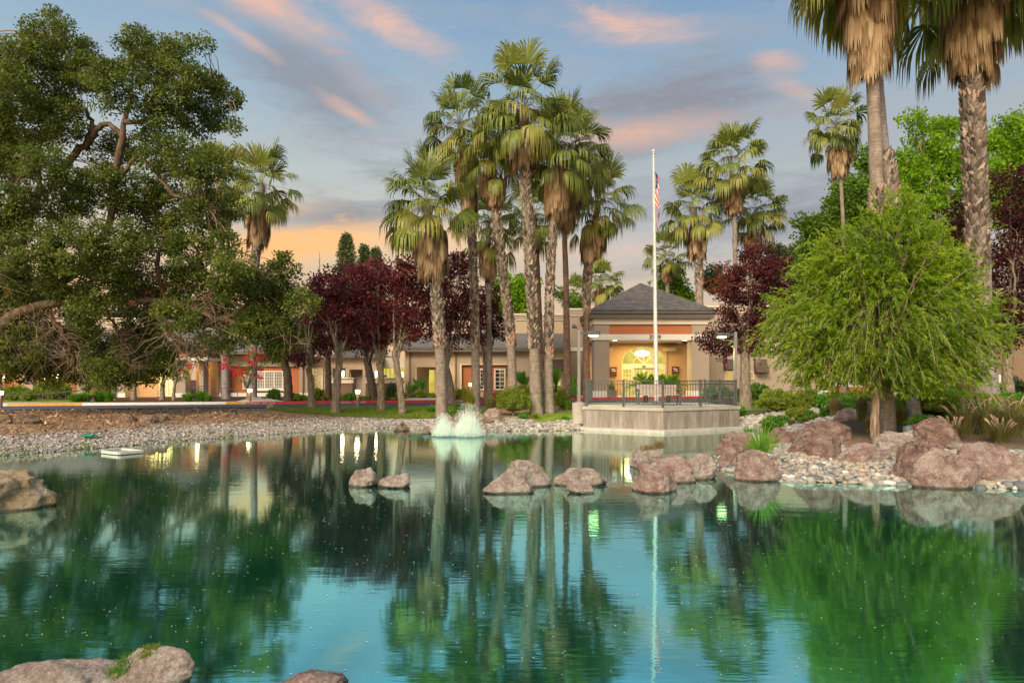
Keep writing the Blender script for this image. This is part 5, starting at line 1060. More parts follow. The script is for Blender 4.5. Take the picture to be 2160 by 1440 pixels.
def palm(base, path, crown, reach, skirt, boots, label, D=None, mat='ptrunk', seed=0, nf=44, group='tall fan palms', dens=1.0, rf=.66, tone=.45, nl=22, sk_n=70, boot_n=9):
    px, py = base; r = np.random.default_rng(seed + 500)
    if D is None: x, D, g = ground_at(px, py)
    else: x = X(px, D); g = g1(x, D)
    k = D / F; s = thing('fan_palm', (x, D, g), label, 'palm tree', group)
    pts = [(x, D, g - .15, path[0][2] * 1.25 if len(path[0]) > 2 else 10)]
    pts = [np.array([x, D, g - .1, path[0][2] * k * 1.18])] + [np.array([X(a, D), D, Z(b, D), c * k]) for a, b, c in path]
    cpt = W(crown[0], crown[1], D); pts.append(np.array([*cpt, path[-1][2] * k * .8]))
    sp = spline([p[:3] for p in pts], 40); zs = [p[2] for p in pts]; rad = np.interp(sp[:, 2], zs, [p[3] for p in pts]); rad = np.maximum(rad * rf, .03)
    # rough cylinder with slight rings
    m = MB(); fine = spline(sp[::2], 90); rf = np.interp(fine[:, 2], sp[:, 2], rad) * (1 + .025 * np.sin(fine[:, 2] * 38) + r.normal(0, .012, len(fine))); m.tube(fine, rf, 16, 0, None); 
    if boots:
        zt, zb = Z(boots[0], D), Z(boots[1], D); row = .115; hs = np.arange(zb, zt, row); nb = boot_n; Qs = []; tn = []
        for j, h in enumerate(hs):
            c = np.array([np.interp(h, sp[:, 2], sp[:, 0]), np.interp(h, sp[:, 2], sp[:, 1]), h]); rr = np.interp(h, sp[:, 2], rad) * .92
            for q in range(nb):
                th = (q + .5 * (j % 2)) / nb * 6.283 + r.normal(0, .09); u = np.array([math.cos(th), math.sin(th), 0]); v = np.array([-math.sin(th), math.cos(th), 0]); 
                wb = rr * 3.0 / nb * r.uniform(.8, 1.25); lu = r.uniform(.13, .24); o_ = rr * r.uniform(.16, .42) + .03; base_ = c + u * rr; sw = v * r.normal(0, .04)
                a, b = base_ - v * wb, base_ + v * wb; tip1 = base_ + u * o_ + np.array([0, 0, lu]) - v * wb * .35 + sw; tip2 = base_ + u * o_ + np.array([0, 0, lu * r.uniform(.7, 1.1)]) + v * wb * .35 + sw; kx = base_ + u * (o_ * .55) + np.array([0, 0, -.02])
                Qs += [[a, kx, tip1, a + u * .01 + np.array([0, 0, .1])], [kx, b, tip2, tip1], [b, b + np.array([0, 0, .1]), tip2, tip2]]
                t_ = r.beta(2, 2) if r.random() > (.05 + .3 * (h < zb + .5)) else 1.0; tn += [t_, t_ * .9, t_]
        m.quads(np.array(Qs)[:, [0, 1, 2, 3]], 1, np.array(tn)) if Qs else None
    part('trunk', m, [M[mat], M['boot']], s)
    # crown of live fans
    Rr = reach * k; q = np.arange(nf); azs_ = q * 2.39996 + r.uniform(0, 6); e = 1.45 - 2.2 * np.linspace(0, 1, nf) ** .85 + r.normal(0, .13, nf)
    O_ = np.repeat(cpt[None], nf, 0) + np.stack([np.cos(azs_) * .08, np.sin(azs_) * .08, np.linspace(.35, -.35, nf) * Rr * .35], -1)
    pet = Rr * .64 * r.uniform(.55, 1.25, nf); bl = Rr * .60 * r.uniform(.75, 1.15, nf); m = MB()
    tones = np.clip(r.normal(tone, .2, nf) + np.linspace(.10, -.02, nf), .05, .9); old = (q > nf * .62) & (r.random(nf) < .42); tones[old] = r.uniform(.92, 1.0, old.sum())
    fronds(m, O_, azs_, e, pet, bl, r.uniform(1.25, 1.75, nf), np.clip(.36 + e * .16, .12, .62) * r.uniform(.75, 1.2, nf), np.clip(.80 + e * .22, .55, 1.12), tones, r, int(nl * 1.3), sag=np.where(e > .8, .05, .22), wid=1.0, pmi=0)
    part('crown', m, [M['frond']], s)
    # seed stalks among the fans
    m = MB()
    for _ in range(26):
        a = r.uniform(0, 6.28); l = Rr * r.uniform(.4, 1.0); t = np.linspace(0, 1, 6)[:, None]; P = cpt + np.array([math.cos(a), math.sin(a), 0]) * t * l * .75 + np.array([0, 0, 1.]) * (t * l * .5 - t ** 2 * l * 1.05); m.tube(P, np.linspace(.014, .004, 6), 4, 0, r.uniform(.3, .8), cap=False)
    if skirt:
        zt, zb, hw = Z(min(skirt[0], crown[1] + 45), D), Z(skirt[1], D), skirt[2] * k; n = int(sk_n * 2.0); fl = max(.35, min(1.0, (zt - zb) * .5)); h = r.uniform(0, 1, n) ** .9; a = r.uniform(0, 6.283, n)
        zc = zt - .15 - (zt - zb - fl * .75) * h; cx0 = np.interp(zc, sp[:, 2], sp[:, 0]); bul = hw * (.82 - .42 * h) ; tr = np.interp(zc, sp[:, 2], rad)
        O2 = np.stack([cx0 + np.cos(a) * tr, D + np.sin(a) * tr, zc + .25], -1); 
        fronds(m, O2, a, np.full(n, -.45), np.maximum(bul - tr * .6, .1) * r.uniform(.5, 1.1, n), np.full(n, fl) * r.uniform(.5, 1.35, n), r.uniform(.8, 1.4, n), -.15, .42, np.clip(r.normal(.5, .27, n), .03, 1), r, 13, sag=.5, wid=.8)
    part('dead_frond_skirt', m, [M['straw'], M['straw']], s); return s
G1 = 'tall fan palms behind the fountain'
palm((931, 879), [(931, 870, 19), (929, 760, 17), (919, 600, 16), (908, 500, 15)], (898, 425), 104, (505, 580, 44), (560, 735), 'tall fan palm left of the group with a broad straw skirt behind the fountain', seed=1, group=G1)
palm((1004, 862), [(1004, 850, 15), (1002, 700, 12), (998, 560, 11), (988, 400, 10)], (970, 262), 88, (350, 460, 24), (440, 735), 'slim leaning fan palm second from left in the central group', seed=2, group=G1, tone=.33)
palm((1082, 866), [(1082, 850, 16), (1076, 700, 13), (1058, 560, 13), (1045, 430, 12)], (1036, 315), 82, (355, 425, 32), (410, 730), 'curving fan palm left of the tallest one, trunk arching left', seed=3, group=G1, tone=.38)
palm((1131, 874), [(1131, 860, 20), (1127, 740, 16), (1116, 500, 16), (1106, 350, 15)], (1104, 228), 108, (262, 350, 44), (345, 735), 'tallest fan palm with thick shaggy trunk in the centre of the group', seed=4, nf=50, group=G1, tone=.40)
palm((1158, 872), [(1158, 855, 17), (1157, 740, 13), (1162, 560, 12), (1168, 460, 10)], (1178, 308), 96, (340, 452, 32), (480, 755), 'fan palm just right of the tallest one with long hanging skirt', seed=5, group=G1, tone=.40)
palm((1197, 850), [(1197, 840, 13), (1194, 600, 9), (1192, 470, 8)], (1210, 325), 92, (365, 475, 34), None, 'smooth thin-trunked fan palm with a huge double skirt right of the centre', D=34, seed=6, group=G1, mat='ptrunk_dark')
palm((1237, 850), [(1237, 840, 12), (1237, 700, 10), (1241, 560, 12)], (1262, 428), 88, (478, 545, 32), (545, 660), 'rightmost fan palm of the group beside the pavilion roof', D=35, seed=7, group=G1, mat='ptrunk_dark', tone=.5)
palm((1034, 842), [(1034, 835, 9), (1032, 700, 8), (1030, 560, 9)], (1030, 470), 74, (500, 585, 24), (560, 620), 'shorter fan palm half hidden behind the two left trunks', D=39, seed=8, group=G1, tone=.62)
palm((1143, 842), [(1142, 830, 8), (1140, 700, 7), (1134, 560, 7)], (1128, 455), 70, (470, 520, 20), None, 'background fan palm hidden behind the tallest trunk', D=41, seed=9, group=G1, mat='ptrunk_dark', tone=.6)
G2 = 'fan palms beyond the buildings'
palm((1268, 830), [(1266, 700, 6), (1266, 640, 6)], (1268, 592), 46, (600, 645, 20), None, 'small distant fan palm left of the pavilion roof peak', D=66, seed=10, group=G2, nl=14, nf=34, sk_n=40)
palm((1212, 830), [(1213, 700, 5), (1214, 650, 5)], (1214, 618), 32, (625, 650, 12), None, 'tiny distant fan palm peeking between trunks left of the pavilion', D=74, seed=11, group=G2, nl=12, nf=30, sk_n=24)
palm((1476, 830), [(1476, 700, 12), (1475, 600, 12), (1473, 545, 11)], (1462, 440), 72, (455, 545, 34), (545, 600), 'broad fan palm right of the flagpole behind the pavilion roof', D=60, seed=12, group=G2, tone=.45, nl=18)
palm((1552, 830), [(1552, 700, 7), (1551, 560, 7), (1549, 440, 7)], (1540, 338), 74, (365, 450, 30), None, 'tallest distant fan palm standing between two lower ones', D=58, seed=13, group=G2, tone=.48, nl=18)
palm((1590, 830), [(1588, 700, 9), (1587, 560, 9)], (1592, 440), 66, (470, 545, 28), (530, 580), 'distant fan palm above the plum tree right of the tallest one', D=61, seed=14, group=G2, tone=.42, nl=18)
palm((1408, 830), [(1408, 700, 6), (1408, 600, 6)], (1408, 540), 50, (545, 590, 17), None, 'low distant fan palm directly right of the flagpole', D=68, seed=15, group=G2, nl=14, nf=34, sk_n=40)
palm((1783, 840), [(1783, 700, 8), (1781, 540, 6), (1773, 370, 5.5)], (1764, 262), 68, (300, 365, 28), None, 'slender smooth fan palm rising alone left of the big right palms', D=46, seed=16, group=G2, nl=18)
G3 = 'fan palms behind the oak'
palm((534, 838), [(534, 830, 12), (537, 600, 10), (541, 520, 12)], (553, 392), 80, (425, 515, 34), (515, 610), 'fan palm with a full straw skirt right of the oak crown', D=43, seed=17, group=G3, mat='ptrunk_grey', tone=.55)
palm((476, 838), [(476, 830, 13), (474, 700, 10), (466, 500, 10)], (460, 375), 72, (420, 500, 28), (640, 760), 'fan palm mostly hidden behind the oak crown', D=44, seed=18, group=G3, mat='ptrunk_grey', tone=.5)
G4 = 'big fan palms at right'
palm((1872, 908), [(1872, 880, 16), (1866, 780, 15), (1861, 600, 18), (1856, 480, 19), (1850, 412, 14), (1842, 200, 13), (1832, 20, 12)], (1826, -150), 195, (-110, 150, 62), (400, 720), 'big fan palm with smooth upper trunk and brown skirt cut by the top edge', D=19.0, seed=19, group=G4, mat='ptrunk', sk_n=230, boot_n=11, rf=.98)
palm((1930, 906), [(1930, 880, 15), (1921, 800, 10), (1906, 660, 13), (1889, 500, 14), (1874, 350, 12), (1867, 315, 9), (1856, 190, 8), (1847, 20, 7)], (1842, -120), 150, None, (325, 760), 'leaning fan palm crossing just right of the smooth trunked one', D=20.2, seed=20, group=G4, mat='ptrunk_grey', rf=1.0)
palm((2074, 850), [(2074, 840, 17), (2068, 760, 14), (2065, 712, 14), (2060, 640, 18), (2062, 500, 19), (2057, 400, 19), (2049, 200, 18), (2046, 80, 17)], (2052, -110), 215, (-70, 150, 66), (125, 690), 'big fan palm with shaggy diamond-patterned trunk near the right edge', D=21.5, seed=21, group=G4, mat='ptrunk_grey', sk_n=200, boot_n=12, tone=.3, rf=1.0)
palm((2098, 846), [(2097, 830, 12), (2089, 750, 7), (2082, 600, 9), (2072, 300, 9), (2070, 100, 8)], (2092, -70), 190, (-60, 190, 50), None, 'fan palm standing close behind the shaggy one near the right edge', D=24.5, seed=22, group=G4, mat='ptrunk_grey', tone=.2, sk_n=60, rf=1.0)
# ================================================================ broadleaf trees
def clumps(mb, C, cr, nleaf, L, Wd, r, up=.35, droop=.0, tone=(.45, .18), jit=.12, mi=0, flat=.7):
    n = len(C); k = nleaf; off = r.normal(size=(n, k, 3)); off /= np.linalg.norm(off, axis=-1, keepdims=True); off *= (r.uniform(0, 1, (n, k, 1)) ** .45); off *= np.asarray(cr).reshape(-1, 1, 1); off[..., 2] *= flat
    P = (C[:, None] + off).reshape(-1, 3); m = len(P); D_ = off.reshape(-1, 3) / (np.linalg.norm(off.reshape(-1, 3), axis=1, keepdims=True) + 1e-6) * .6 + rdir(m, r); D_[:, 2] -= droop
    N_ = rdir(m, r) * .8; N_[:, 2] += up; ln = L * r.uniform(.65, 1.25, m); tn = np.repeat(np.clip(r.normal(tone[0], tone[1], n), .05, .9), k) + r.normal(0, jit, m)
    mb.quads(leafq(P, D_, N_, ln, Wd * ln / L), mi, np.clip(tn, 0, 1))
def limb(mb, P, r0, r1, r, n=8, wob=.0, mi=0, per=18):
    Q = spline(P, per); q = len(Q); t = np.linspace(0, 1, q); Q[1:-1] += r.normal(0, wob, (q - 2, 3)); mb.tube(Q, r0 + (r1 - r0) * t ** .8, n, mi, None); return Q
def blob_points(blobs, D, r, density, depth=1.0, rmin=.45):
    C = []; 
    for b in blobs:
        px, py, rx, ry = (*b, b[2])[:4] if len(b) == 3 else b[:4]; dd = b[4] if len(b) > 4 else 0
        Dd = D + dd; c = W(px, py, Dd); a, h = rx * Dd / F, ry * Dd / F; dp = a * depth; n = max(4, int(density * a * h * 3.14))
        u = rdir(n, r) * (r.uniform(rmin ** 3, 1, n) ** (1 / 3))[:, None]; C.append(c + u * np.array([a, dp, h]))
    return np.concatenate(C)
def tree(name, base, trunk, blobs, label, cat, leaf, bark, D=None, seed=0, group=None, density=9, cr=.38, nleaf=36, L=.13, Wd=.07, tone=(.45, .17), limbs=None, twigs=True, droop=0, depth=1.0, up=.35, trunk_r=None, flat=.7, wob=.02, twn=1.0, accents=None):
    px, py = base; r = np.random.default_rng(seed + 900)
    if D is None: x, D, g = ground_at(px, py)
    else: x = X(px, D); g = g1(x, D)
    s = thing(name, (x, D, g), label, cat, group); m = MB(); k = D / F; sk = []
    P0 = [np.array([x, D, g - .1])] + [W(a, b, D) for a, b, c in trunk]; rr = [trunk[0][2] * 1.3 * k] + [c * k for a, b, c in trunk]
    sp = spline(P0, 24); rad = np.interp(np.linspace(0, 1, len(sp)), np.linspace(0, 1, len(rr)), rr); sp[1:-1] += r.normal(0, .012, (len(sp) - 2, 3)); m.tube(sp, rad, 10); sk.append(sp); fork = P0[-1]; fr = rr[-1]
    C = blob_points(blobs, D, r, density, depth)
    for lb in (limbs or []):
        Pl = [W(a, b, D + d) for a, b, c, d in lb]; ra = [c * k * .66 for a, b, c, d in lb]; q = spline(Pl, 22); q[1:-1] += r.normal(0, wob, (len(q) - 2, 3)); m.tube(q, np.interp(np.linspace(0, 1, len(q)), np.linspace(0, 1, len(ra)), ra), 8); sk.append(q)
    if not limbs:
        for b in blobs:
            Dd = D + (b[4] if len(b) > 4 else 0); c = W(b[0], b[1], Dd); src = sp[int(len(sp) * r.uniform(.72, 1)) - 1]; mid = (src + c) / 2 + np.array([0, r.normal(0, .3), .25 * np.linalg.norm(c - src) * r.uniform(.1, .5)])
            q = limb(m, [src, mid, c], fr * .6, .012, r, 6, wob); sk.append(q)
            for _ in range(3): 
                e = c + rdir(1, r)[0] * np.array([b[2], b[2], b[2]]) * Dd / F * .8; j = q[int(len(q) * r.uniform(.4, .8))]; sk.append(limb(m, [j, (j + e) / 2 + rdir(1, r)[0] * .12, e], fr * .2, .008, r, 5, wob, per=8))
    part('trunk', m, M[bark], s)
    A = np.concatenate(sk)
    if twigs:
        m = MB(); sel = C[r.random(len(C)) < .55 * twn]
        for c in sel:
            d = np.linalg.norm(A - c, axis=1); j = A[np.argmin(d + r.uniform(0, .3, len(d)))]; e = c - j; l = np.linalg.norm(e)
            if l < .1 or l > 4: continue
            t = np.linspace(0, 1, 6)[:, None]; P = j + e * t + rdir(1, r)[0] * .14 * l * np.sin(t * 3.14) + r.normal(0, .02, (6, 3)); m.tube(P, np.linspace(.006 + .008 * l, .004, 6), 4, 0, r.random(), cap=False)
    else: m = MB()
    clumps(m, C, r.uniform(.7, 1.2, len(C)) * cr, nleaf, L, Wd, r, up, droop, tone, flat=flat, mi=1); mats = [M['twig'], M[leaf]]
    if accents:
        for (a, b, rad_, n_, mt) in accents: clumps(m, W(a, b, D) + r.normal(0, rad_ * k, (n_, 3)), np.full(n_, .10), 22, .07, .05, r, mi=len(mats)); mats.append(M[mt])
    part('crown', m, mats, s); return s, A
# ---------------------------------------------------------------- the great oak at left
OB = [(100,70,48),(45,110,42),(150,115,50),(12,190,60),(100,185,60),(185,150,45),(282,100,40),(312,135,45),(245,185,55),(378,115,40),(425,92,20),(365,170,52),(440,185,38),(482,212,26),(500,268,16),(330,240,45),(410,250,44),(465,255,26),(60,262,62),(125,255,48),(20,335,55),(90,350,50),(250,330,48),(335,325,50),(400,330,48),(448,365,42),(205,395,52),(130,430,55),(30,430,55),(285,420,55),(360,430,52),(432,445,46),(485,440,24),(60,520,60),(150,520,60),(245,515,60),(330,505,50),(405,535,52),(470,515,32),(40,600,48),(130,600,42),(220,590,52),(310,590,52),(400,600,52),(480,590,44),(562,580,40),(602,560,28),(545,640,42),(600,635,40),(640,640,28),(455,655,42),(375,660,40),(560,690,42),(622,700,32),(585,735,28),(505,705,26),
      (35,735,52),(115,740,55),(60,775,28),(200,725,48),(262,760,52),(200,780,36),(330,735,45),(312,785,26),(425,725,26),(112,790,28),(70,700,45),(160,700,45),(20,775,34),(160,770,36),(235,790,34),(290,720,40),(350,770,28),(90,765,34),(300,680,40),(180,655,40),(520,600,38),(575,640,38),(500,560,34),(530,690,34),(470,720,26),(-30,300,70),(-40,450,70),(-40,150,60),(-30,700,60)]
OB = [(b[0], b[1], b[2] * 1.08, b[2] * 1.0, random.uniform(-2.2, 2.2) if b[1] < 700 else random.uniform(0, 2.5)) for b in OB]
OL = [[(-120,800,38,0),(-60,730,30,0),(0,692,20,0),(50,655,17,0),(130,640,13,.2),(250,628,11,.3),(370,640,10,.4),(450,665,8,.3),(520,690,6,.2),(600,700,4,0),(652,722,2,0)],
 [(-120,760,34,0),(-60,660,26,.3),(0,600,20,.4),(35,540,17,.6),(62,470,13,.8),(85,400,9,1),(75,330,6,1),(100,250,5,.8),(120,150,4,.5),(100,70,2,.5)],
 [(-80,640,20,-.5),(0,540,13,-.8),(12,460,9,-1),(25,380,7,-1),(10,250,4,-1),(40,120,2,-1)],
 [(60,610,13,.5),(130,600,13,.4),(190,540,12,.2),(235,470,11,0),(240,380,10,0),(255,320,12,0),(262,265,8,0),(275,215,6,.2),(280,160,4,.2),(285,100,2,.2)],
 [(110,390,8,.6),(150,335,11,.4),(185,300,12,.2),(210,268,9,0),(232,262,8,0),(256,288,9,0)],
 [(183,300,9,.2),(192,270,7,.3),(186,238,6,.3),(150,190,4,.5),(150,120,2,.8)],[(262,258,9,0),(312,254,6,-.2),(352,235,6,-.3),(378,203,6,-.4),(420,186,5,-.5),(460,170,3,-.5),(480,210,2,-.5)],
 [(378,203,5,-.4),(368,150,4,-.2),(385,110,2,0),(425,85,1.2,0)],[(240,400,7,0),(290,330,6,-.5),(330,370,5,-.6),(362,405,6,-.7),(400,420,4,-.8),(440,440,2,-.8)],
 [(100,650,6,.3),(140,715,6,.4),(148,745,5,.5),(165,780,3,.5)],[(92,660,6,.3),(88,720,5,.4),(70,745,4,.4)],[(205,632,6,.4),(250,695,5,.6),(266,745,5,.7),(280,775,3,.8)],[(320,635,8,.3),(352,700,7,0),(392,732,7,-.1),(406,752,4,-.1),(440,735,3,-.2)],
 [(470,675,6,.3),(520,645,5,.2),(535,600,4,.2),(555,580,3,.2),(600,560,1.5,.2)],[(15,665,5,.2),(12,700,4,.2),(8,745,3,.2)],[(352,640,7,.2),(330,560,7,.4),(345,500,6,.4),(330,440,5,.4),(340,330,3,.4)],[(250,628,7,.2),(255,560,5,.6),(300,500,4,.6)],[(450,662,6,.2),(440,590,5,.4),(410,520,4,.5)]]
oak, OA = tree('oak_tree', (-150, 884), [(-150, 860, 46), (-135, 820, 40)], OB, 'huge spreading oak with twisted limbs overhanging the left bank', 'tree', 'oak', 'oakbark', D=26, seed=1, density=18, cr=.34, nleaf=78, L=.10, Wd=.072, tone=(.42, .18), limbs=OL, depth=.8, wob=.035, twn=.9,
     accents=[(453,172,14,26,'plum_rust'),(455,185,10,14,'plum_rust'),(402,365,10,12,'plum_rust'),(320,560,60,18,'plum_rust'),(430,640,50,20,'plum_rust'),(80,590,60,14,'plum_rust')])
# grey dead twigs hanging from the long lower limb
r = np.random.default_rng(5); m = MB(); low = OA[(OA[:, 2] < Z(560, 26)) & (OA[:, 2] > Z(760, 26))]
for _ in range(1500):
    j = low[r.integers(len(low))] + r.normal(0, .25, 3) * np.array([1, 1, .6]); l = r.uniform(.3, 1.15); t = np.linspace(0, 1, 6)[:, None]; d = rdir(1, r)[0]; d[2] = d[2] * .5 - .25
    m.tube(j + d * t * l + np.array([0, 0, -1.]) * t ** 2 * l * r.uniform(0, .5) + rdir(1, r)[0] * .08 * np.sin(t * 5), np.linspace(.011, .004, 6), 4, 0, r.random(), cap=False)
part('dead_twigs', m, M['twig'], oak)
# ---------------------------------------------------------------- purple-leaf plums
PL = dict(cat='tree', leaf='plum', bark='bark', density=12, cr=.38, nleaf=52, L=.13, Wd=.09, tone=(.45, .2), depth=.9)
G5 = 'purple-leaf plum trees along the drive'
def plum(base, trunk, blobs, label, **k):
    a = dict(PL); a.update(k); a.setdefault('group', G5); return tree('plum_tree', base, trunk, blobs, label, **a)
plum((708, 872), [(708, 850, 9), (714, 780, 8), (716, 755, 7)], [(690,640,42),(735,610,45),(715,680,40),(760,660,40),(690,595,30),(725,575,26)], 'purple plum tree nearest the water, forked pale trunk on the lawn', seed=2)
plum((804, 866), [(804, 850, 9), (803, 790, 7), (800, 768, 7)], [(780,640,45),(830,620,40),(800,690,42),(840,680,35),(760,590,34),(800,580,36)], 'purple plum tree on the lawn with bright crimson lower leaves', seed=3, tone=(.62, .2))
plum((848, 874), [(848, 855, 8), (840, 790, 7), (832, 740, 6)], [(850,630,40),(880,660,42),(830,580,38),(870,580,34),(860,700,30),(900,610,34)], 'slender purple plum leaning left beside the first tall palm', seed=4)
plum((657, 862), [(657, 845, 8), (655, 800, 7), (650, 775, 6)], [(650,740,34),(672,700,36),(640,690,30),(676,640,34),(668,600,26)], 'reddish thin plum tree at the left end of the lawn', seed=5, tone=(.4, .2), density=9)
plum((608, 838), [(608, 825, 9), (606, 790, 9), (600, 765, 7)], [(590,735,34),(625,730,30),(600,700,30),(630,690,26)], 'dark plum tree in front of the wide white window', D=41.5, seed=6, tone=(.3, .15), bark='barkdark')
plum((693, 836), [(693, 820, 7), (692, 760, 6)], [(690,715,36),(720,700,36),(670,670,30),(700,650,36)], 'dark-stemmed plum tree in front of the patio window', D=42.5, seed=7, tone=(.32, .15), bark='barkdark')
plum((786, 836), [(786, 825, 9), (778, 780, 8), (772, 755, 7)], [(760,710,38),(800,710,38),(740,660,40),(790,650,40),(822,690,32)], 'dark plum tree with leaning trunk in front of the blue umbrella', D=42, seed=8, tone=(.32, .15), bark='barkdark')
plum((952, 852), [(952, 835, 9), (944, 790, 8), (936, 760, 7)], [(930,640,45),(960,590,42),(985,650,40),(950,700,40),(905,690,32),(975,555,30),(925,585,32)], 'broad dark plum tree behind the first tall palm', D=37.5, seed=9, tone=(.33, .17))
plum((1028, 830), [(1028, 820, 8), (1024, 790, 7), (1030, 760, 6)], [(1030,660,36),(1010,700,32),(1050,690,26),(1000,640,34),(1040,620,24)], 'slim plum tree in front of the terracotta bay windows', D=41.5, seed=10, tone=(.4, .17))
plum((1572, 838), [(1572, 820, 12), (1572, 760, 10), (1568, 720, 9)], [(1580,600,52),(1630,580,42),(1560,660,52),(1620,660,48),(1600,545,36),(1540,700,36),(1500,715,26),(1530,735,24),(1590,720,34),(1650,620,34)], 'purple plum tree right of the pavilion with drooping left bough', D=33.5, seed=11, tone=(.34, .2), accents=[(1545,590,20,90,'plum_rust'),(1530,600,18,60,'plum_rust'),(1560,570,16,40,'plum_rust')])
plum((2128, 838), [(2128, 825, 11), (2124, 780, 10), (2130, 740, 8)], [(2100,480,70),(2150,560,70),(2070,560,50),(2130,400,50),(2150,680,55),(2090,640,55),(2010,520,45),(2170,450,60),(2030,450,36),(2040,610,36),(2190,620,60),(2120,710,34)], 'large purple plum tree at the right edge behind the big palms', D=31, seed=12, tone=(.30, .17), density=10, nleaf=44, group='purple-leaf plum trees along the drive')
# ---------------------------------------------------------------- green background trees
G6 = 'green trees behind the buildings'
BT = dict(cat='tree', density=4.0, cr=.85, nleaf=80, L=.30, Wd=.19, twigs=False, depth=.8)
tree('broadleaf_tree', (1800, 830), [(1800, 780, 9), (1800, 600, 7)], [(1790,420,50),(1745,480,42),(1800,510,60),(1850,380,42),(1830,450,50),(1725,545,38),(1770,560,50),(1840,560,60),(1830,330,24),(1905,470,50),(1900,390,40),(1870,430,44),(1720,500,36),(1700,590,40),(1760,610,50),(1850,600,50),(1700,470,18)], 'dense green tree behind the slender lone palm', leaf='midgreen', bark='bark', D=55, seed=13, group=G6, **BT)
tree('broadleaf_tree', (2000, 830), [(2000, 780, 9), (1995, 600, 7)], [(1948,290,36),(1990,325,40),(1960,370,45),(2010,400,50),(1930,430,45),(1970,470,55),(2030,340,36),(1925,250,20),(2010,280,28),(1940,520,50),(2000,560,50),(1905,340,30),(1985,270,24),(2060,420,46),(2030,480,46),(1900,400,34),(2070,360,36)], 'airy lime-green tree between the big right palms', leaf='lime', bark='bark', D=44, seed=14, group=G6, cat='tree', density=5.5, cr=.60, nleaf=54, L=.24, Wd=.15, twigs=True, depth=.8)
tree('broadleaf_tree', (2150, 830), [(2150, 780, 9), (2145, 600, 7)], [(2100,320,36),(2140,290,34),(2110,375,42),(2160,360,50),(2080,400,36),(2190,300,50),(2150,420,50),(2150,250,18),(2120,270,26),(2085,290,26),(2170,340,46),(2110,440,44)], 'airy lime-green tree at the right edge above the purple one', leaf='lime', bark='bark', D=46, seed=15, group=G6, cat='tree', density=5.5, cr=.60, nleaf=54, L=.24, Wd=.15, twigs=True, depth=.8)
tree('broadleaf_tree', (1080, 830), [(1080, 760, 6), (1080, 690, 5)], [(1062,640,26),(1085,615,26),(1060,600,20),(1110,640,22),(1120,600,14)], 'bright green tree seen between the central palm trunks', leaf='lime', bark='bark', D=66, seed=16, group=G6, **BT)
tree('broadleaf_tree', (1425, 830), [(1425, 760, 6), (1425, 690, 5)], [(1425,610,26),(1450,640,24),(1400,595,14),(1432,585,14)], 'bright green tree just right of the pavilion roof slope', leaf='lime', bark='bark', D=70, seed=17, group=G6, **BT)
tree('broadleaf_tree', (1660, 830), [(1660, 760, 6), (1660, 640, 5)], [(1660,560,34),(1690,545,30),(1640,530,16),(1670,600,36),(1520,600,26),(1500,580,20)], 'grey-green tree behind the plum right of the pavilion', leaf='conifer', bark='bark', D=68, seed=18, group=G6, **BT)
tree('broadleaf_tree', (1205, 830), [(1205, 760, 6), (1205, 690, 5)], [(1205,640,20),(1190,620,14),(1225,650,14)], 'small green tree between the right-hand palm trunks', leaf='midgreen', bark='bark', D=70, seed=19, group=G6, **BT)
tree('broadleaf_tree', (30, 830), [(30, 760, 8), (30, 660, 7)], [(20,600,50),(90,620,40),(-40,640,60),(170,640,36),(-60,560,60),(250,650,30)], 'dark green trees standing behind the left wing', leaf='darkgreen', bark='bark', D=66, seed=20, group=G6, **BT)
tree('broadleaf_tree', (330, 830), [(330, 760, 8), (330, 690, 7)], [(300,640,40),(370,650,36),(430,660,34),(480,680,26)], 'mid green tree behind the roofs beyond the oak', leaf='darkgreen', bark='bark', D=70, seed=21, group=G6, **BT)
G7 = 'small conifers on the skyline'
def conifer(px, top, wid, D, label, seed):
    r = np.random.default_rng(seed); x = X(px, D); g = .7; s = thing('conifer_tree', (x, D, g), label, 'tree', G7); zt = Z(top, D); k = D / F; H = zt - g
    m = MB().tube([(x, D, g - .1), (x, D, zt - .2)], [.22, .03], 8); part('trunk', m, M['bark'], s); n = 420; t = r.uniform(0, 1, n) ** 1.2; rad = wid * 1.5 * k * (t ** .7) * r.uniform(.2, 1, n); a = r.uniform(0, 6.28, n)
    C = np.stack([x + rad * np.cos(a), D + rad * np.sin(a), zt - t * (H - 2) + r.normal(0, .15, n)], -1); m = MB(); clumps(m, C, np.full(n, .5), 40, .30, .12, r, .2, .3); part('crown', m, M['conifer'], s)
conifer(731, 500, 36, 72, 'tall pointed conifer above the purple plums, left of three', 1); conifer(768, 524, 24, 76, 'narrow conifer in the middle of the three', 2); conifer(793, 530, 26, 75, 'conifer at the right of the three by the first palm', 3)
conifer(1098, 585, 20, 76, 'distant conifer behind the tallest palm trunk', 4)
ds = thing('bare_spire_tree', (X(674, 70), 70, .7), 'thin bare treetop poking above the plum tree', 'tree'); m = MB(); m.tube([W(674, 800, 70), W(674, 640, 70), W(674, 532, 70)], [.2, .08, .015], 6)
for k in range(26): z_ = Z(550 + k * 4, 70); a = k * 2.4; l = .12 + k * .05; m.tube([(X(674, 70), 70, z_), (X(674, 70) + l * math.cos(a), 70 + l * math.sin(a), z_ + .25)], [.02, .008], 4)
part('trunk', m, M['barkdark'], ds)
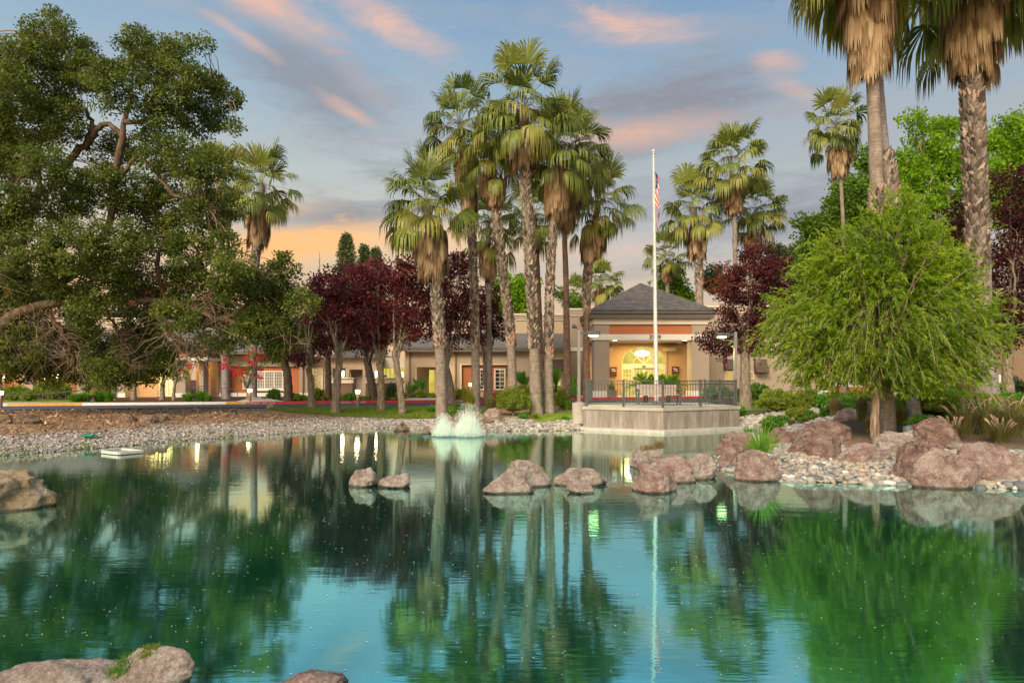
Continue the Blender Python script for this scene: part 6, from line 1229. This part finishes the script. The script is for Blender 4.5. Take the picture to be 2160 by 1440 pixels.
# ---------------------------------------------------------------- crape myrtles by the left entrance
G8 = 'small crape myrtles by the left entrance'
for px, py, bl, lb, sd in ((342, 838, [(330,775,26),(360,760,24),(375,785,20),(345,745,18)], 'crape myrtle with forked pale trunk in front of the glowing doors', 30), (282, 838, [(270,775,24),(295,780,20),(285,745,22)], 'crape myrtle with dark crown left of the glowing doors', 31), (240, 838, [(235,770,22),(255,775,20),(240,750,18)], 'slim crape myrtle at the left pillar of the porch', 32)):
    tree('crape_myrtle', (px, py), [(px, 825, 5), (px + 2, 808, 4)], bl, lb, 'tree', 'darkgreen', 'bark', D=43, seed=sd, group=G8, density=9, cr=.3, nleaf=34, L=.11, Wd=.06, twigs=True)
cm, _ = tree('crape_myrtle', (525, 846), [(523, 825, 4), (520, 812, 3.5)], [(520,790,22),(545,770,24),(500,770,18),(560,750,20),(535,745,18)], 'crape myrtle covered with red flower clusters beside the bollard lamp', 'tree', 'shrub_green', 'bark', D=41, seed=33, group=G8, density=6, cr=.25, nleaf=34, L=.11, Wd=.06)
r = np.random.default_rng(8); FP = [(478,757),(476,772),(486,776),(472,778),(533,754),(524,775),(545,746),(549,756),(536,767),(553,780),(520,790),(506,784),(495,790),(528,762),(540,790),(543,795),(508,780),(556,752),(530,745),(515,752),(480,768),(500,775),(397,770),(403,773),(386,780)]
C = np.array([W(a, b, 41 + r.uniform(-.5, .3)) for a, b in FP if a > 420]); C = np.repeat(C, 3, 0) + r.normal(0, .09, (len(C) * 3, 3)); m = MB(); clumps(m, C, np.full(len(C), .13), 46, .06, .05, r); part('flowers', m, M['flower'], cm)
cm2, _ = tree('crape_myrtle', (366, 842), [(368, 815, 3), (376, 795, 2)], [(380,792,14),(392,780,12),(372,775,12)], 'leaning crape myrtle with a few red flowers right of the glowing doors', 'tree', 'shrub_green', 'bark', D=42, seed=34, group=G8, density=8, cr=.24, nleaf=34, L=.11, Wd=.06)
C = np.array([W(a, b, 42 + r.uniform(-.3, .2)) for a, b in FP if a < 420]); C = np.repeat(C, 3, 0) + r.normal(0, .08, (len(C) * 3, 3)); m = MB(); clumps(m, C, np.full(len(C), .11), 40, .06, .05, r); part('flowers', m, M['flower'], cm2)
# ---------------------------------------------------------------- the willow on the peninsula
r = np.random.default_rng(77); wx_, wD, wg = X(1848, 17.4), 17.4, g1(X(1848, 17.4), 17.4); wl = thing('willow_tree', (wx_, wD, wg), 'bright green feathery willow with shaggy pale trunk on the boulder bank', 'tree')
kk = wD / F; m = MB(); P = [np.array([wx_, wD, wg - .1]), W(1846, 880, wD), W(1854, 800, wD), W(1858, 740, wD)]; tk = limb(m, P, .125, .08, r, 12, .012)
cc_ = W(1856, 655, wD); RX, RZ = 292 * kk, 188 * kk; sk = [tk]; ends = []
for q in range(26):
    a = q * 2.39996; e = r.uniform(-.15, 1.35); tgt = cc_ + np.array([math.cos(a) * math.cos(e) * RX * .78, math.sin(a) * math.cos(e) * RX * .7, math.sin(e) * RZ * .92]); src = tk[int(r.uniform(.55, 1) * (len(tk) - 1))]; sk.append(limb(m, [src, (src + tgt) / 2 + np.array([0, 0, .35]), tgt], .032, .006, r, 6, .02)); 
part('trunk', m, M['willowbark'], wl); SA = np.concatenate(sk[1:]); n = 4300
WB = [(1875,545,105),(1800,590,92),(1950,575,86),(1725,680,92),(1850,690,140),(1965,680,105),(2060,700,56),(1680,735,42),(1765,765,72),(1890,780,88),(1990,770,66),(1705,785,40),(2110,715,30),(1895,470,54),(1735,560,44),(2010,600,44),(1660,665,32),(1622,730,20),(1635,690,16),(2100,650,20),(2050,780,34),(1830,480,24)]
wt = np.array([b[2] ** 2.3 for b in WB]); bi = r.choice(len(WB), n, p=wt / wt.sum()); Bc = np.array([W(b[0], b[1], wD) for b in WB])[bi]; Br = np.array([b[2] * kk for b in WB])[bi][:, None]
u_ = rdir(n, r) * (r.uniform(.12, 1, n) ** .5)[:, None]; st_ = Bc + u_ * Br * np.array([.88, .9, .88]); st_[:, 2] += .12
hd = st_ - cc_; hd[:, 2] *= .5; hd /= np.linalg.norm(hd, axis=1, keepdims=True) + 1e-6; hd = hd * .8 + rdir(n, r) * .75; hd[:, 2] += .22; Ls = r.uniform(.22, .70, n) * (1 + 1.1 * (r.random(n) < .11)); nt_ = 12; t = np.linspace(0, 1, nt_)
SP = st_[:, None] + hd[:, None] * (Ls[:, None] * t)[..., None] * .72; SP[..., 2] -= (Ls[:, None] * t ** 2) * r.uniform(.15, .7, n)[:, None]
SP[..., 2] = np.maximum(SP[..., 2], Z(834, wD) + r.uniform(-.05, .4, n)[:, None])
m = MB(); w = .005; S = np.array([w, 0, 0]); m.quads(np.stack([SP[:, :-1] - S, SP[:, :-1] + S, SP[:, 1:] + S, SP[:, 1:] - S], 2).reshape(-1, 4, 3), 0, .6)
lp = 28; ti = r.uniform(.05, 1, (n, lp)); idx = np.clip((ti * (nt_ - 1)).astype(int), 0, nt_ - 2); fr2 = ti * (nt_ - 1) - idx; rows = np.arange(n)[:, None]
LPp = SP[rows, idx] * (1 - fr2[..., None]) + SP[rows, idx + 1] * fr2[..., None]; LT = SP[rows, idx + 1] - SP[rows, idx]; LT /= np.linalg.norm(LT, axis=-1, keepdims=True) + 1e-6; D_ = (LT * .9 + rdir(n * lp, r).reshape(n, lp, 3) * .62); D_[..., 2] -= .15
ptn = .46 + .38 * np.array([mnoise.noise(Vector(v * .9)) for v in st_]); tn = np.clip(np.repeat(r.normal(0, .13, n) + ptn, lp) + r.normal(0, .12, n * lp), 0, 1); sil = r.random(n * lp) < .04; tn[sil] = 1.0; N_ = rdir(n * lp, r); N_[:, 2] += .5
ln = r.uniform(.08, .155, n * lp); m.quads(leafq(LPp.reshape(-1, 3), D_.reshape(-1, 3), N_, ln, ln * .21), 1, tn); part('crown', m, [M['twig'], M['willow']], wl)
# ================================================================ shrubs, grasses, flowers
def dome(px, base, w, h, mat, label, D=None, seed=0, n=1800, L=.06, Wd=.035, name='shrub', cat='shrub', group=None, flowers=None, rough=.12, lift=0, dep=.9):
    if D is None: x, D, z = ground_at(px, base)
    else: x = X(px, D); z = g1(x, D)
    r = np.random.default_rng(seed + int(px) + int(base)); k = D / F; rx, rz = w * k / 2, h * k / 2; zc = z + rz * .92 + lift; ry = rx * dep; cy = D + ry * .7
    s = thing(name, (x, cy, z), label, cat, group); u = rdir(n, r); u[:, 2] = np.abs(u[:, 2]) * 1.25 - .55; u /= np.linalg.norm(u, axis=1, keepdims=True)
    lump = np.array([mnoise.noise(Vector(v * 2.6 + seed)) for v in u]); rad = (1 + lump * rough * 2.4) * r.uniform(.80, 1.05, n); P = np.array([x, cy, zc]) + u * rad[:, None] * np.array([rx, ry, rz])
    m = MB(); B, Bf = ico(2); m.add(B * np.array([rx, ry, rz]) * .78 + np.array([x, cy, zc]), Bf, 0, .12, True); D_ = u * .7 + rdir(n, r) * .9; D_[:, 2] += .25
    m.quads(leafq(P, D_, rdir(n, r) + u, r.uniform(.7, 1.3, n) * L, Wd), 0, np.clip(r.normal(.5, .2, n) + lump * .5, 0, 1)); part('foliage', m, M[mat], s)
    if flowers: q = P[r.random(n) < flowers[1]]; m = MB(); clumps(m, q + (q - np.array([x, cy, zc])) * .04, np.full(len(q), .035), 10, .035, .03, r); part('flowers', m, M[flowers[0]], s)
    if lift: part('stems', MB().tube([(x, cy, z - .05), (x + .03, cy, zc - rz * .5)], [.05, .03], 6), M['bark'], s)
    return s
def tuft(px, base, w, h, mat, label, D=None, seed=0, n=110, wid=.02, name='strap_leaf_plant', cat='plant', group=None, droop=.8, plume=0, spread=.9):
    if D is None: x, D, z = ground_at(px, base)
    else: x = X(px, D); z = g1(x, D)
    r = np.random.default_rng(seed + int(px) * 3 + int(base)); k = D / F; R_, H = w * k / 2, h * k; y = D + R_ * .4; s = thing(name, (x, y, z), label, cat, group)
    a = r.uniform(0, 6.28, n); q = r.uniform(0, 1, n) ** .7 * spread; hh = H * r.uniform(.6, 1.12, n); T = np.linspace(0, 1, 6)
    Px = (np.cos(a) * q * R_ * 1.1)[:, None] * T; Py = (np.sin(a) * q * R_ * 1.1)[:, None] * T; Pz = hh[:, None] * (T * (1 + droop * q[:, None] * .6) - droop * q[:, None] * T ** 2.2); o = r.normal(0, R_ * .12, (n, 2))
    P = np.stack([x + o[:, :1] + Px, y + o[:, 1:] + Py, z - .02 + Pz], -1); sdv = np.stack([-np.sin(a), np.cos(a), 0 * a], -1)[:, None] * (wid * np.array([.8, 1, .9, .7, .45, .05]))[None, :, None]
    m = MB().quads(np.stack([(P - sdv)[:, :-1], (P + sdv)[:, :-1], (P + sdv)[:, 1:], (P - sdv)[:, 1:]], 2).reshape(-1, 4, 3), 0, np.repeat(np.clip(r.normal(.5, .2, n), 0, 1), 5)); part('leaves', m, M[mat], s)
    if plume:
        m = MB()
        for i in range(plume):
            a_ = r.uniform(0, 6.28); q_ = r.uniform(.4, 1.1); h_ = H * r.uniform(.95, 1.3); t = np.linspace(0, 1, 10)[:, None]; dv = np.array([math.cos(a_), math.sin(a_), 0]); Pp = np.array([x, y, z]) + dv * t * q_ * R_ * 1.2 + np.array([0, 0, 1.]) * (h_ * (t * 1.35 - .42 * t ** 3))
            m.tube(Pp, np.r_[np.full(6, .003), .010, .016, .014, .004], 5, 0, r.random(), cap=False); c = Pp[6:9].repeat(14, 0) + r.normal(0, .004, (42, 3)); m.quads(leafq(c, rdir(42, r), rdir(42, r), .035, .006), 0, r.random(42))
        part('plumes', m, M['plume'], s)
    return s
def big_leaves(px, base, w, h, mat, label, D=None, seed=0, n=9, name='bird_of_paradise', group=None, trunk=0):
    if D is None: x, D, z = ground_at(px, base)
    else: x = X(px, D); z = g1(x, D)
    r = np.random.default_rng(seed + int(px)); k = D / F; R_, H = w * k / 2, h * k; s = thing(name, (x, D, z), label, 'plant', group); m = MB(); st = MB()
    for i in range(n):
        a = i * 2.4 + r.uniform(0, .5); q = r.uniform(.25, 1); hh = H * r.uniform(.7, 1.0); tip = np.array([x + math.cos(a) * R_ * q, D + math.sin(a) * R_ * q, z + hh]); b = np.array([x, D, z]); mid = b + (tip - b) * .55 - np.array([math.cos(a), math.sin(a), 0]) * R_ * .12; c = spline([b, mid, tip], 14); h0 = len(c) // 2; st.tube(c[:h0 + 1], .018, 5, 0, .3, cap=False)
        L_ = c[h0:]; t = np.linspace(0, 1, len(L_)); wd = .14 * (H / 1.6) * np.sin(np.pi * np.clip(t * .93 + .05, 0, 1)) ** .7; ax_ = np.gradient(L_, axis=0); sd2 = np.cross(ax_, [math.sin(a + .6), -math.cos(a + .6), .4]); sd2 /= np.linalg.norm(sd2, axis=1, keepdims=True) + 1e-9; A_, B_ = L_ - sd2 * wd[:, None], L_ + sd2 * wd[:, None]; m.quads(np.stack([A_[:-1], L_[:-1], L_[1:], A_[1:]], 1), 0, r.uniform(.3, .8)); m.quads(np.stack([L_[:-1], B_[:-1], B_[1:], L_[1:]], 1), 0, r.uniform(.3, .8))
    part('leaves', m, M[mat], s); part('stalks', st, M[mat], s); return s
S1 = 'clipped ball shrubs by the ramp'
for i, (px, b, w, h, dd, lb) in enumerate(((8, 838, 34, 26, 44, 'leftmost clipped ball shrub by the ramp'), (23, 846, 25, 19, 41.5, 'small clipped ball shrub in front of the leftmost one'), (30, 838, 40, 28, 44.5, 'clipped ball shrub behind the two small ones at left'), (54, 848, 29, 25, 41, 'round clipped ball shrub in the front row by the handrail'), (84, 846, 36, 38, 43, 'tall clipped ball shrub in the middle of the row'), (108, 848, 28, 38, 42, 'dark clipped shrub right of the middle one'), (126, 844, 30, 36, 43.5, 'clipped ball shrub at the right end of the row'))):
    dome(px, b, w, h, 'shrub', lb, D=dd, seed=i, n=1500, L=.09, Wd=.055, group=S1, rough=.05)
S2 = 'green strap-leaf clumps by the ramp'
for i, (px, b, w, h, dd, lb) in enumerate(((152, 846, 32, 16, 39, 'strap-leaf clump left of the retaining strip'), (175, 846, 30, 18, 39.4, 'strap-leaf clump second from left'), (205, 843, 34, 22, 40, 'tall strap-leaf clump by the orange wall'), (226, 843, 26, 18, 40, 'strap-leaf clump left of the grey pillar'), (392, 843, 30, 14, 41, 'strap-leaf clump right of the glowing doors'), (420, 842, 36, 18, 41, 'tall strap-leaf clump beside the handrail'), (436, 843, 22, 12, 40.5, 'small strap-leaf clump at the walk edge'))):
    tuft(px, b, w * 1.3, h * 1.5, 'blade', lb, D=dd, seed=i, n=240, wid=.035, group=S2)
S3 = 'mixed bed shrubs behind the red kerb'
bed = [(556,846,20,12,'dry','drygrass'),(575,845,22,22,'round','shrub_green'),(600,846,18,10,'low','yellowgreen'),(622,846,22,14,'leafy','shrub'),(640,847,26,16,'spiky','blade'),(668,843,26,24,'leafy','shrub'),(684,846,22,16,'spiky','yellowgreen'),(705,846,20,14,'low','shrub_green'),(722,846,24,18,'variegated','yellowgreen'),(738,846,22,16,'round','shrub_green'),(756,848,24,14,'spiky','blade'),(775,846,24,16,'variegated','yellowgreen'),(794,844,20,16,'leafy','shrub_green'),(812,842,26,20,'leafy','shrub'),(826,838,28,32,'tall leafy','darkgreen'),(842,842,28,18,'yellow-edged','yellowgreen'),(868,842,24,16,'low','shrub'),(888,842,26,18,'leafy','shrub'),(912,844,24,18,'variegated','yellowgreen'),(962,842,22,22,'leafy','shrub'),(980,846,30,34,'tall spiky','yellowgreen'),(1000,850,26,34,'tall spiky','blade'),(1055,838,24,16,'leafy','shrub'),(1100,838,30,26,'leafy','shrub')]
SW = {'dry': 'low dry grass tuft', 'round': 'round green shrub', 'low': 'low bed plant', 'leafy': 'leafy bed shrub', 'spiky': 'spiky leaved plant', 'variegated': 'variegated pale-edged plant', 'tall leafy': 'tall dark leafy shrub', 'yellow-edged': 'yellow-edged shrub', 'tall spiky': 'tall spiky clump'}
REFS = [(556,'just right of the bollard by the entry path'),(575,'left of the wide white window'),(600,'under the dark plum by the white window'),(622,'between the window and the reddish plum'),(640,'left of the reddish plum trunk'),(668,'below the lit patio window'),(684,'left of the dark plum stem'),(705,'behind the forked pale plum trunk'),(722,'right of the forked pale plum trunk'),(738,'left of the lawn bollard'),(756,'behind the lawn bollard'),(775,'right of the lawn bollard'),(794,'at the foot of the leaning dark plum'),(812,'left of the tall dark shrub'),(826,'in front of the low patio wall'),(842,'right of the slender leaning plum'),(868,'at the edge of the side walk'),(888,'in front of the brown recess'),(912,'left of the first tall palm trunk'),(962,'left of the terracotta bay'),(980,'left of the shrub-bed bollard'),(1000,'left of the slim leaning palm'),(1055,'below the bay window'),(1100,'behind the tallest palm trunk')]
rd = dict(REFS)
for i, (px, b, w, h, kd, mt) in enumerate(bed):
    lb = SW[kd] + ' ' + rd[px]; dd = {True: 41.6, False: 42.6}[b >= 846]
    if px > 850: dd = 43.5
    if kd in ('dry', 'spiky', 'variegated', 'tall spiky', 'low'): tuft(px, b, w, h, mt, lb, D=dd, seed=i, n=90, wid=.03, group=S3)
    else: dome(px, b, w, h, mt, lb, D=dd, seed=i, n=700, L=.14, Wd=.08, group=S3, rough=.25)
for px, b, w, h, dd, lb in ((890,836,44,50,45,'large-leaved bird of paradise in front of the brown recess'),(870,836,26,36,45.5,'grey-leaved bird of paradise at the downpipe'),(1077,832,26,70,46,'tall upright bird of paradise left of the bay corner'),(1103,834,36,60,45.5,'bird of paradise with broad paddles behind the palms'),(1173,834,24,64,45.5,'bird of paradise under the brown awning'),(1203,838,26,50,43,'bird of paradise left of the dark palm trunk'),(1213,846,22,40,40,'low bird of paradise beside the street lamp')):
    big_leaves(px, b, w, h, 'shrub_green', lb, D=dd, seed=5, n=10, group='birds of paradise along the wing')
tuft(1042, 850, 24, 30, 'redflower', 'dark red cordyline left of the clipped shrub', D=40, n=40, wid=.04)
S4 = 'shrubs around the palm bases'
tuft(1035, 878, 46, 50, 'redgrass', 'brown-green fountain grass clump at the left of the clipped shrub', n=320, wid=.010, group=S4, name='fountain_grass', cat='grass clump')
dome(1082, 880, 68, 58, 'shrub', 'large clipped olive-green shrub with bare legs by the palms', n=4200, L=.07, Wd=.04, group=S4, lift=.12)
dome(1108, 862, 40, 52, 'shrub', 'taller olive shrub just behind the clipped one', D=33, n=1800, L=.08, group=S4)
dome(1186, 864, 30, 44, 'shrub', 'round yellow-green shrub right of the palm trunks', D=33, n=1700, L=.07, Wd=.045, group=S4)
tuft(1197, 866, 32, 26, 'blade', 'bright green strap-leaf clump left of the lamp footing', n=200, wid=.014, group=S4)
tuft(1127, 884, 34, 18, 'yellowgreen', 'low grassy clump at the foot of the tallest palm', n=190, wid=.010, group=S4)
dome(1104, 884, 20, 14, 'shrub_green', 'tiny green mound left of the grassy clump', n=500, L=.05, group=S4)
dome(1193, 888, 16, 10, 'shrub_green', 'tiny green mound near the gravel left of the platform', n=400, L=.05, group=S4)
tuft(968, 868, 42, 24, 'blade', 'bright grass clump right of the first palm trunk', n=300, wid=.010, group=S4)
tuft(910, 872, 36, 20, 'blade', 'bright grass clump left of the first palm trunk', n=260, wid=.010, group=S4)
tuft(990, 862, 40, 52, 'yellowgreen', 'tall yellow-green reed clump behind the right jet', D=32, n=170, wid=.02, group=S4)
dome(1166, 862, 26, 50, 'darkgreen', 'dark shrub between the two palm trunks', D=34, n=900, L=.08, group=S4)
dome(1028, 874, 30, 12, 'shrub_green', 'low green mat above the round pink rock', n=500, L=.05, group=S4)
# planting between the platform and the pavilion
S5 = 'planting around the flagpole'
for px, w, h, lb, sd in ((1362, 92, 42, 'bright green cycad left of the flagpole', 1), (1410, 78, 42, 'bright green cycad right of the flagpole', 2)):
    D = 34.5; x = X(px, D); g = g1(x, D); r = np.random.default_rng(sd); s = thing('cycad', (x, D, g), lb, 'plant', S5); m = MB(); zc = Z(818, D); kx = D / F
    part('stem', MB().tube([(x, D, g - .05), (x, D, zc)], [.12, .1], 8), M['barkdark'], s)
    for i in range(95):
        a = r.uniform(0, 6.28); e = r.uniform(-.1, 1.35); t = np.linspace(0, 1, 9)[:, None]; L_ = w * kx * .55 * r.uniform(.8, 1.1); dv = np.array([math.cos(a) * math.cos(e), math.sin(a) * math.cos(e), math.sin(e)]); P = np.array([x, D, zc]) + dv * t * L_ - np.array([0, 0, 1.]) * t ** 2 * L_ * .45; c = P.repeat(5, 0) + r.normal(0, .01, (45, 3)); sdv = np.cross(dv, [0, 0, 1.]); dr_ = sdv[None] * np.tile([1, -1], 23)[:45, None] + dv * .7 + rdir(45, r) * .15; m.quads(leafq(c, dr_, rdir(45, r) * .4 + np.array([0, 0, 1.]), .2, .032), 0, np.clip(r.normal(.5, .15, 45), 0, 1))
    part('fronds', m, M['lime'], s)
tuft(1427, 846, 30, 60, 'midgreen', 'potted spiky palm right of the entrance doors', D=44.5, n=130, wid=.022, group=S5, droop=.6)
tuft(1291, 846, 24, 44, 'midgreen', 'potted spiky palm left of the entrance doors', D=44.8, n=110, wid=.022, group=S5, droop=.6)
for px, lb in ((1291, 'square brown planter left of the entrance doors'), (1427, 'square brown planter right of the entrance doors')):
    D = 44.9; x = X(px, D); z = g1(x, D); mb = prism([(x - .28, D - .2), (x + .28, D - .2), (x + .28, D + .36), (x - .28, D + .36)], z - .02, z + .55); mb.box(x - .31, x + .31, D - .23, D - .2, z + .48, z + .56); solo('planter', mb, M['bronze'], (x, D, z), lb, 'planter', 'planters by the entrance')
for i, (px, lb) in enumerate(((1360, 'low green tuft under the left half of the bench'), (1385, 'low green tuft under the middle of the bench'), (1406, 'low green tuft under the right half of the bench'))): tuft(px, 853, 20, 14, 'midgreen', lb, D=31.6, n=90, wid=.012, group=S5, seed=i)
# right-hand garden
S6 = 'shrubs of the right-hand garden'
RG = [('d',1518,838,50,30,43,'shrub_green','dark clipped shrub behind the right street lamp',0),('d',1575,842,42,34,39,'shrub','bright clipped ball right of the right street lamp',0),('d',1605,838,40,36,42,'shrub_green','dark leafy shrub behind the bright clipped ball',0),
 ('d',1573,846,34,12,37.5,'yellowgreen','low orange-tinged groundcover below the bright ball',0),('t',1612,856,34,42,32,'agave','grey-green spiky flax in front of the drive',.03),('d',1650,872,72,48,28,'shrub','big lime-green mound in the right garden',0),('d',1690,874,60,38,27.5,'shrub','olive mound joined to the lime-green one',0),
 ('t',1585,884,50,28,26.5,'blade','bright leafy clump by the platform corner',.02),('t',1622,888,40,40,26.3,'yellowgreen','yellow-green fan-leaved plant in the bank bed',.03),('d',1650,892,60,26,26.0,'shrub_green','low bright green mound above the white gravel',0),('t',1596,893,26,16,25.4,'drygrass','brown-green tuft at the gravel edge',.012),('t',1672,893,24,16,25.2,'drygrass','second brown-green tuft at the gravel edge',.012),
 ('f',1706,896,40,25,24.6,'shrub_green','round shrub with orange-red flowers above the gravel',0),('d',1748,893,24,22,24.2,'shrub_green','small round shrub left of the dry grass',0),('t',1766,896,46,46,23.6,'drygrass','tall dry blond grass clump among the shrubs',.012),('d',1786,893,32,22,24.0,'shrub_green','round shrub right of the dry grass',0),
 ('d',1715,868,56,34,29,'midgreen','loose olive shrub behind the utility cabinet',0),('d',1765,862,56,28,30,'shrub','yellow-green shrub left of the willow trunk',0),('t',1822,892,44,60,21,'redgrass','fountain grass clump just left of the willow trunk',.010),('t',1834,908,26,36,19.2,'drygrass','grey twiggy clump at the willow foot',.008),
 ('d',1560,872,30,20,29.5,'shrub_green','small bright shrub touching the platform corner',0),('d',1990,892,110,54,20.0,'shrub','long hedge-like mound right of the boulders palm',0),('d',1990,862,110,42,24.0,'shrub_green','upper hedge mound in front of the lawn',0),('d',2090,878,100,40,20.5,'shrub','hedge mound below the big palm at right',0),('d',1925,870,50,30,22.5,'midgreen','shrub between the two leaning trunks',0),
 ('d',2150,868,60,30,22,'shrub_green','green shrub at the right edge behind the plumes',0),('t',1905,900,50,50,19.6,'redgrass','brownish grass clump between the palm trunks',.010),
 ('d',2005,832,60,34,38,'yellowgreen','yellow feathery shrub on the lawn left of the big palm',0),('d',1960,836,46,36,39,'yellowgreen','yellow shrub further left on the lawn',0),('d',2040,834,44,30,39,'yellowgreen','yellow-green shrub touching the big palm trunk',0),
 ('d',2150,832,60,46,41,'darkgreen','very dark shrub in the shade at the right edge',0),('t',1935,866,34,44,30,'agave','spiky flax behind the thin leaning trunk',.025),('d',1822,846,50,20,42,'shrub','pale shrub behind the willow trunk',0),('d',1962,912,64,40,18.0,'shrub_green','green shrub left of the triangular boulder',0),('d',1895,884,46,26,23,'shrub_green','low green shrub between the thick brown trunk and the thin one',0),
 ('d',1792,876,50,24,26,'shrub_green','green mound left of the fountain grass by the willow',0),('d',2070,900,90,44,19.2,'shrub_green','bright green hedge mound rising behind the plumed grass',0),('d',2140,905,80,46,19.4,'shrub','olive hedge mound at the right edge behind the plumes',0),('d',1690,892,44,18,26.5,'shrub','low olive mound left of the orange-flowered shrub',0),('d',1735,876,44,26,27.5,'shrub_green','bright mound between the olive ones in the garden',0)]
for i, (kd, px, b, w, h, dd, mt, lb, wd) in enumerate(RG):
    if kd == 't': tuft(px, b, w, h, mt, lb, D=dd, seed=i, n=150 if wd > .015 else 320, wid=wd, group=S6)
    else: dome(px, b, w, h, mt, lb, D=dd, seed=i, n=int(min(6500, 900 + w * h * 1.4)), L=.075 if dd < 30 else .11, Wd=.045 if dd < 30 else .07, group=S6, rough=.22, flowers=('redflower', .05) if kd == 'f' else None)
S7 = 'fountain grass with arching plumes at right'
for i, (px, b, w, h, dd, lb) in enumerate(((2045, 915, 90, 66, 17.6, 'purple fountain grass clump behind the triangular boulder'), (2095, 920, 90, 74, 17.4, 'middle purple fountain grass clump with many arching plumes'), (2150, 925, 90, 80, 17.0, 'fountain grass clump cut by the right edge'), (2120, 935, 70, 50, 16.2, 'lower fountain grass clump behind the biggest boulder'), (2020, 925, 60, 44, 16.9, 'short fountain grass tuft beside the triangular boulder'))):
    tuft(px, b, w, h, 'redgrass', lb, D=dd, seed=i, n=620, wid=.006, group=S7, plume=16, name='fountain_grass', cat='grass clump')
# small fan palm among the rocks, tufts on rocks
x, D = X(1596, 14.7), 14.7; z = g1(x, D); s = thing('young_fan_palm', (x, D, z), 'small bright green fan palm seedling between the red boulders', 'plant'); r = np.random.default_rng(3); m = MB(); O_ = np.array([[x, D, Z(962, D)]] * 5) + r.normal(0, .03, (5, 3)); O_[:, 2] = Z(958, D)
fronds(m, O_, np.array([-1.6, 3.3, .2, -2.2, -.9]), np.array([1.3, .75, .7, .9, .95]), .05, np.array([.72, .55, .58, .55, .5]), 1.15, 1.2, 1.6, np.array([.7, .75, .8, .75, .85]), r, 30, sag=0, wid=1.0, pmi=0); m.tube([(x, D, z - .05), (x, D, Z(958, D))], .03, 6, 0, .4); part('leaves', m, M['blade'], s)
def moss(px, py, w, h, D, mat, label, n=300, hh=.10):
    r = np.random.default_rng(int(px)); x, z = X(px, D), Z(py, D); s = MB(); P = np.array([x, D, z]) + np.clip(r.normal(0, .42, (n, 3)), -1.1, 1.1) * np.array([w * D / F / 2, w * D / F / 2.6, h * D / F / 2]); m = MB().quads(blades(P, r.uniform(.6, 1.2, n) * hh, .008, .7, r), 0, r.random(n)); solo('grass_tuft', m, M[mat], (x, D, z), label, 'grass tuft', 'tufts growing on boulders')
moss(1366, 948, 40, 6, 15.7, 'drygrass', 'pale dry grass tuft on the left part of the grey-pink boulder', 260, .13); moss(1390, 944, 26, 8, 15.8, 'drygrass', 'taller pale dry grass tuft on the same grey-pink boulder', 240, .20)
# tufts on the craggy foreground boulder, placed on its surface by ray casting
def surf_tuft(rock_label, px, w, n, mat, label, hh=.05, yoff=0.0, dep=.10):
    bpy.context.view_layer.update()
    o = [q for q in COL.objects if q.get('label') == rock_label][0]; V = np.array([(o.matrix_world @ v.co)[:] for v in o.data.vertices])
    r = np.random.default_rng(int(px)); D0 = V[:, 1].mean(); x0 = X(px, D0); P = []
    top = V[(np.abs(V[:, 0] - x0) < w * 1.2)]; y0 = top[np.argmax(top[:, 2]), 1] + yoff
    k = r.normal(0, .45, (n * 3, 2)); k = k[np.linalg.norm(k, axis=1) < 1][:n]
    for a, b in k:
        hit = o.ray_cast(o.matrix_world.inverted() @ Vector((x0 + a * w, y0 + b * dep, 3)), Vector((0, 0, -1)))
        if hit[0]: P.append((o.matrix_world @ hit[1])[:])
    P = np.array(P); m = MB().quads(blades(P, r.uniform(.5, 1.3, len(P)) * hh, .005, .9, r), 0, r.random(len(P))); c = P.mean(0)
    solo('grass_tuft', m, M[mat], tuple(c), label, 'grass tuft', 'tufts growing on boulders')
RL = 'craggy foreground boulder topped with green moss tufts'
surf_tuft(RL, 252, .13, 900, 'shrub_green', 'bright green mossy tuft on the left flank of the craggy foreground boulder', .045, -.12, .14)
surf_tuft(RL, 312, .07, 400, 'shrub', 'small olive moss tuft on top of the craggy foreground boulder', .03, .0, .07)
